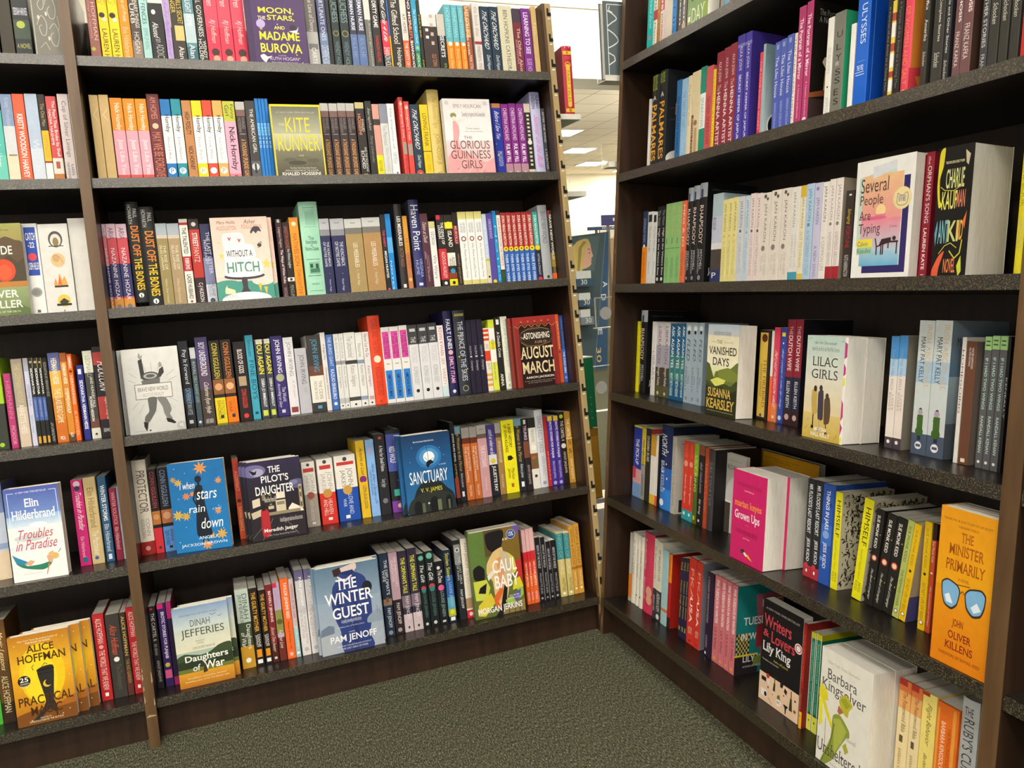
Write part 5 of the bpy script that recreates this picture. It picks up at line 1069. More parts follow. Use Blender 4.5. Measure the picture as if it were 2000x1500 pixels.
G 0 0 100 40 b87820 e8b428
G 0 40 100 100 e8ac20 a8641c
E 50 45 38 34 e8c41e
E 46 50 28 26 f0d428
P 7a4a1c 0 88 30 84 64 86 84 80 100 76 100 100 0 100
P a86420 60 86 84 78 100 74 100 84
C 10 10 .9 f0e0b0
C 90 8 .9 f0e0b0
C 20 30 .8 f0e0b0
C 82 30 .8 f0e0b0
C 94 52 .9 f0e0b0
C 8 72 .8 f0e0b0
C 88 90 1 f0e0b0
C 76 94 1 f0e0b0
C 24 95 1 f0e0b0
T 16 5 82 7.5 f4e4b8 New York Times Bestselling Author of
T 28 8 70 10 f4e4b8/b THE RULES OF MAGIC
T 28 12 74 20 4c2c10/bs ALICE
T 12 22 92 31 4c2c10/bs HOFFMAN
L 3c2c20 1 36 40 34 36 38 34
L 3c2c20 1 50 38 56 34 60 36
P 2e2a28 42 40 69 38 66 62 64 76 68 84 64 90 56 86 46 90 36 97 26 97 30 93 42 86 50 76 46 60
R 41 40 70 42 1c1a18
R 43 45 68 46 1c1a18
C 56 57 7 d8b838
C 59 56 6.2 2e2a28
R 65 86 67 95 2c1c14
C 19 50 10.5 1f1c18
T 12 46 26 51 f4f0e0/b 25
T 12 52 27 54 e0dcc8 ANNIVERSARY
T 12 55 27 57 e0dcc8 EDITION
T 6 68 96 78 4c2c10/b PRACTICAL
T 24 80 76 90 4c2c10/b MAGIC
T 38 93 56 94.5 f0e0b8 INCLUDES AN
T 20 95.5 76 97.5 f0e0b8 INTRODUCTION BY THE AUTHOR
=daughters
G 0 0 100 26 7f9cc0 c8d4d0
G 0 26 100 56 c4d0c4 e0dcc0
P 3c4c30 0 62 14 58 28 60 44 62 60 60 76 54 90 52 100 54 100 78 0 78
P 2c3824 0 68 30 66 60 70 100 64 100 80 0 80
R 0 77 100 82 6a7434
G 0 82 100 100 d89c30 b8741c
T 12 9 80 11 5c7090 THE INTERNATIONAL BESTSELLING AUTHOR
T 30 17 66 25 5c5c54/s DINAH
T 12 28 90 40 4c4840/s JEFFERIES
T 36 43 52 45 7c8074 FRANCE
T 38 46 50 48 7c8074 1944
T 30 51 70 54 6c7c70 SOME SECRETS NEVER DIE
T 14 61 92 71 f4f4ec/bs Daughters
T 26 73 40 81 f4f4ec/i of
T 46 71 84 81 f4f4ec/bs War
P 40301c 46 76 50 75 52 84 44 85
E 48 75 1.8 1.4 5c3c24
L 4c5468 .8 66 13 72 15 78 13
L 4c5468 .8 80 17 84 18 88 16
T 14 88 86 90 f0e4c0 "Confident, evocative, sincere"
T 10 92 90 94 f0e4c0 Bestselling author of The Tea Planter's Wife
=winter
G 0 0 100 40 5c7890 8aa0b4
G 0 40 100 100 94a8ba a8b0bc
P d8c4bc 38 4 64 0 66 6 56 12 48 13 44 9
P 3c241c 28 4 40 2 42 8 36 12 30 12
P 2f3f7c 38 10 62 10 78 18 84 40 84 62 78 84 82 100 34 100 32 76 26 62 22 44 26 24 34 16
P 26346c 60 12 64 14 58 100 50 100
P 26346c 30 30 36 24 38 60 30 64
P 24306a 40 10 56 14 62 10 60 7 40 8
E 80 30 8 7 1c2030
P e0dce0 36 12 46 17 56 13 58 14 46 20 36 15
P 8c9cac 76 66 86 60 94 58 100 62 100 72 76 72
P 6c7c90 2 70 14 66 22 68 22 76 0 78
P aab2ba 0 78 22 76 22 100 0 100
R 92 54 93 62 7c8898
R 96 57 97 64 7c8898
T 32 16 64 28 f4f6fa/bs THE
T 12 31 88 44 f4f6fa/bs WINTER
T 22 48 80 61 f4f6fa/bs GUEST
T 34 62 66 68 d0d8e4 A compelling, heartrending and vividly told story
T 26 70 70 72 d0d8e4 Bestselling author of The Paris Library
T 44 77 54 78.5 e0e4ec A NOVEL
T 14 80 88 90 f4f6fa/bs PAM JENOFF
T 24 92 78 93.5 d8dce8 NEW YORK TIMES BESTSELLING AUTHOR OF
T 30 95 72 97 d8dce8 THE LOST GIRLS OF PARIS
=caul
R 0 0 30 50 5f7c3c
R 30 0 64 30 5a4c2c
R 64 0 100 40 7c6428
P 6c58a8 86 0 100 0 100 12
P 1c1a1c 34 4 66 2 70 8 64 20 54 28 40 24 34 18
P e0c080 46 26 64 22 66 32 70 46 72 66 64 84 44 88 40 60 30 50 32 38
P d89c6c 52 34 66 32 62 80 50 84
P c8b894 58 24 76 30 84 48 74 66 66 60
P d8d048 76 30 86 36 90 52 82 56
P 1c1a1c 4 42 16 38 26 44 24 56 12 58 4 52
P c8d04c 2 56 28 56 34 66 26 80 4 78
P e8e4dc 30 52 44 46 46 50 32 58
P 1c1a1c 14 64 28 60 24 72 10 70
P d8c83c 8 84 34 72 42 84 20 98 6 96
P d86830 40 78 56 68 58 74 48 84 56 94 42 88
P 1c1a1c 50 94 62 66 68 70 60 100 40 100
P 9ac04c 62 84 88 78 84 70 96 64 98 82 70 90
P 5c58a8 76 80 94 74 92 84 82 88
P c03434 88 40 100 40 100 66 90 66
P d8d030 82 62 94 60 100 72 78 74
P 8a7c4c 60 92 100 86 100 100 54 100
R 66 92 68 100 5c4c2c
R 78 90 80 100 5c4c2c
R 88 88 90 100 5c4c2c
T 42 36 90 51 f8f6f4/b CAUL
T 44 54 92 69 f8f6f4/b BABY
T 66 12 76 15 f4f0e0/b A N
C 84 9 9 e8ecf4
C 84 9 8.4 2a4a94
T 79 6 89 11 f4f4fc/b 15%
T 70 79 90 81 f0ece0 NEW YORK TIMES
T 66 82 92 84 f0ece0 BESTSELLING AUTHOR
T 6 88 94 97 f8f6f4/b MORGAN JERKINS
=day
G 0 0 100 100 6a8a60 8ca868
R 74 60 100 100 8fa84c
P 5c7840 60 40 80 30 100 44 100 60 70 60
T 22 74 86 92 dfe8c8/s DAY
T 16 48 40 66 2c4a44 OF
R 4 82 16 88 f0ecdc
L f0ecdc 1.5 10 80 14 72
=palm
L 3c4044 2 10 40 40 36 90 42
L 3c4044 2 10 52 40 48 90 54
T 20 34 38 46 e8885c/b P
E 34 92 30 10 e8e4dc
=kin
G 0 0 100 100 6f8c94 b4c4c8
T 20 14 80 22 6a5c64 KING
P 1c2024 60 60 100 20 100 100 40 100
C 30 86 22 e8e8e4
C 30 86 19 1c2024
T 20 84 40 89 e8e8e4/b M
=portrait
T 12 6 86 11 7a7874 The Portrait of a Mirror
T 12 12 40 17 7a7874 A Novel
P e4d8c4 26 44 40 42 40 52 30 54 22 48
R 29 38 32 45 e4d8c4
P d8b888 28 54 38 52 36 74 26 74
P 8a4c2c 0 74 30 70 36 74 0 78
R 0 78 100 100 3c2c2c
=ulybox
R 8 0 9 100 5090d8
T 60 26 80 34 d0e0f4 J
=orangeb
C 50 30 40 d88a3c
L b05c20 2 20 50 50 40 80 50
L b05c20 2 20 60 50 50 80 60
P c83c48 0 0 60 0 90 24 60 20
P c83c48 0 78 50 74 100 80 100 100 0 100
P d88a2c 10 84 40 80 60 96 20 98
T 60 34 86 48 4c1c14/b B
=rhap
T 14 36 80 50 f0ece8/b RHAPSODY
E 60 64 30 6 2c3c9c
T 10 84 70 92 e8d8d4/b JAMES KAPLAN
T 12 6 80 7.5 70707a A NOVEL OF GERSHWIN'S NEW YORK
=several
P c4d8cc 7 14 70 8 68 60 7 72
G 14 13 82 60 ecc090 e89098
G 14 50 82 76 e88c9c b8c8d4
G 14 76 82 89 a8c8dc 6ab0d0
R 83 17 93 94 332a66
R 20 89 93 95 332a66
R 14 88 82 89 6ab0d0
P d8dce0 30 6 70 3 70 10 30 16
C 47 43 8.5 f4d898
R 38 46 56 50 e87c98
E 34 49 24 1.5 d86c88
T 10 15 58 27 4c403c Several
T 10 29 50 40 4c403c People
T 10 42 30 50 4c403c Are
T 10 53 48 64 4c403c Typing
T 64 56 76 58 6c605c A Novel
P e8d84c 9 66 36 66 36 73 9 73
R 9 73 36 79 9cc8a8
T 10 68 28 72 4c6060 Calvin
T 10 74 34 78 4c6060 Kasulke
L 3c2630 2 41 66 44 73 44 80
L 3c2630 2 44 73 52 72 52 80
P 3c2630 48 72 52 67 68 66 68 70 54 72
C 73 67 3 3c2630
R 52 69 80 70.5 3c2630
R 77 69 79 80 3c2630
R 54 69 56 80 3c2630
L 3c2630 2 64 70 64 75
C 82 35 15 e8d898
C 82 35 13.4 ecdca4
L 6c6478 .8 74 31 82 33 90 31 90 39 82 41 74 39 74 31
T 76 33 88 38 5c5c9c/b READ WITH AMERICA
=ant
G 0 0 100 40 1c1a18 141312
P d8cc34 4 4 18 0 16 14 8 24 12 40 20 44 10 46 2 30
P c8b8a0 76 4 90 8 86 16 80 14
T 22 11 74 13 d8d0a0/b THE EXPLOSIVE DEBUT FROM
T 26 17 78 32 d4d690/b CHARLIE
T 18 34 62 48 d8d468/b KAUF
T 60 34 84 47 d08060/b MAN
L b8b048 2 12 30 24 33 50 34 76 30
T 14 56 44 74 7ab4bc/b ANT
T 42 57 72 73 c0c47c/b KI
T 66 57 84 72 e0a848/b ND
P 6a9cb0 4 66 10 56 12 62 8 76
P d8703c 82 58 92 50 88 64
L c8c040 2 20 82 36 76 52 74 70 78
L c8c040 3 50 80 66 86 80 82 84 72
P d85c3c 4 94 20 84 36 80 24 92 20 100 4 100
T 36 86 70 97 e08050/b NOVEL
P c8cc40 74 92 84 84 88 96 80 100
=vanished
G 0 0 100 12 a8bcd0 c8c8c0
G 0 12 100 42 e4dcbc f0eccc
G 0 42 100 58 f0eccc d0d488
P 6c7838 100 40 80 46 60 50 30 52 30 66 100 66
P 54602c 0 42 10 44 24 58 20 66 0 66
P 7c8838 40 50 70 46 100 52 100 62 40 60
P d8dc6c 14 62 36 58 64 60 56 66 30 68
P 3f4a22 0 64 16 66 34 68 60 64 80 66 100 60 100 100 0 100
P 2c3018 0 68 20 72 50 68 76 74 100 70 100 100 0 100
T 18 6 74 13 7c8ca0 A compelling, deeply romantic tale of divided loyalties
T 30 17 48 21 5c5848/s THE
L 8c8874 .7 14 19 28 19
L 8c8874 .7 52 19 80 19
T 6 24 94 33 3c3830/b VANISHED
T 20 36 72 45 3c3830/b DAYS
T 8 70 82 80 e0bc58/bs SUSANNA
T 4 82 94 93 e0bc58/bs KEARSLEY
T 8 95 92 96.5 c8c0a0 New York Times and USA Today Bestselling Author
=lilac
G 0 0 93 40 b4ccc4 d4d4c8
G 0 40 93 75 d8d4c4 dccca0
G 0 75 93 100 d8c078 c4a848
R 93 0 100 100 eee6e6
P b83c7c 93 4 99 6 99 18 93 20
P b83c7c 93 24 98 28 98 34 93 36
P d8e038 93 38 98 37 98 44 93 46
P b83c7c 93 58 97 62 98 74 93 78
P b83c7c 93 80 98 84 93 92
P d8e038 93 94 97 93 97 99 93 99
T 18 5 76 8 6c8078/i New York Times bestseller
T 14 10 80 16 7c8c84 Inspired by the life of a real World War II heroine
T 16 20 78 29 44443c/s LILAC
T 16 32 80 41 44443c/s GIRLS
L 6c8078 .8 4 4 12 2
L 6c8078 .8 84 4 90 4
P c0a458 20 53 32 52 34 66 36 74 24 76 20 66
E 28 51 4 3 3c2c20
P 443c44 36 54 48 52 50 66 50 80 38 80 36 66
E 42 50 4 3 3c302c
P 5c4834 52 60 64 58 68 70 66 82 54 84 52 72
E 58 57 4 3 4c3828
L 2c241c 2.4 26 76 26 88
L b89c80 1.6 42 80 42 90
L 2c241c 2 58 84 60 92
P 1c1814 22 87 28 87 28 90 22 90
P 1c1814 38 89 44 89 44 92 38 92
P 1c1814 57 91 63 91 63 94 57 94
T 30 88 62 92 f8f4e8/bs MARTHA
T 22 93 70 97 f8f4e8/bs HALL KELLY
C 14 82 3 c4a878
L 8a7c48 .8 6 92 14 88
L 8a7c48 .8 78 98 88 92
=irish
G 0 0 100 40 8c9ca8 5c7890
G 0 40 100 100 9cb0b8 5c6470
T 10 12 80 18 2c3440/s MARY PAT KELLY
P 5c7090 20 30 30 26 34 44 18 46
T 20 52 50 64 d8a860 A
R 0 74 100 100 545c64
=himself
R 0 0 100 100 cfc8ac
V 3a3424
T 20 36 44 44 2c2820/s HI
R 8 35 18 36 cfc8ac
T 20 86 40 92 2c2820/s JE
=bees
R 8 0 90 30 c8b8a0
P 5c4c3c 30 40 60 36 60 70 30 74
R 0 74 90 100 5c5898
=writers
R 0 72 100 100 e8c8a8
T 8 7 92 9 c8bcb8 A NEW YORK TIMES BESTSELLER
T 4 14 74 26 c84450/bs Writers
T 4 29 20 36 c84450/bs &
T 24 28 84 39 c84450/bs Lovers
T 4 41 76 53 f0ecea/bs Lily King
T 34 54 70 57 b8b04c Author of Euphoria
T 4 58 48 60 d8d0cc "Wonderful, witty, heartfelt."
C 92 30 9 ece4e0
C 92 30 7 c04850
C 92 30 5 ece4e0
P 2c2420 6 76 18 76 18 80 6 80
E 22 73 4 2.4 b83828
E 24 78 3.4 3 e0d8d4
P 3c4420 38 76 42 76 42 84 36 84
R 39 70 41 76 3c4420
P 2c2420 54 70 62 72 60 76 54 76
C 24 84 2 8a5828
P 7a7030 48 86 54 84 56 90 48 90
R 6 88 22 95 f0ece4
E 18 92 3.4 2.4 2c2420
C 52 92 6 f4f0ec
T 48 90.5 56 93.5 444 ec
P 2c2420 64 90 76 90 72 93 71 98 69 98 68 93
P 3c4420 80 80 84 80 86 92 78 92
R 81 73 83 80 3c4420
C 92 90 3 8a4828
L 6c4830 1 26 94 36 98
C 36 88 1 2c2420
C 64 82 1.4 2c2420
P 2c2420 66 74 72 76 70 80 64 78
C 92 80 2 2c2420
=grown
T 14 13 86 17 901848 ONE OF THOSE RARE WRITERS THAT YOU DO NOT WANT TO MISS
T 36 20 64 22 f8d0dc Liane Moriarty
T 8 32 88 42 f8983c/bs marian keyes
T 10 44 84 56 fbe8f0/bs Grown Ups
T 42 57.5 52 58.5 f0a0c0 a novel
T 16 64 80 70 901848 "FUNNY, TENDER AND COMPLETELY ABSORBING, A MODERN CLASSIC"
T 38 72 58 74 f8d0dc Jojo Moyes
P 2c2c2c 32 87 42 85 46 88 42 90 34 90
P f0ece4 38 88 48 88 56 92 48 92
P e8b42c 46 88 58 90 70 95 56 93
R 34 88 44 89 6a5a50
=row
T 20 14 60 20 4c4844/s ROW
P d0ceca 22 40 50 28 80 40 96 60 96 100 0 100 0 70
P 4c4440 8 62 40 62 40 100 8 100
P f0eeea 6 60 42 60 42 62 6 62
P f0eeea 6 60 9 60 9 100 6 100
P f0eeea 39 60 42 60 42 100 39 100
P 4c4440 52 70 76 70 76 100 52 100
T 28 7 80 9 8a8680 RACHEL EISENDRATH
=yellowb
G 0 0 100 100 e0a418 b87c10
T 14 6 70 8 6c4808 "READERS WILL BE GLAD TO JOIN THIS GEM
T 30 9 60 10.5 6c4808 PUBLISHERS WEEKLY
=minister
G 0 0 100 50 dc9418 e4a014
G 0 50 100 100 e09414 d87c10
T 6 6.5 94 8.5 6c4408 "READERS WILL BE GLAD TO JOIN THIS GEM SOCIETY"
T 34 10 70 11.5 6c4408 PUBLISHERS WEEKLY
T 40 14 62 20 a85c10/bs THE
T 20 22 82 29 a85c10/bs MINISTER
T 16 32 86 39 a85c10/bs PRIMARILY
T 40 42.5 60 44.5 8c4c10 A NOVEL
P 3c3020 11 48 22 45 40 47 46 51 42 60 32 64 18 62 12 55
P 7aaed4 13 48.5 23 46 39 48 44 51.5 40.5 59 31.5 62.5 19.5 61 14 55
P 3c3020 54 51 62 47 82 45 91 48 90 56 84 62 70 64 58 60
P 7aaed4 56 51.5 63 48 81 46.2 89 48.8 88 55 83 60.5 70.5 62.5 60 59
P dce8f0 18 56 26 54 34 60 22 60
P dce8f0 66 58 76 54 84 58 72 61
L 3c3020 1.2 40 47 62 46
L 3c3020 1.2 46 52 50 50 54 52
T 36 69 56 75 8a2c14/bs JOHN
T 30 77 72 82 8a2c14/bs OLIVER
T 26 84 76 89 8a2c14/bs KILLENS
T 16 92 90 94 7c3010 FOREWORD BY ISHMAEL REED
=tues
R 0 0 100 100 1f8080
P b05c68 40 12 100 10 100 100 60 100 50 60
T 54 18 96 26 d0b8bc/b FIVE
T 16 36 94 45 f4f0ec/b TUESDAYS
K 2 54 30 78 20201c c8b868
T 12 54 84 62 f4f0ec/b IN WINTER
P a03038 44 46 70 44 66 70 44 72
T 60 68 90 72 f4f0ec STORIES
R 0 78 50 80 e0d040
R 0 80 50 100 2c2428
T 18 80 80 87 f4f0ec/b LILY KING
P 7a8c3c 40 82 80 80 80 90 40 92
T 18 91 80 93 e8e4e0 AUTHOR OF WRITERS & LOVERS
=unsheltered
T 14 9 76 11.5 a8a498 New York Times Bestseller
T 14 16 72 25 4c4a40/s Barbara
T 4 26 90 38 4c4a40/s Kingsolver
P b8b034 40 38 52 30 66 36 60 42 58 48 48 46
P 98a030 42 36 52 33 62 37 54 42
P a86848 40 42 50 46 42 50 38 48
P 88963c 30 54 44 50 62 58 64 64 58 66 46 78 34 92 20 100 10 100 28 74
P a8b04c 32 56 44 53 58 60 50 72 36 86
L 6a7430 2 12 100 28 80 34 60
E 8 40 10 6 d8cc30
P d8cc30 4 44 12 44 30 62 28 66 16 56
P e0d838 0 46 8 46 10 66 4 70
P d8cc30 0 30 10 34 20 44 12 44
L 8a8c48 1 16 60 18 100
T 54 64 76 68 9c988c a novel
T 2 80 88 91 4c4a40/s Unsheltered
P a8a840 52 74 58 70 64 76 58 80
T 20 95 60 97 8a8678 a novel
=birds
P 1c1a18 10 8 60 14 90 12 60 18
P 1c1a18 40 28 80 30 96 26 80 34
P 1c1a18 30 48 70 52 96 46 70 56
P 1c1a18 30 70 70 74 98 66 90 78 50 80
R 10 82 90 98 3c3834
'''.strip().split('\n'):
    if ln[0] == '=': cur = ln[1:]; ART[cur] = []
    else: ART[cur].append(ln.split(' '))

def parse_text(t):
    p = t.split(' ')
    if p[0] in ('o', 'r'): return p
    loc, colst = p[0], p[1]; txt = ' '.join(p[2:])
    tt, _, cc = loc.partition(',')
    t0, t1 = (float(x) for x in tt.split('-'))
    c0, c1 = (float(x) for x in cc.split('-')) if cc else (0.25, 0.75)
    col, _, st = colst.partition('/')
    return ['t', t0, t1, c0, c1, col, st, txt]

ROWS = []; prev = None
for ln in DATA.strip().split('\n'):
    if ln[0] == '#': ROWS.append((ln[1:], [])); continue
    f = ln.split('|'); n = [float(x) for x in f[0].split()]
    if f[1] == '=': spec = prev
    else:
        opt = dict((x.partition('=')[0], x.partition('=')[2]) for x in f[1].split())
        spec = (opt, f[2], f[3], [parse_text(t) for t in f[4:]]); prev = spec
    ROWS[-1][1].append((n, spec))
for _, bs in ROWS:
    for _, sp in bs:
        for t in sp[3]:
            if t[0] == 't': want(t[7], t[6])
for k, prims in ART.items():
    for p in prims:
        if p[0] == 'T': want(' '.join(p[6:]), p[5].partition('/')[2])
EXTRA_TXT = [('ADELE', ''), ('A', 'b'), ('D', 'b'), ('E', 'b'), ('L', 'b'), ('30', ''), ('Baby', 'b'), ('PICTURE BOOKS', ''), ('FAIRY TALES', '')]
for t, s in EXTRA_TXT: want(t, s)
make_glyphs()

def disc(mb, fn, cx, cy, rx, ry, col, n=20):
    mb.face([fn(cx + rx * math.cos(2 * math.pi * i / n), cy + ry * math.sin(2 * math.pi * i / n)) for i in range(n)], col)
def draw(mb, prims, fn, w, h):
    """cover art in percent of the cover (y runs down); fn(a, z, layer) gives the point"""
    k = 0
    for p in prims:
        k += 1
        P = lambda x, y, k=k: fn(x / 100.0 * w, (1 - y / 100.0) * h, k)
        o = p[0]
        if o == 'T':
            x0, y0, x1, y1 = (float(x) for x in p[1:5]); col, _, st = p[5].partition('/')
            put_text(mb, ' '.join(p[6:]), st, hexc(col), lambda s, t: P(x0 + (x1 - x0) * s, y1 + (y0 - y1) * t))
        elif o == 'R':
            x0, y0, x1, y1 = (float(x) for x in p[1:5]); mb.face([P(x0, y1), P(x1, y1), P(x1, y0), P(x0, y0)], hexc(p[5]))
        elif o == 'G':
            x0, y0, x1, y1 = (float(x) for x in p[1:5]); a, c = hexc(p[5]), hexc(p[6])
            mb.face([P(x0, y1), P(x1, y1), P(x1, y0), P(x0, y0)], (c, c, a, a))
        elif o == 'C':
            x, y, r = (float(q) for q in p[1:4]); disc(mb, P, x, y, r, r * w / h, hexc(p[4]))
        elif o == 'E':
            x, y, rx, ry = (float(q) for q in p[1:5]); disc(mb, P, x, y, rx, ry, hexc(p[5]), 24)
        elif o == 'P':
            q = [float(x) for x in p[2:]]; pts = [(q[i], q[i + 1]) for i in range(0, len(q), 2)]
            if len(pts) >= 6:      # rounded outline
                n = len(pts); sm = []
                for i in range(n):
                    a_, b_, c_, d_ = pts[i - 1], pts[i], pts[(i + 1) % n], pts[(i + 2) % n]
                    for s_ in range(4):
                        u_ = s_ / 4.0; h1 = 2 * u_ ** 3 - 3 * u_ * u_ + 1; h2 = u_ ** 3 - 2 * u_ * u_ + u_; h3 = 3 * u_ * u_ - 2 * u_ ** 3; h4 = u_ ** 3 - u_ * u_
                        sm.append(tuple(min(100.0, max(0.0, h1 * b_[k_] + h2 * 0.32 * (c_[k_] - a_[k_]) + h3 * c_[k_] + h4 * 0.32 * (d_[k_] - b_[k_]))) for k_ in (0, 1)))
                pts = [x for i, x in enumerate(sm) if x != sm[i - 1]]
            mb.face([P(*x) for x in pts], hexc(p[1]))
        elif o == 'L':
            q = [float(x) for x in p[3:]]; lw = float(p[2]) / 2; ar = w / h
            pts = [(q[i], q[i + 1]) for i in range(0, len(q), 2)]
            if len(pts) >= 5:
                pp = [pts[0]] + pts + [pts[-1]]; sm = []
                for i in range(1, len(pp) - 2):
                    for s_ in range(5):
                        u_ = s_ / 5.0
                        sm.append(tuple(0.5 * (2 * b_ + (c_ - a_) * u_ + (2 * a_ - 5 * b_ + 4 * c_ - d_) * u_ * u_ + (3 * b_ - a_ - 3 * c_ + d_) * u_ ** 3) for a_, b_, c_, d_ in zip(pp[i - 1], pp[i], pp[i + 1], pp[i + 2])))
                pts = sm + [pts[-1]]
            for (ax, ay), (bx, by) in zip(pts, pts[1:]):
                dx, dy = bx - ax, (by - ay) / ar; d = math.hypot(dx, dy) or 1
                nx, ny = -dy / d * lw, dx / d * lw * ar
                mb.face([P(ax + nx, ay + ny), P(bx + nx, by + ny), P(bx - nx, by - ny), P(ax - nx, ay - ny)], hexc(p[1]))
        elif o == 'F':
            x, y, r = (float(q) for q in p[1:4])
            for i in range(8):
                t = 2 * math.pi * i / 8 + x; ux, uy = math.cos(t), math.sin(t) * w / h; vx, vy = -math.sin(t) * 0.16, math.cos(t) * 0.16 * w / h
                pts = [(x, y), (x + r * (0.5 * ux + vx), y + r * (0.5 * uy + vy)), (x + r * ux, y + r * uy), (x + r * (0.5 * ux - vx), y + r * (0.5 * uy - vy))]
                pts = [(min(99.5, max(0.5, a)), min(99.5, max(0.5, c))) for a, c in pts]
                mb.face([P(*q) for q in pts], hexc(p[4]))
        elif o == 'V':
            rnd = random.Random(3)
            for i in range(420):
                x, y, t = rnd.uniform(4, 96), rnd.uniform(2, 98), rnd.uniform(0, 6.28); r = rnd.uniform(2.6, 5.6)
                ux, uy = math.cos(t), math.sin(t) * w / h; vx, vy = -math.sin(t) * 0.28, math.cos(t) * 0.28 * w / h
                mb.face([P(x - r * ux, y - r * uy), P(x + r * vx, y + r * vy), P(x + r * ux, y + r * uy), P(x - r * vx, y - r * vy)], hexc(p[1]))
        elif o == 'K':
            x0, y0, x1, y1 = (float(x) for x in p[1:5])
            for i in range(8):
                for j in range(8):
                    ax, ay = x0 + (x1 - x0) * i / 8, y0 + (y1 - y0) * j / 8
                    mb.face([P(ax, ay + (y1 - y0) / 8), P(ax + (x1 - x0) / 8, ay + (y1 - y0) / 8), P(ax + (x1 - x0) / 8, ay), P(ax, ay)], hexc(p[5 + (i + j) % 2]))

MASS = MB()   # the very many smallest paperbacks go into one mass
def make_book(root, W, H, D, spec, art=None, mass=None):
    opt, cover, desc, texts = spec
    hard = 'h' in opt
    mb = MB()
    t = 0.0022 if hard else 0.0004
    t = min(t, W * 0.2)
    bands = []; base = None
    for c in cover.split():
        h, _, rg = c.partition('@')
        if rg: a, e = rg.split('-'); bands.append((float(a), float(e), hexc(h)))
        else: base = hexc(h)
    side = hexc(opt['s']) if opt.get('s') else None
    cuts = sorted(set([0.0, 1.0] + [x for bd in bands for x in bd[:2]]))
    def colour(tm):
        c = base
        for a, e, h in bands:
            if a <= tm <= e: c = h
        return c
    # outline of the wrap, seen from above: back board, spine, front board
    if hard:
        bul = min(0.004, W * 0.16)
        sp = [(W * i / 6.0, bul * (2 * i / 6.0 - 1) ** 2) for i in range(7)]
    else:
        r = min(0.0012, W * 0.2)
        sp = [(0, r), (r * 0.3, r * 0.3), (r, 0), (W - r, 0), (W - r * 0.3, r * 0.3), (W, r)]
    outer = [(0, D)] + sp + [(W, D)]
    inner = [(W - t, D), (W - t, t + 0.004), (t, t + 0.004), (t, D)]
    ns = len(outer)
    for a, e in zip(cuts, cuts[1:]):
        z1, z0 = H * (1 - a), H * (1 - e); c = colour((a + e) / 2)
        for i in range(ns - 1):
            p, q = outer[i], outer[i + 1]
            cc = side if (side and (i == 0 or i == ns - 2)) else c
            mb.face([(p[0], p[1], z0), (q[0], q[1], z0), (q[0], q[1], z1), (p[0], p[1], z1)], cc)
    wht = hexc('dcd8cc')
    for i in range(3):
        p, q = inner[i], inner[i + 1]
        mb.face([(p[0], p[1], 0), (q[0], q[1], 0), (q[0], q[1], H), (p[0], p[1], H)], wht)
    for z, flip in ((0, 1), (H, 0)):
        mid = [(x, y) for x, y in outer[1:-1]]
        quads = [[outer[0], outer[1], inner[2], inner[3]], [outer[-2], outer[-1], inner[0], inner[1]], mid + [inner[1], inner[2]]]
        for q in quads:
            pts = [(x, y, z) for x, y in q]
            mb.face(pts[::-1] if flip else pts, colour(0.0 if z else 1.0) if hard else (colour(0.0 if z else 1.0)))
    for p, q in ((outer[0], inner[3]), (inner[0], outer[-1])):
        mb.face([(p[0], p[1], 0), (q[0], q[1], 0), (q[0], q[1], H), (p[0], p[1], H)], colour(0.5))
    # printing on the spine
    for x in texts:
        if x[0] == 'o':
            tt, cc, rr = float(x[1]), float(x[2]), float(x[3]) * W
            cx, cz = cc * W, H * (1 - tt); yy = -0.00012 - 0.00004 * texts.index(x)
            rr = min(rr, W * 0.5)
            cx = min(max(cx, rr), W - rr); cz = min(max(cz, rr), H - rr)
            disc(mb, lambda u, v: (u, yy, v), cx, cz, rr, rr, hexc(x[4]))
        elif x[0] == 'r':
            t0, t1 = (float(q) for q in x[1].split('-')); c0, c1 = (float(q) for q in x[2].split('-')); yy = -0.00012 - 0.00004 * texts.index(x)
            mb.face([(c0 * W, yy, H * (1 - t1)), (c1 * W, yy, H * (1 - t1)), (c1 * W, yy, H * (1 - t0)), (c0 * W, yy, H * (1 - t0))], hexc(x[3]))
        else:
            _, t0, t1, c0, c1, col, st, txt = x; yy = -0.00012 - 0.00004 * texts.index(x)
            if 'h' in st: fn = lambda s, q: ((c0 + (c1 - c0) * s) * W, yy, H * (1 - t1 + (t1 - t0) * q))
            else: fn = lambda s, q: ((c0 + (c1 - c0) * q) * W, yy, H * (1 - t0 - (t1 - t0) * s))
            put_text(mb, txt, st, hexc(col), fn)
    if art:
        draw(mb, ART[art], lambda a, z, k: (W + 0.00003 + 0.000012 * k, max(0.0, min(D, a)), max(0.0003, min(H, z))), D, H)
    if not mass: mb.build('dust_jacket' if hard else 'cover', [M_PRINT], root)
    ins = 0.0035 if hard else 0.0009
    pg = MB(); pg.box((t + 0.0002, t + 0.0045, ins), (W - t - 0.0002, D - (0.005 if hard else 0.0006), H - ins))
    if mass:
        for q, mi in ((mb, 0), (pg, 1)):
            b0 = len(MASS.v); MASS.v.extend([tuple(mass @ Vector(p)) for p in q.v])
            for fc, c in zip(q.f, q.c): MASS.f.append(tuple(b0 + i for i in fc)); MASS.m.append(mi); MASS.c.append(c)
        return
    pg.build('pages', [M_PAPER], root)

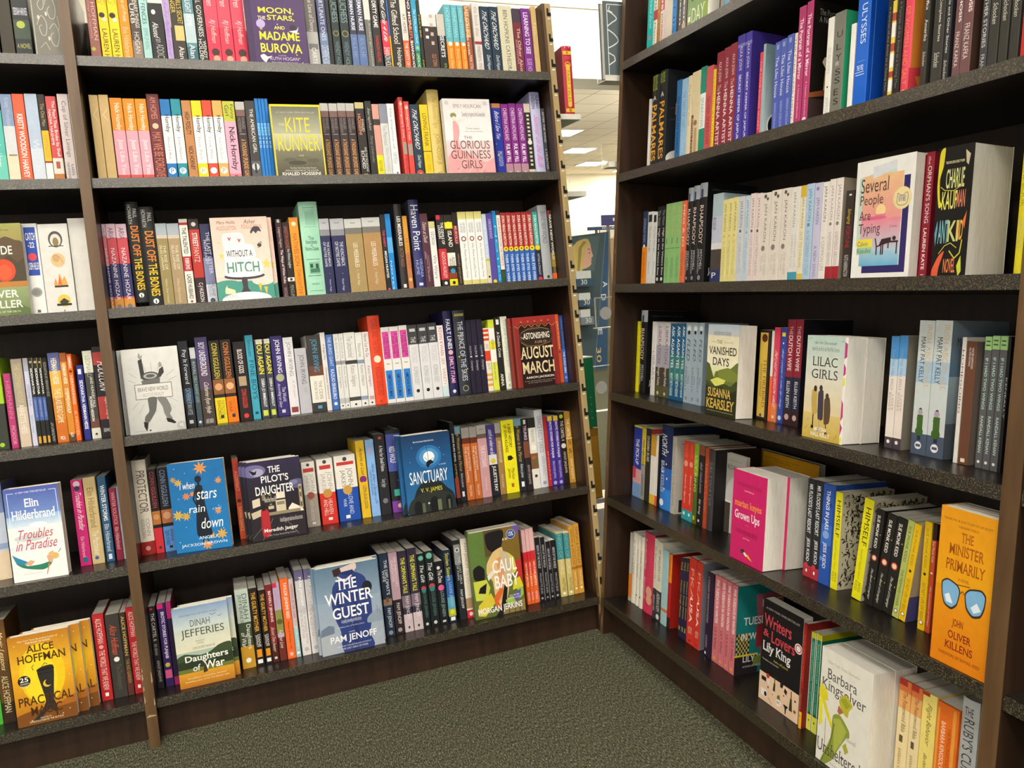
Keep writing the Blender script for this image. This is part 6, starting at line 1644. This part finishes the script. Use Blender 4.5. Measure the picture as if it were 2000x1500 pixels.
# ------------------------------------------------------------------ shelf frames
TH = math.radians(5.35); CT, ST = math.cos(TH), math.sin(TH); TT = math.tan(TH)
Y0 = 2.05; X0 = Y0 / 1.9135
ZL = [k * Y0 for k in (0.2755, 0.1393, -0.008, -0.155, -0.3028, -0.463)]
ZR = [k * X0 for k in (0.518, 0.2407, -0.040, -0.322, -0.6034, -0.886)]
def frame(right, row):
    if right:
        z = ZR[row]; return Vector((X0 + TT * z, 0, z + CAM_Z)), Vector((0, -1, 0)), Vector((CT, 0, -ST)), Vector((ST, 0, CT))
    z = ZL[row]; return Vector((0, Y0 + TT * z, z + CAM_Z)), Vector((1, 0, 0)), Vector((0, CT, -ST)), Vector((0, ST, CT))
def m4(x, y, z, o):
    return Matrix(((x.x, y.x, z.x, o.x), (x.y, y.y, z.y, o.y), (x.z, y.z, z.z, o.z), (0, 0, 0, 1)))

ORD = ['zeroth', 'first', 'second', 'third', 'fourth', 'fifth', 'sixth', 'seventh', 'eighth']
NUM = ['no', 'one', 'two', 'three', 'four', 'five', 'six', 'seven', 'eight']
SHELF = ['top', 'second', 'third', 'fourth', 'fifth', 'bottom']
PLACE = {'A': 'left bay', 'B': 'centre bookcase', 'C': 'right bookcase'}
def plural(d):
    for w_ in ('paperback', 'hardback', 'booklet', 'classic', 'novel'):
        if w_ in d: return d.replace(w_, w_ + 's', 1)
    return d + 's'

for rid, bs in ROWS:
    right = rid[0] == 'C'; row = int(rid[1]) - 1
    o, U, V, Wd = frame(right, row)
    place = '%s shelf of the %s' % (SHELF[row], PLACE[rid[0]])
    place2 = '%s %s shelf' % (PLACE[rid[0]], SHELF[row])
    count = {}
    for n, sp in bs: count[sp[2]] = count.get(sp[2], 0) + 1
    seen = {}
    for n, spec in bs:
        opt, cover, desc, texts = spec
        u, wd, hh, vv, tilt, lift = n; u /= 1000; wd /= 1000; hh /= 1000; vv /= 1000; lift /= 1000
        hard = 'h' in opt
        seen[desc] = seen.get(desc, 0) + 1
        grp = 'books on the %s' % place
        kind = 'hardback' if hard else 'paperback'
        if 'F' in opt:
            short, full = desc[1:].split('!')
            T = float(opt['T']) / 1000
            shifts = [0.0] + [float(x) / 1000 for x in opt.get('c', '').split(',') if x]
            for k, sh in enumerate(shifts):
                org = o + U * (u + sh) + V * (vv + T * (k + 1) + 0.0006 * k)
                if k == 0: lab = full
                elif len(shifts) == 2: lab = 'copy standing directly behind %s' % short
                else: lab = '%s copy behind %s, counted from the front' % (ORD[k], short)
                Mx = m4(-V, U, Wd, org)
                if opt.get('y'): Mx = Matrix.Translation(org) @ Matrix.Rotation(-math.radians(float(opt['y'])), 4, Wd) @ Matrix.Translation(-org) @ Mx
                root = empty('paperback', Mx, lab, 'book', grp if k == 0 else 'copies behind ' + short)
                make_book(root, T, hh, wd, spec, opt['A'])
            continue
        if count[desc] > 1:
            nn = count[desc]; sd = desc.split(' with ')[0]
            if seen[desc] == 1: pos = 'leftmost'
            elif seen[desc] == nn: pos = 'rightmost'
            else: pos = ORD[seen[desc]] + ' from left'
            body = '%s of the %s %s, %s' % (pos, NUM[nn], plural(desc), place)
            if len(body.split()) > 16: body = '%s of the %s %s, %s' % (pos, NUM[nn], plural(desc), place2)
            if len(body.split()) > 16: body = '%s of the %s %s, %s' % (pos, NUM[nn], plural(sd), place2)
            grp = 'matching %s' % plural(desc); lab = body
        else:
            lab = '%s, %s' % (desc, place)
        D = float(opt.get('D') or (150 if hard else 133)) / 1000
        org = o + U * u + V * vv + Wd * lift
        R = m4(U, V, Wd, org)
        if tilt: R = Matrix.Translation(Wd * (wd * abs(math.sin(math.radians(tilt))) + 0.0003)) @ R @ Matrix.Rotation(math.radians(tilt), 4, 'Y')
        if 'M' in opt:
            make_book(None, wd, hh, D, spec, opt.get('A'), R); continue
        if 'booklet' in desc: kind = 'booklet'
        if 'slipcase' in desc or 'boxed' in desc: kind = 'slipcase'
        root = empty(kind, R, lab, 'book', grp)
        make_book(root, wd, hh, D, spec, opt.get('A'))

mo = MASS.build('paperbacks', [M_PRINT, M_PAPER])
mo['kind'] = 'stuff'; tag(mo, 'the slimmest and farthest paperbacks packed between the others on the shelves', 'books')

# ------------------------------------------------------------------ bookcases
def upright(name, a, b, right, zt, root, v0=-0.004, v1=0.30, mats=None, nicks=()):
    """slanted side board from the floor to zt (height above the floor) with banded front edge"""
    mb = MB(); cw = CT
    base = X0 if right else Y0
    f0 = base - TT * CAM_Z; ft = base + TT * (zt - CAM_Z)
    poly = [(f0 + v0, 0.0), (f0 + v1, 0.0), (ft + v1, zt), (ft + v0, zt)]
    fn = (lambda s, d, z: (d, s, z)) if right else (lambda s, d, z: (s, d, z))
    mb.prism(poly, a, b, fn, 0)
    # edge banding 1 mm proud of the front
    e = 0.0012
    band = [(f0 + v0 - e, 0.0), (f0 + v0, 0.0), (ft + v0, zt), (ft + v0 - e, zt)]
    mb.prism(band, a, b, fn, 1)
    for z, q, w_, h_ in nicks:
        d = f0 + v0 - e + TT * z - 0.0004; s0 = a + (b - a) * q; s1 = s0 + w_ * (b - a)
        pts = [(s0, z), (s1, z + h_ * 0.2), (s1 - 0.2 * (s1 - s0), z + h_ * 0.7), (s0 + 0.3 * (s1 - s0), z + h_)]
        mb.face([fn(s, d + TT * (zz - z), zz) for s, zz in pts], m=2)
    return mb.build(name, mats or [M_WOOD, M_TRIM, M_NICK], root)
def shelf_board(name, right, row, u0, u1, root):
    o, U, V, Wd = frame(right, row)
    fr = lambda a, b, c: tuple(o + U * a + V * b + Wd * c)
    mb = MB(); mb.box((u0, 0.002, -0.0225), (u1, 0.29, -0.0004), 0, fr=fr)
    mb.box((u0, 0.0, -0.0229), (u1, 0.0019, -0.0002), 1, fr=fr)
    return mb.build(name, [M_SHELF, M_EDGE], root)
def back_and_plinth(right, s0, s1, ztop, root):
    base = X0 if right else Y0
    f0 = base - TT * CAM_Z; ft = base + TT * (ztop - CAM_Z)
    fn = (lambda s, d, z: (d, s, z)) if right else (lambda s, d, z: (s, d, z))
    mb = MB(); mb.prism([(f0 + 0.292, 0.0), (f0 + 0.30, 0.0), (ft + 0.30, ztop), (ft + 0.292, ztop)], s0, s1, fn, 0)
    mb.build('back_panel', [M_BACK], root)
    zk = (ZR if right else ZL)[5] + CAM_Z - 0.0245
    fk = base + TT * (zk - CAM_Z); v = 0.035
    mb = MB(); mb.prism([(f0 + v, 0.0), (f0 + v + 0.018, 0.0), (fk + v + 0.018, zk), (fk + v, zk)], s0, s1, fn, 0)
    mb.build('plinth', [M_WOOD], root)

I4 = Matrix.Identity(4)
T_L = ZL[0] + CAM_Z + 0.195
AX0, AX1, BX0, BX1 = -0.241, -0.217, 0.9785, 1.0045
c_case = empty('bookcase', Matrix.Translation((AX0, Y0, 0)), 'dark brown slanted bookcase with six full shelves facing the camera, left of the gap', 'bookcase')
def under(o, root):
    o.parent = root; o.matrix_parent_inverse = root.matrix_world.inverted(); return o
class Rooted:
    pass
def case_parts(root, fnlist):
    for o in fnlist: under(o, root)
def build_case(root, right, ups, shelves_u, back, ztop):
    for a, b, nk, v0 in ups: under(upright('side_panel', a, b, right, ztop, None, v0=v0, nicks=nk), root)
    for r_ in range(6): under(shelf_board('shelf', right, r_, shelves_u[0], shelves_u[1], None), root)
    n0 = len(bpy.data.objects)
    before = set(o.name for o in bpy.data.objects)
    back_and_plinth(right, back[0], back[1], ztop - 0.03, None)
    for o in [x for x in bpy.data.objects if x.name not in before]: under(o, root)
build_case(c_case, False,
           [(AX0, AX1, ((0.075, 0.02, 0.95, 0.006), (0.11, 0.02, 0.12, 0.02), (0.14, 0.04, 0.14, 0.012), (0.165, 0.03, 0.16, 0.018), (0.10, 0.86, 0.12, 0.02), (0.155, 0.85, 0.13, 0.03), (0.185, 0.1, 0.1, 0.01)), -0.010),
            (BX0, BX1, ((0.05, 0.1, 0.2, 0.07), (0.16, 0.1, 0.15, 0.03), (0.01, 0.1, 0.25, 0.03)), 0.014)], (AX1 + 0.0005, BX0 - 0.0005), (AX1 + 0.0005, BX0 - 0.0005), T_L)
# slotted maple strip let into the front of the right side board
mb = MB()
f0 = Y0 - TT * CAM_Z; e = 0.0016
sx0, sx1 = BX0 + 0.008, BX1
def on_front(s, z, off): return (s, f0 + TT * z - off, z)
f0 += 0.014
mb.prism([(f0 + TT * 0.06 - e - 0.0008, 0.06), (f0 + TT * 0.06 - 0.0013, 0.06), (f0 + TT * T_L - 0.0013, T_L), (f0 + TT * T_L - e - 0.0008, T_L)], sx0, sx1, lambda s, d, z: (s, d, z), 0)
zz = 0.14
while zz < T_L - 0.03:
    xm = sx0 + 0.45 * (sx1 - sx0)
    for (xa, xb, za, zb, mi) in ((xm - 0.003, xm + 0.003, zz, zz + 0.022, 1), (xm, sx1 + 0.0002, zz, zz + 0.010, 1), (xm - 0.002, sx1 - 0.004, zz - 0.009, zz - 0.005, 2)):
        mb.face([on_front(xa, za, e + 0.0012), on_front(xb, za, e + 0.0012), on_front(xb, zb, e + 0.0012), on_front(xa, zb, e + 0.0012)], m=mi)
    zz += 0.0715
under(mb.build('slotted_strip', [M_MAPLE, M_HOLE, M_WIRE]), c_case)

l_case = empty('bookcase', Matrix.Translation((-1.45, Y0, 0)), 'neighbouring bookcase bay cut off by the left edge of the photo', 'bookcase')
build_case(l_case, False, [(-1.48, -1.452, (), -0.010)], (-1.451, AX0 - 0.0005), (-1.451, AX0 - 0.0005), T_L)
RY1, RY0 = 1.945, 0.7660
T_R = ZR[0] + CAM_Z + 0.30
r_case = empty('bookcase', Matrix.Translation((X0, RY1, 0)), 'espresso bookcase running along the right side, shelves facing left', 'bookcase')
build_case(r_case, True, [(RY1, RY1 + 0.016, ((0.02, 0.2, 0.2, 0.05), (0.12, 0.5, 0.2, 0.03), (0.5, 0.4, 0.15, 0.015), (1.1, 0.3, 0.15, 0.02)), 0.004), (RY0 - 0.028, RY0, (), -0.002)],
           (-RY1 + 0.0005, -RY0 - 0.0005), (RY0 + 0.0005, RY1 - 0.0005), T_R)
mb = MB()
f0 = X0 - TT * CAM_Z; ft = X0 + TT * (T_R - CAM_Z)
mb.prism([(f0 + 0.042, 0.0), (f0 + 0.30, 0.0), (ft + 0.30, T_R), (ft + 0.012, T_R)], RY1 + 0.0165, RY1 + 0.040, lambda s, d, z: (d, s, z), 0)
under(mb.build('end_panel', [M_WOOD]), r_case)
n_case = empty('bookcase', Matrix.Translation((X0, RY0 - 0.03, 0)), 'next espresso bay just showing at the right edge of the photo', 'bookcase')
build_case(n_case, True, [(0.13, 0.158, (), -0.010)], (-RY0 + 0.0285, -0.1585), (0.1585, RY0 - 0.0285), T_R)

# ------------------------------------------------------------------ room
def slab(name, lo, hi, m):
    mb = MB(); mb.box(lo, hi); return structure(mb.build(name, [m]))
XA, XB, YA, YB = -7.0, 13.0, -7.0, 18.8
slab('floor', (XA, YA, -0.05), (XB, YB, 0.0), M_CARPET)
slab('ceiling', (XA, YA, CEIL), (XB, YB, CEIL + 0.05), M_TILE)
slab('wall_back', (XA, YB, 0.0), (XB, YB + 0.1, CEIL), M_WALL)
mb = MB(); mb.box((-2.0, 6.0, CAM_Z + 1.568), (9.0, 6.35, CEIL - 0.002))
mb.box((-2.0, 5.985, CAM_Z + 2.115), (9.0, 5.9995, CAM_Z + 2.135), 1)
structure(mb.build('wall_header', [M_HEADER, M_WALL]))

def ceiling_light(x, y, lab, m=None):
    t = tag(bpy.data.objects.new('ceiling_light', None), lab, 'ceiling light', 'square ceiling lights')
    COL.objects.link(t); t.location = (x, y, CEIL - 0.012)
    q = MB(); h = 0.3
    for lo, hi in (((-h, -h, -0.004), (h, -h + 0.02, 0.0115)), ((-h, h - 0.02, -0.004), (h, h, 0.0115)), ((-h, -h + 0.02, -0.004), (-h + 0.02, h - 0.02, 0.0115)), ((h - 0.02, -h + 0.02, -0.004), (h, h - 0.02, 0.0115))): q.box(lo, hi)
    q.build('frame', [M_WHITE], t)
    q = MB(); q.box((-h + 0.021, -h + 0.021, 0.0), (h - 0.021, h - 0.021, 0.006)); q.build('diffuser', [m or M_LAMP], t)
    return t
T2 = 0.61
# the three seen through the gap between the bookcases
for x, y, lab in ((3.53 * 2.5, 6.77 * 2.5, 'square ceiling light through the gap, lowest and farthest of three'), (3.03 * 2.5, 6.03 * 2.5, 'square ceiling light through the gap, middle of three'), (2.53 * 2.5, 5.28 * 2.5, 'square ceiling light through the gap, uppermost, half behind the maple strip')):
    ceiling_light(x, y, lab)
# the shop's own lights out of view: over the aisle
k = 0
for y in (-3.4, -1.6, 0.2):
    for x in (-2.6, -0.8, 0.9):
        k += 1
        ceiling_light(x, y, 'square ceiling light out of view above the aisle, %s of nine' % (ORD + ['ninth'])[k])
k = 0  # unseen extras added to brighten the header, far wall and far ceiling
for x, y in ((1.8, 5.0), (3.0, 5.0), (4.2, 5.0), (0.6, 5.0), (9.5, 9.0), (11.0, 13.0), (3.0, 12.0), (8.2, 18.0), (10.4, 18.0), (4.2, 15.5), (2.0, 8.5), (-3.0, 6.0), (-4.5, 1.0), (6.5, 3.5)):
    k += 1
    ceiling_light(x, y, 'added square ceiling light out of view over the far aisles, %s of fourteen' % (ORD + ['ninth', 'tenth', 'eleventh', 'twelfth', 'thirteenth', 'fourteenth'])[k])

M_UP = emitter('added_uplight_glow', (1.0, 0.93, 0.8, 1), 55.0)  # added fixtures, hidden by the bookcases, put in to brighten the far ceiling
for i, (x, y) in enumerate(((2.2, 7.6), (7.4, 9.6), (3.4, 12.2), (10.2, 13.2))):
    t = empty('added_uplight', Matrix.Translation((x, y, 0)), 'added unseen lamp brightening the ceiling, behind the %s' % ('centre bookcase, nearest', 'right bookcase, nearest', 'centre bookcase, farthest', 'right bookcase, farthest')[i], 'added lamp', 'floor uplights')
    q = MB(); q.box((x - 0.2, y - 0.2, 0.0), (x + 0.2, y + 0.2, 0.04)); q.box((x - 0.03, y - 0.03, 0.0402), (x + 0.03, y + 0.03, 2.0)); under(q.build('stand', [M_WHITE]), t)
    q = MB(); q.box((x - 0.5, y - 0.2, 2.0002), (x + 0.5, y + 0.2, 2.06)); q.box((x - 0.5, y - 0.2, 2.0602), (x - 0.48, y + 0.2, 2.14)); q.box((x + 0.48, y - 0.2, 2.0602), (x + 0.5, y + 0.2, 2.14)); under(q.build('trough', [M_WHITE]), t)
    q = MB(); q.box((x - 0.46, y - 0.16, 2.0602), (x + 0.46, y + 0.16, 2.09)); under(q.build('tube', [M_UP]), t)

# ------------------------------------------------------------------ things seen through the gap
def clear_shelf(name, x0, x1, y0, y1, z, hgt, lab, lip=0.012):
    """L shaped clear holder hooked onto a slotted strip: back plate, ledge, front lip"""
    t = empty(name, Matrix.Translation(((x0 + x1) / 2, y1, z)), lab, 'display holder', 'clear acrylic display holders')
    a = MB(); a.box((x0, y1 - 0.003, z), (x1, y1, z + hgt)); under(a.build('back_plate', [M_ACRYL]), t)
    a = MB(); a.box((x0, y0, z - 0.003), (x1, y1, z - 0.0002)); a.box((x0, y0 - 0.002, z - 0.003), (x1, y0 - 0.0002, z + lip)); under(a.build('ledge', [M_WIRE]), t)
    return t
def solid_book(name, lab, lo, hi, cover, spine_side, prims=None):
    pass

# red hardback on the outer side of the centre bookcase
Mroot = Matrix.Translation((1.0395, 2.137, 1.5065)) @ Matrix.Rotation(math.radians(-1.5), 4, 'X') @ Matrix.Rotation(math.radians(-3.0), 4, 'Z')
root = empty('hardback', Mroot, 'red hardback with yellow spine panels on a clear holder beside the centre bookcase', 'book', 'books hung on the ends of the bookcases')
spec = ({'h': ''}, 'c0283c', '', [parse_text(x) for x in ('o .02 .3 .05 f0c8c0', 'o .02 .7 .05 f0c8c0', 'r .07-.12 .05-.95 e8c040', 'r .08-.11 .4-.6 a08020', 'r .15-.153 .2-.8 e8a0a0', 'r .17-.173 .2-.8 e8a0a0', 'o .26 .5 .3 d8a838', 'o .26 .5 .2 c0283c', 'r .28-.82 .3-.7 e8c040', 'o .28 .5 .2 e8c040', 'o .82 .5 .2 e8c040', '.34-.78,.38-.62 8a7420 FAIRY TALES', 'r .87-.92 .05-.95 e8c040', 'o .895 .5 .15 a07a20', 'o .96 .3 .05 f0c8c0', 'o .96 .7 .05 f0c8c0')])
make_book(root, 0.030, 0.203, 0.135, spec)
clear_shelf('display_holder', 1.012, 1.078, 2.120, 2.315, 1.5015, 0.07, 'clear holder carrying the red hardback beside the centre bookcase')

# grey ornamental hardback on the outer end of the right bookcase, front board towards the aisle
root = empty('hardback', m4(Vector((0, 1, 0)), Vector((-1, 0, 0)), Vector((0, 0, 1)), Vector((1.243, 1.992, 1.582))),
             'grey hardback with white scroll border on the outer end of the right bookcase', 'book', 'books hung on the ends of the bookcases')
ART['greyback'] = [x.split(' ') for x in '''R 0 0 100 100 5f696b
L dfe3e0 1.4 30 4 92 4 92 96 30 96
L dfe3e0 2 92 12 80 16 72 22 82 27 92 32
L dfe3e0 2 92 36 78 42 70 50 80 56 92 60
L dfe3e0 2 92 66 80 70 78 76 92 82
L dfe3e0 1.4 86 6 88 12 80 14'''.split('\n')]
def grey_book(root, W, H, D):
    q = MB(); t = 0.0025; c = hexc('5f696b'); f = lambda x, y, z: (x, y, z)
    q.box((0, 0, 0), (t, D, H), col=c); q.box((W - t, 0, 0), (W, D, H), col=c); q.box((t, 0, 0), (W - t, t, H), col=c)
    # the far board is hidden; the near one (x = 0) carries the scrolls, seen with its spine on the right
    draw(q, ART['greyback'], lambda a, z, k: (-0.00003 - 0.000012 * k, a, z), D, H)
    q.build('cover', [M_PRINT], root)
    p = MB(); p.box((t + 0.0002, t, 0.004), (W - t - 0.0002, D - 0.004, H - 0.004)); p.build('pages', [M_PAPER], root)
grey_book(root, 0.026, 0.205, 0.146)
clear_shelf('display_holder', 1.09, 1.25, 1.984, 2.03, 1.578, 0.05, 'clear holder carrying the grey hardback on the right bookcase end')
clear_shelf('display_holder', 1.086, 1.24, 1.98, 2.02, 1.345, 0.066, 'empty clear holder on the right bookcase end, in front of the ceiling lights')
clear_shelf('display_holder', 1.03, 1.098, 2.15, 2.26, 1.285, 0.062, 'empty clear holder beside the slotted strip, in front of the bright wall')

# green and yellow boxes hanging beside the slotted strip
root = empty('boxed_game', Matrix.Translation((1.066, 2.19, 0.565)) @ Matrix.Rotation(math.radians(-3), 4, 'X'), 'tall green box standing beside the slotted strip of the centre bookcase', 'box')
q = MB(); q.box((0, 0, 0), (0.052, 0.14, 0.222), col=hexc('1f7a4c'))
for i in range(4): disc(q, lambda a, z: (a, -0.0002, z), 0.036, 0.03 + 0.022 * i, 0.003, 0.003, hexc('5aa878'), 10)
q.build('body', [M_PRINT], root)
q = MB(); q.box((-0.0006, -0.0006, 0.2222), (0.0526, 0.1406, 0.226), col=hexc('dfe6dc')); q.build('lid', [M_PRINT], root)
root = empty('boxed_game', Matrix.Translation((1.066, 2.185, 0.335)) @ Matrix.Rotation(math.radians(-3), 4, 'X'), 'tall mustard yellow box just below the green box beside the slotted strip', 'box')
q = MB(); q.box((0, 0, 0), (0.056, 0.14, 0.2255), col=hexc('cf9a30'))
q.face([(0, -0.0002, 0.2), (0.056, -0.0002, 0.2), (0.056, -0.0002, 0.2254), (0, -0.0002, 0.2254)], hexc('b08028'))
q.face([(0.004, -0.0002, 0.012), (0.012, -0.0002, 0.012), (0.012, -0.0002, 0.05), (0.004, -0.0002, 0.05)], hexc('8a6020'))
q.build('body', [M_PRINT], root)
q = MB(); q.box((-0.0006, -0.0006, -0.004), (0.0566, 0.1406, -0.0002), col=hexc('7a5a20')); q.build('base', [M_PRINT], root)
clear_shelf('display_holder', 1.03, 1.128, 2.172, 2.350, 0.322, 0.05, 'clear holder under the mustard yellow box beside the slotted strip')
clear_shelf('display_holder', 1.03, 1.128, 2.18, 2.33, 0.5605, 0.0, 'clear ledge between the green box and the mustard yellow box', 0.004) if False else None

# clear sign holders with round white stickers on the back of the right bookcase
for (x0, x1, y, z0, z1, cx, cz, r_, lab) in ((1.345, 1.50, 2.60, 0.845, 0.955, 1.385, 0.898, 0.024, 'upper clear sign pocket with a round white sticker behind the right bookcase'),
                                         (1.318, 1.50, 2.60, 0.53, 0.70, 1.352, 0.62, 0.024, 'lower clear sign pocket with a round white sticker behind the right bookcase')):
    t = empty('sign_pocket', Matrix.Translation((x0, y, z0)), lab, 'sign holder', 'clear sign pockets')
    q = MB(); q.box((x0, y, z0), (x1, y + 0.003, z1)); under(q.build('pocket', [M_ACRYL]), t)
    q = MB()
    for lo, hi in (((x0 - 0.003, y - 0.002, z0 - 0.003), (x0, y + 0.005, z1 + 0.003)), ((x0, y - 0.002, z0 - 0.003), (x1, y + 0.03, z0 - 0.0002)), ((x0, y - 0.002, z1 + 0.0002), (x1, y + 0.005, z1 + 0.003))): q.box(lo, hi)
    under(q.build('rim', [M_WIRE]), t)
    q = MB(); disc(q, lambda a, z: (a, y - 0.0008, z), cx, cz, r_, r_, (0.85, 0.85, 0.85, 1), 28); under(q.build('sticker', [M_PRINT]), t)
    q = MB(); q.box((x1 - 0.02, y + 0.0062, z0 + 0.02), (x1 + 0.05, y + 0.012, z0 + 0.03)); q.box((x1 + 0.03 + 0.1 * (z0 < 0.7), y + 0.0125, 0.012), (x1 + 0.045 + 0.1 * (z0 < 0.7), y + 0.0275, z1))
    q.box((x1 - 0.02 + 0.1 * (z0 < 0.7), y - 0.04, 0.0), (x1 + 0.07 + 0.1 * (z0 < 0.7), y + 0.08, 0.0118)); under(q.build('stand', [M_WHITE]), t)

# cardboard floor display with a portrait, about seven metres away
FY = 7.46
disp = empty('floor_display', Matrix.Translation((3.76, FY, 0)), 'tall navy cardboard display with a blonde profile portrait seen through the gap', 'display stand')
q = MB(); nav = hexc('33506c'); teal = hexc('3c4c50')
poly = [(3.40, 0.0), (3.965, 0.0), (4.055, 1.455), (3.40, 1.41)]
b0 = len(q.v)
q.v.extend([(x, FY, z) for x, z in poly] + [(x, FY + 0.32, z) for x, z in poly])
for fc in ((0, 1, 2, 3), (7, 6, 5, 4), (0, 4, 5, 1), (1, 5, 6, 2), (2, 6, 7, 3), (3, 7, 4, 0)):
    q.f.append(tuple(b0 + i for i in fc)); q.m.append(0); q.c.append(nav)
lay = [0]
def flat(pts, h):
    lay[0] += 1
    q.face([(x, FY - 0.001 - 0.0004 * lay[0], z) for x, z in pts], hexc(h))
flat([(3.40, 0.0), (3.806, 0.0), (4.015, 1.452), (3.40, 1.41)], '3f5054')
flat([(3.66, 1.10), (3.86, 1.05), (3.95, 1.42), (3.70, 1.41)], '4c5f60')
flat([(3.804, 0.0), (3.812, 0.0), (4.021, 1.452), (4.013, 1.452)], '5c7484')
flat([(3.70, 1.07), (3.77, 1.085), (3.813, 1.105), (3.834, 1.13), (3.828, 1.15), (3.838, 1.165), (3.832, 1.185), (3.857, 1.21), (3.84, 1.26), (3.836, 1.29), (3.828, 1.345), (3.80, 1.372), (3.74, 1.35), (3.70, 1.2)], 'c49a84')
flat([(3.40, 1.02), (3.62, 1.05), (3.718, 1.055), (3.735, 1.12), (3.75, 1.2), (3.77, 1.28), (3.81, 1.33), (3.826, 1.346), (3.805, 1.388), (3.757, 1.392), (3.68, 1.37), (3.60, 1.3), (3.40, 1.2)], 'b7a35e')
flat([(3.66, 1.06), (3.69, 1.06), (3.73, 1.3), (3.79, 1.36), (3.75, 1.37), (3.69, 1.3)], '8d7a42')
flat([(3.80, 1.245), (3.825, 1.25), (3.82, 1.235)], '4a3a34')
flat([(3.795, 1.29), (3.828, 1.28), (3.826, 1.272), (3.795, 1.28)], '6b5638')
flat([(3.815, 1.163), (3.836, 1.165), (3.815, 1.157)], '9a4c48')
for ch, x, z, wd_, hh_, rot in (('A', 3.953, 0.935, 0.07, 0.062, 0), ('D', 3.928, 0.80, 0.07, 0.066, 0), ('E', 3.87, 0.44, 0.062, 0.07, 0)):
    lay[0] += 1; yy = FY - 0.001 - 0.0004 * lay[0]
    put_text(q, ch, 'b', hexc('cfd8dc'), lambda s, t: (x + wd_ * t * 0.8, yy, z - hh_ * s - 0.2 * 0 + 0.0))
lay[0] += 1; yy = FY - 0.001 - 0.0004 * lay[0]
put_text(q, '30', '', hexc('d0b878'), lambda s, t: (3.838 + 0.055 * t + 0.0 * s, yy, 0.235 - 0.16 * s))
put_text(q, 'L', 'b', hexc('cfd8dc'), lambda s, t: (3.905 + 0.05 * t, yy, 0.63 - 0.06 * s))
under(q.build('printed_box', [M_PRINT]), disp)
for (x0, x1, z0, z1, fr_) in ((3.58, 3.79, 0.90, 1.06, '2f4658'), (3.60, 3.77, 0.69, 0.83, '34485a'), (3.61, 3.76, 0.50, 0.66, '6a7478')):
    q = MB(); q.box((x0, FY - 0.14, z0), (x1, FY - 0.009, z0 + 0.5 * (z1 - z0)), col=hexc(fr_))
    q.box((x0 + 0.01, FY - 0.12, z0 + 0.5 * (z1 - z0) + 0.0005), (x1 - 0.03, FY - 0.012, z1), col=hexc('b8bcb8'))
    put_text(q, '30', '', hexc('c8ccc0'), lambda s, t: (x0 + 0.05 + 0.07 * s, FY - 0.1405, z0 + 0.02 + 0.05 * t))
    under(q.build('tray', [M_PRINT]), disp)

# department signs and low shelving against the far wall
def hang_sign(lab, x0, x1, y, z0, z1, text, col='3a3c7c'):
    t = empty('department_sign', Matrix.Translation(((x0 + x1) / 2, y, z0)), lab, 'sign', 'department signs by the far wall')
    q = MB(); q.box((x0, y, z0), (x1, y + 0.04, z1), col=hexc(col))
    put_text(q, text, 'b' if text == 'Baby' else '', hexc('f0f0f4'), lambda s, u: (x0 + (x1 - x0) * (0.3 + 0.6 * s), y - 0.001, z0 + (z1 - z0) * (0.3 + 0.4 * u)))
    under(q.build('panel', [M_PRINT]), t)
    q = MB()
    for fx in (0.2, 0.8):
        xx = x0 + (x1 - x0) * fx; q.box((xx - 0.02, y + 0.041, 0.0), (xx + 0.02, y + 0.08, z1 - 0.03), col=hexc('7a7468'))
    under(q.build('post', [M_PRINT]), t)
hang_sign('tilted violet sign with white lettering near the far wall, upper right in the gap', 6.41, 7.1, 12.0, 1.80, 1.975, 'Baby')
hang_sign('long navy sign with small white lettering low on the far wall', 7.16, 8.2, 14.0, 1.84, 1.905, 'PICTURE BOOKS', '34466c')
t = empty('low_shelf', Matrix.Translation((7.5, 15.0, 0)), 'low pale shelving unit by the far wall behind the navy display', 'shelf')
q = MB(); q.box((5.6, 15.0, 0.0), (10.0, 15.4, 1.70), col=hexc('b59a78')); under(q.build('body', [M_PRINT]), t)
q = MB(); q.box((5.58, 14.98, 1.7005), (10.02, 15.42, 1.74), col=hexc('d8ccb0')); under(q.build('top', [M_PRINT]), t)
for i, (x, wd_, h_, c_) in enumerate(((7.95, 0.2, 0.16, 'e8e4dc'), (8.2, 0.12, 0.22, 'd8d4cc'), (8.45, 0.16, 0.14, 'c8b890'), (8.66, 0.1, 0.2, 'd8b040'))):
    q = MB(); q.box((x, 15.05, 1.7405), (x + wd_, 15.25, 1.7405 + h_), col=hexc(c_))
    q.face([(x, 15.0495, 1.7405), (x + wd_ * 0.15, 15.0495, 1.7405), (x + wd_ * 0.15, 15.0495, 1.7405 + h_), (x, 15.0495, 1.7405 + h_)], hexc('8a8478'))
    tag(q.build('carton', [M_PRINT]), ('white', 'pale grey', 'sand coloured', 'yellow')[i] + ' carton on top of the low shelving by the far wall', 'box', 'cartons on the low shelving')
t = empty('floor_bin', Matrix.Translation((1.26, 2.5, 0)), 'small white bin on the carpet behind the gap between the bookcases', 'bin')
q = MB(); q.box((1.20, 2.42, 0.0), (1.36, 2.62, 0.20)); under(q.build('body', [M_WHITE]), t)
q = MB(); q.box((1.195, 2.415, 0.2004), (1.365, 2.625, 0.215)); under(q.build('rim', [M_WHITE]), t)
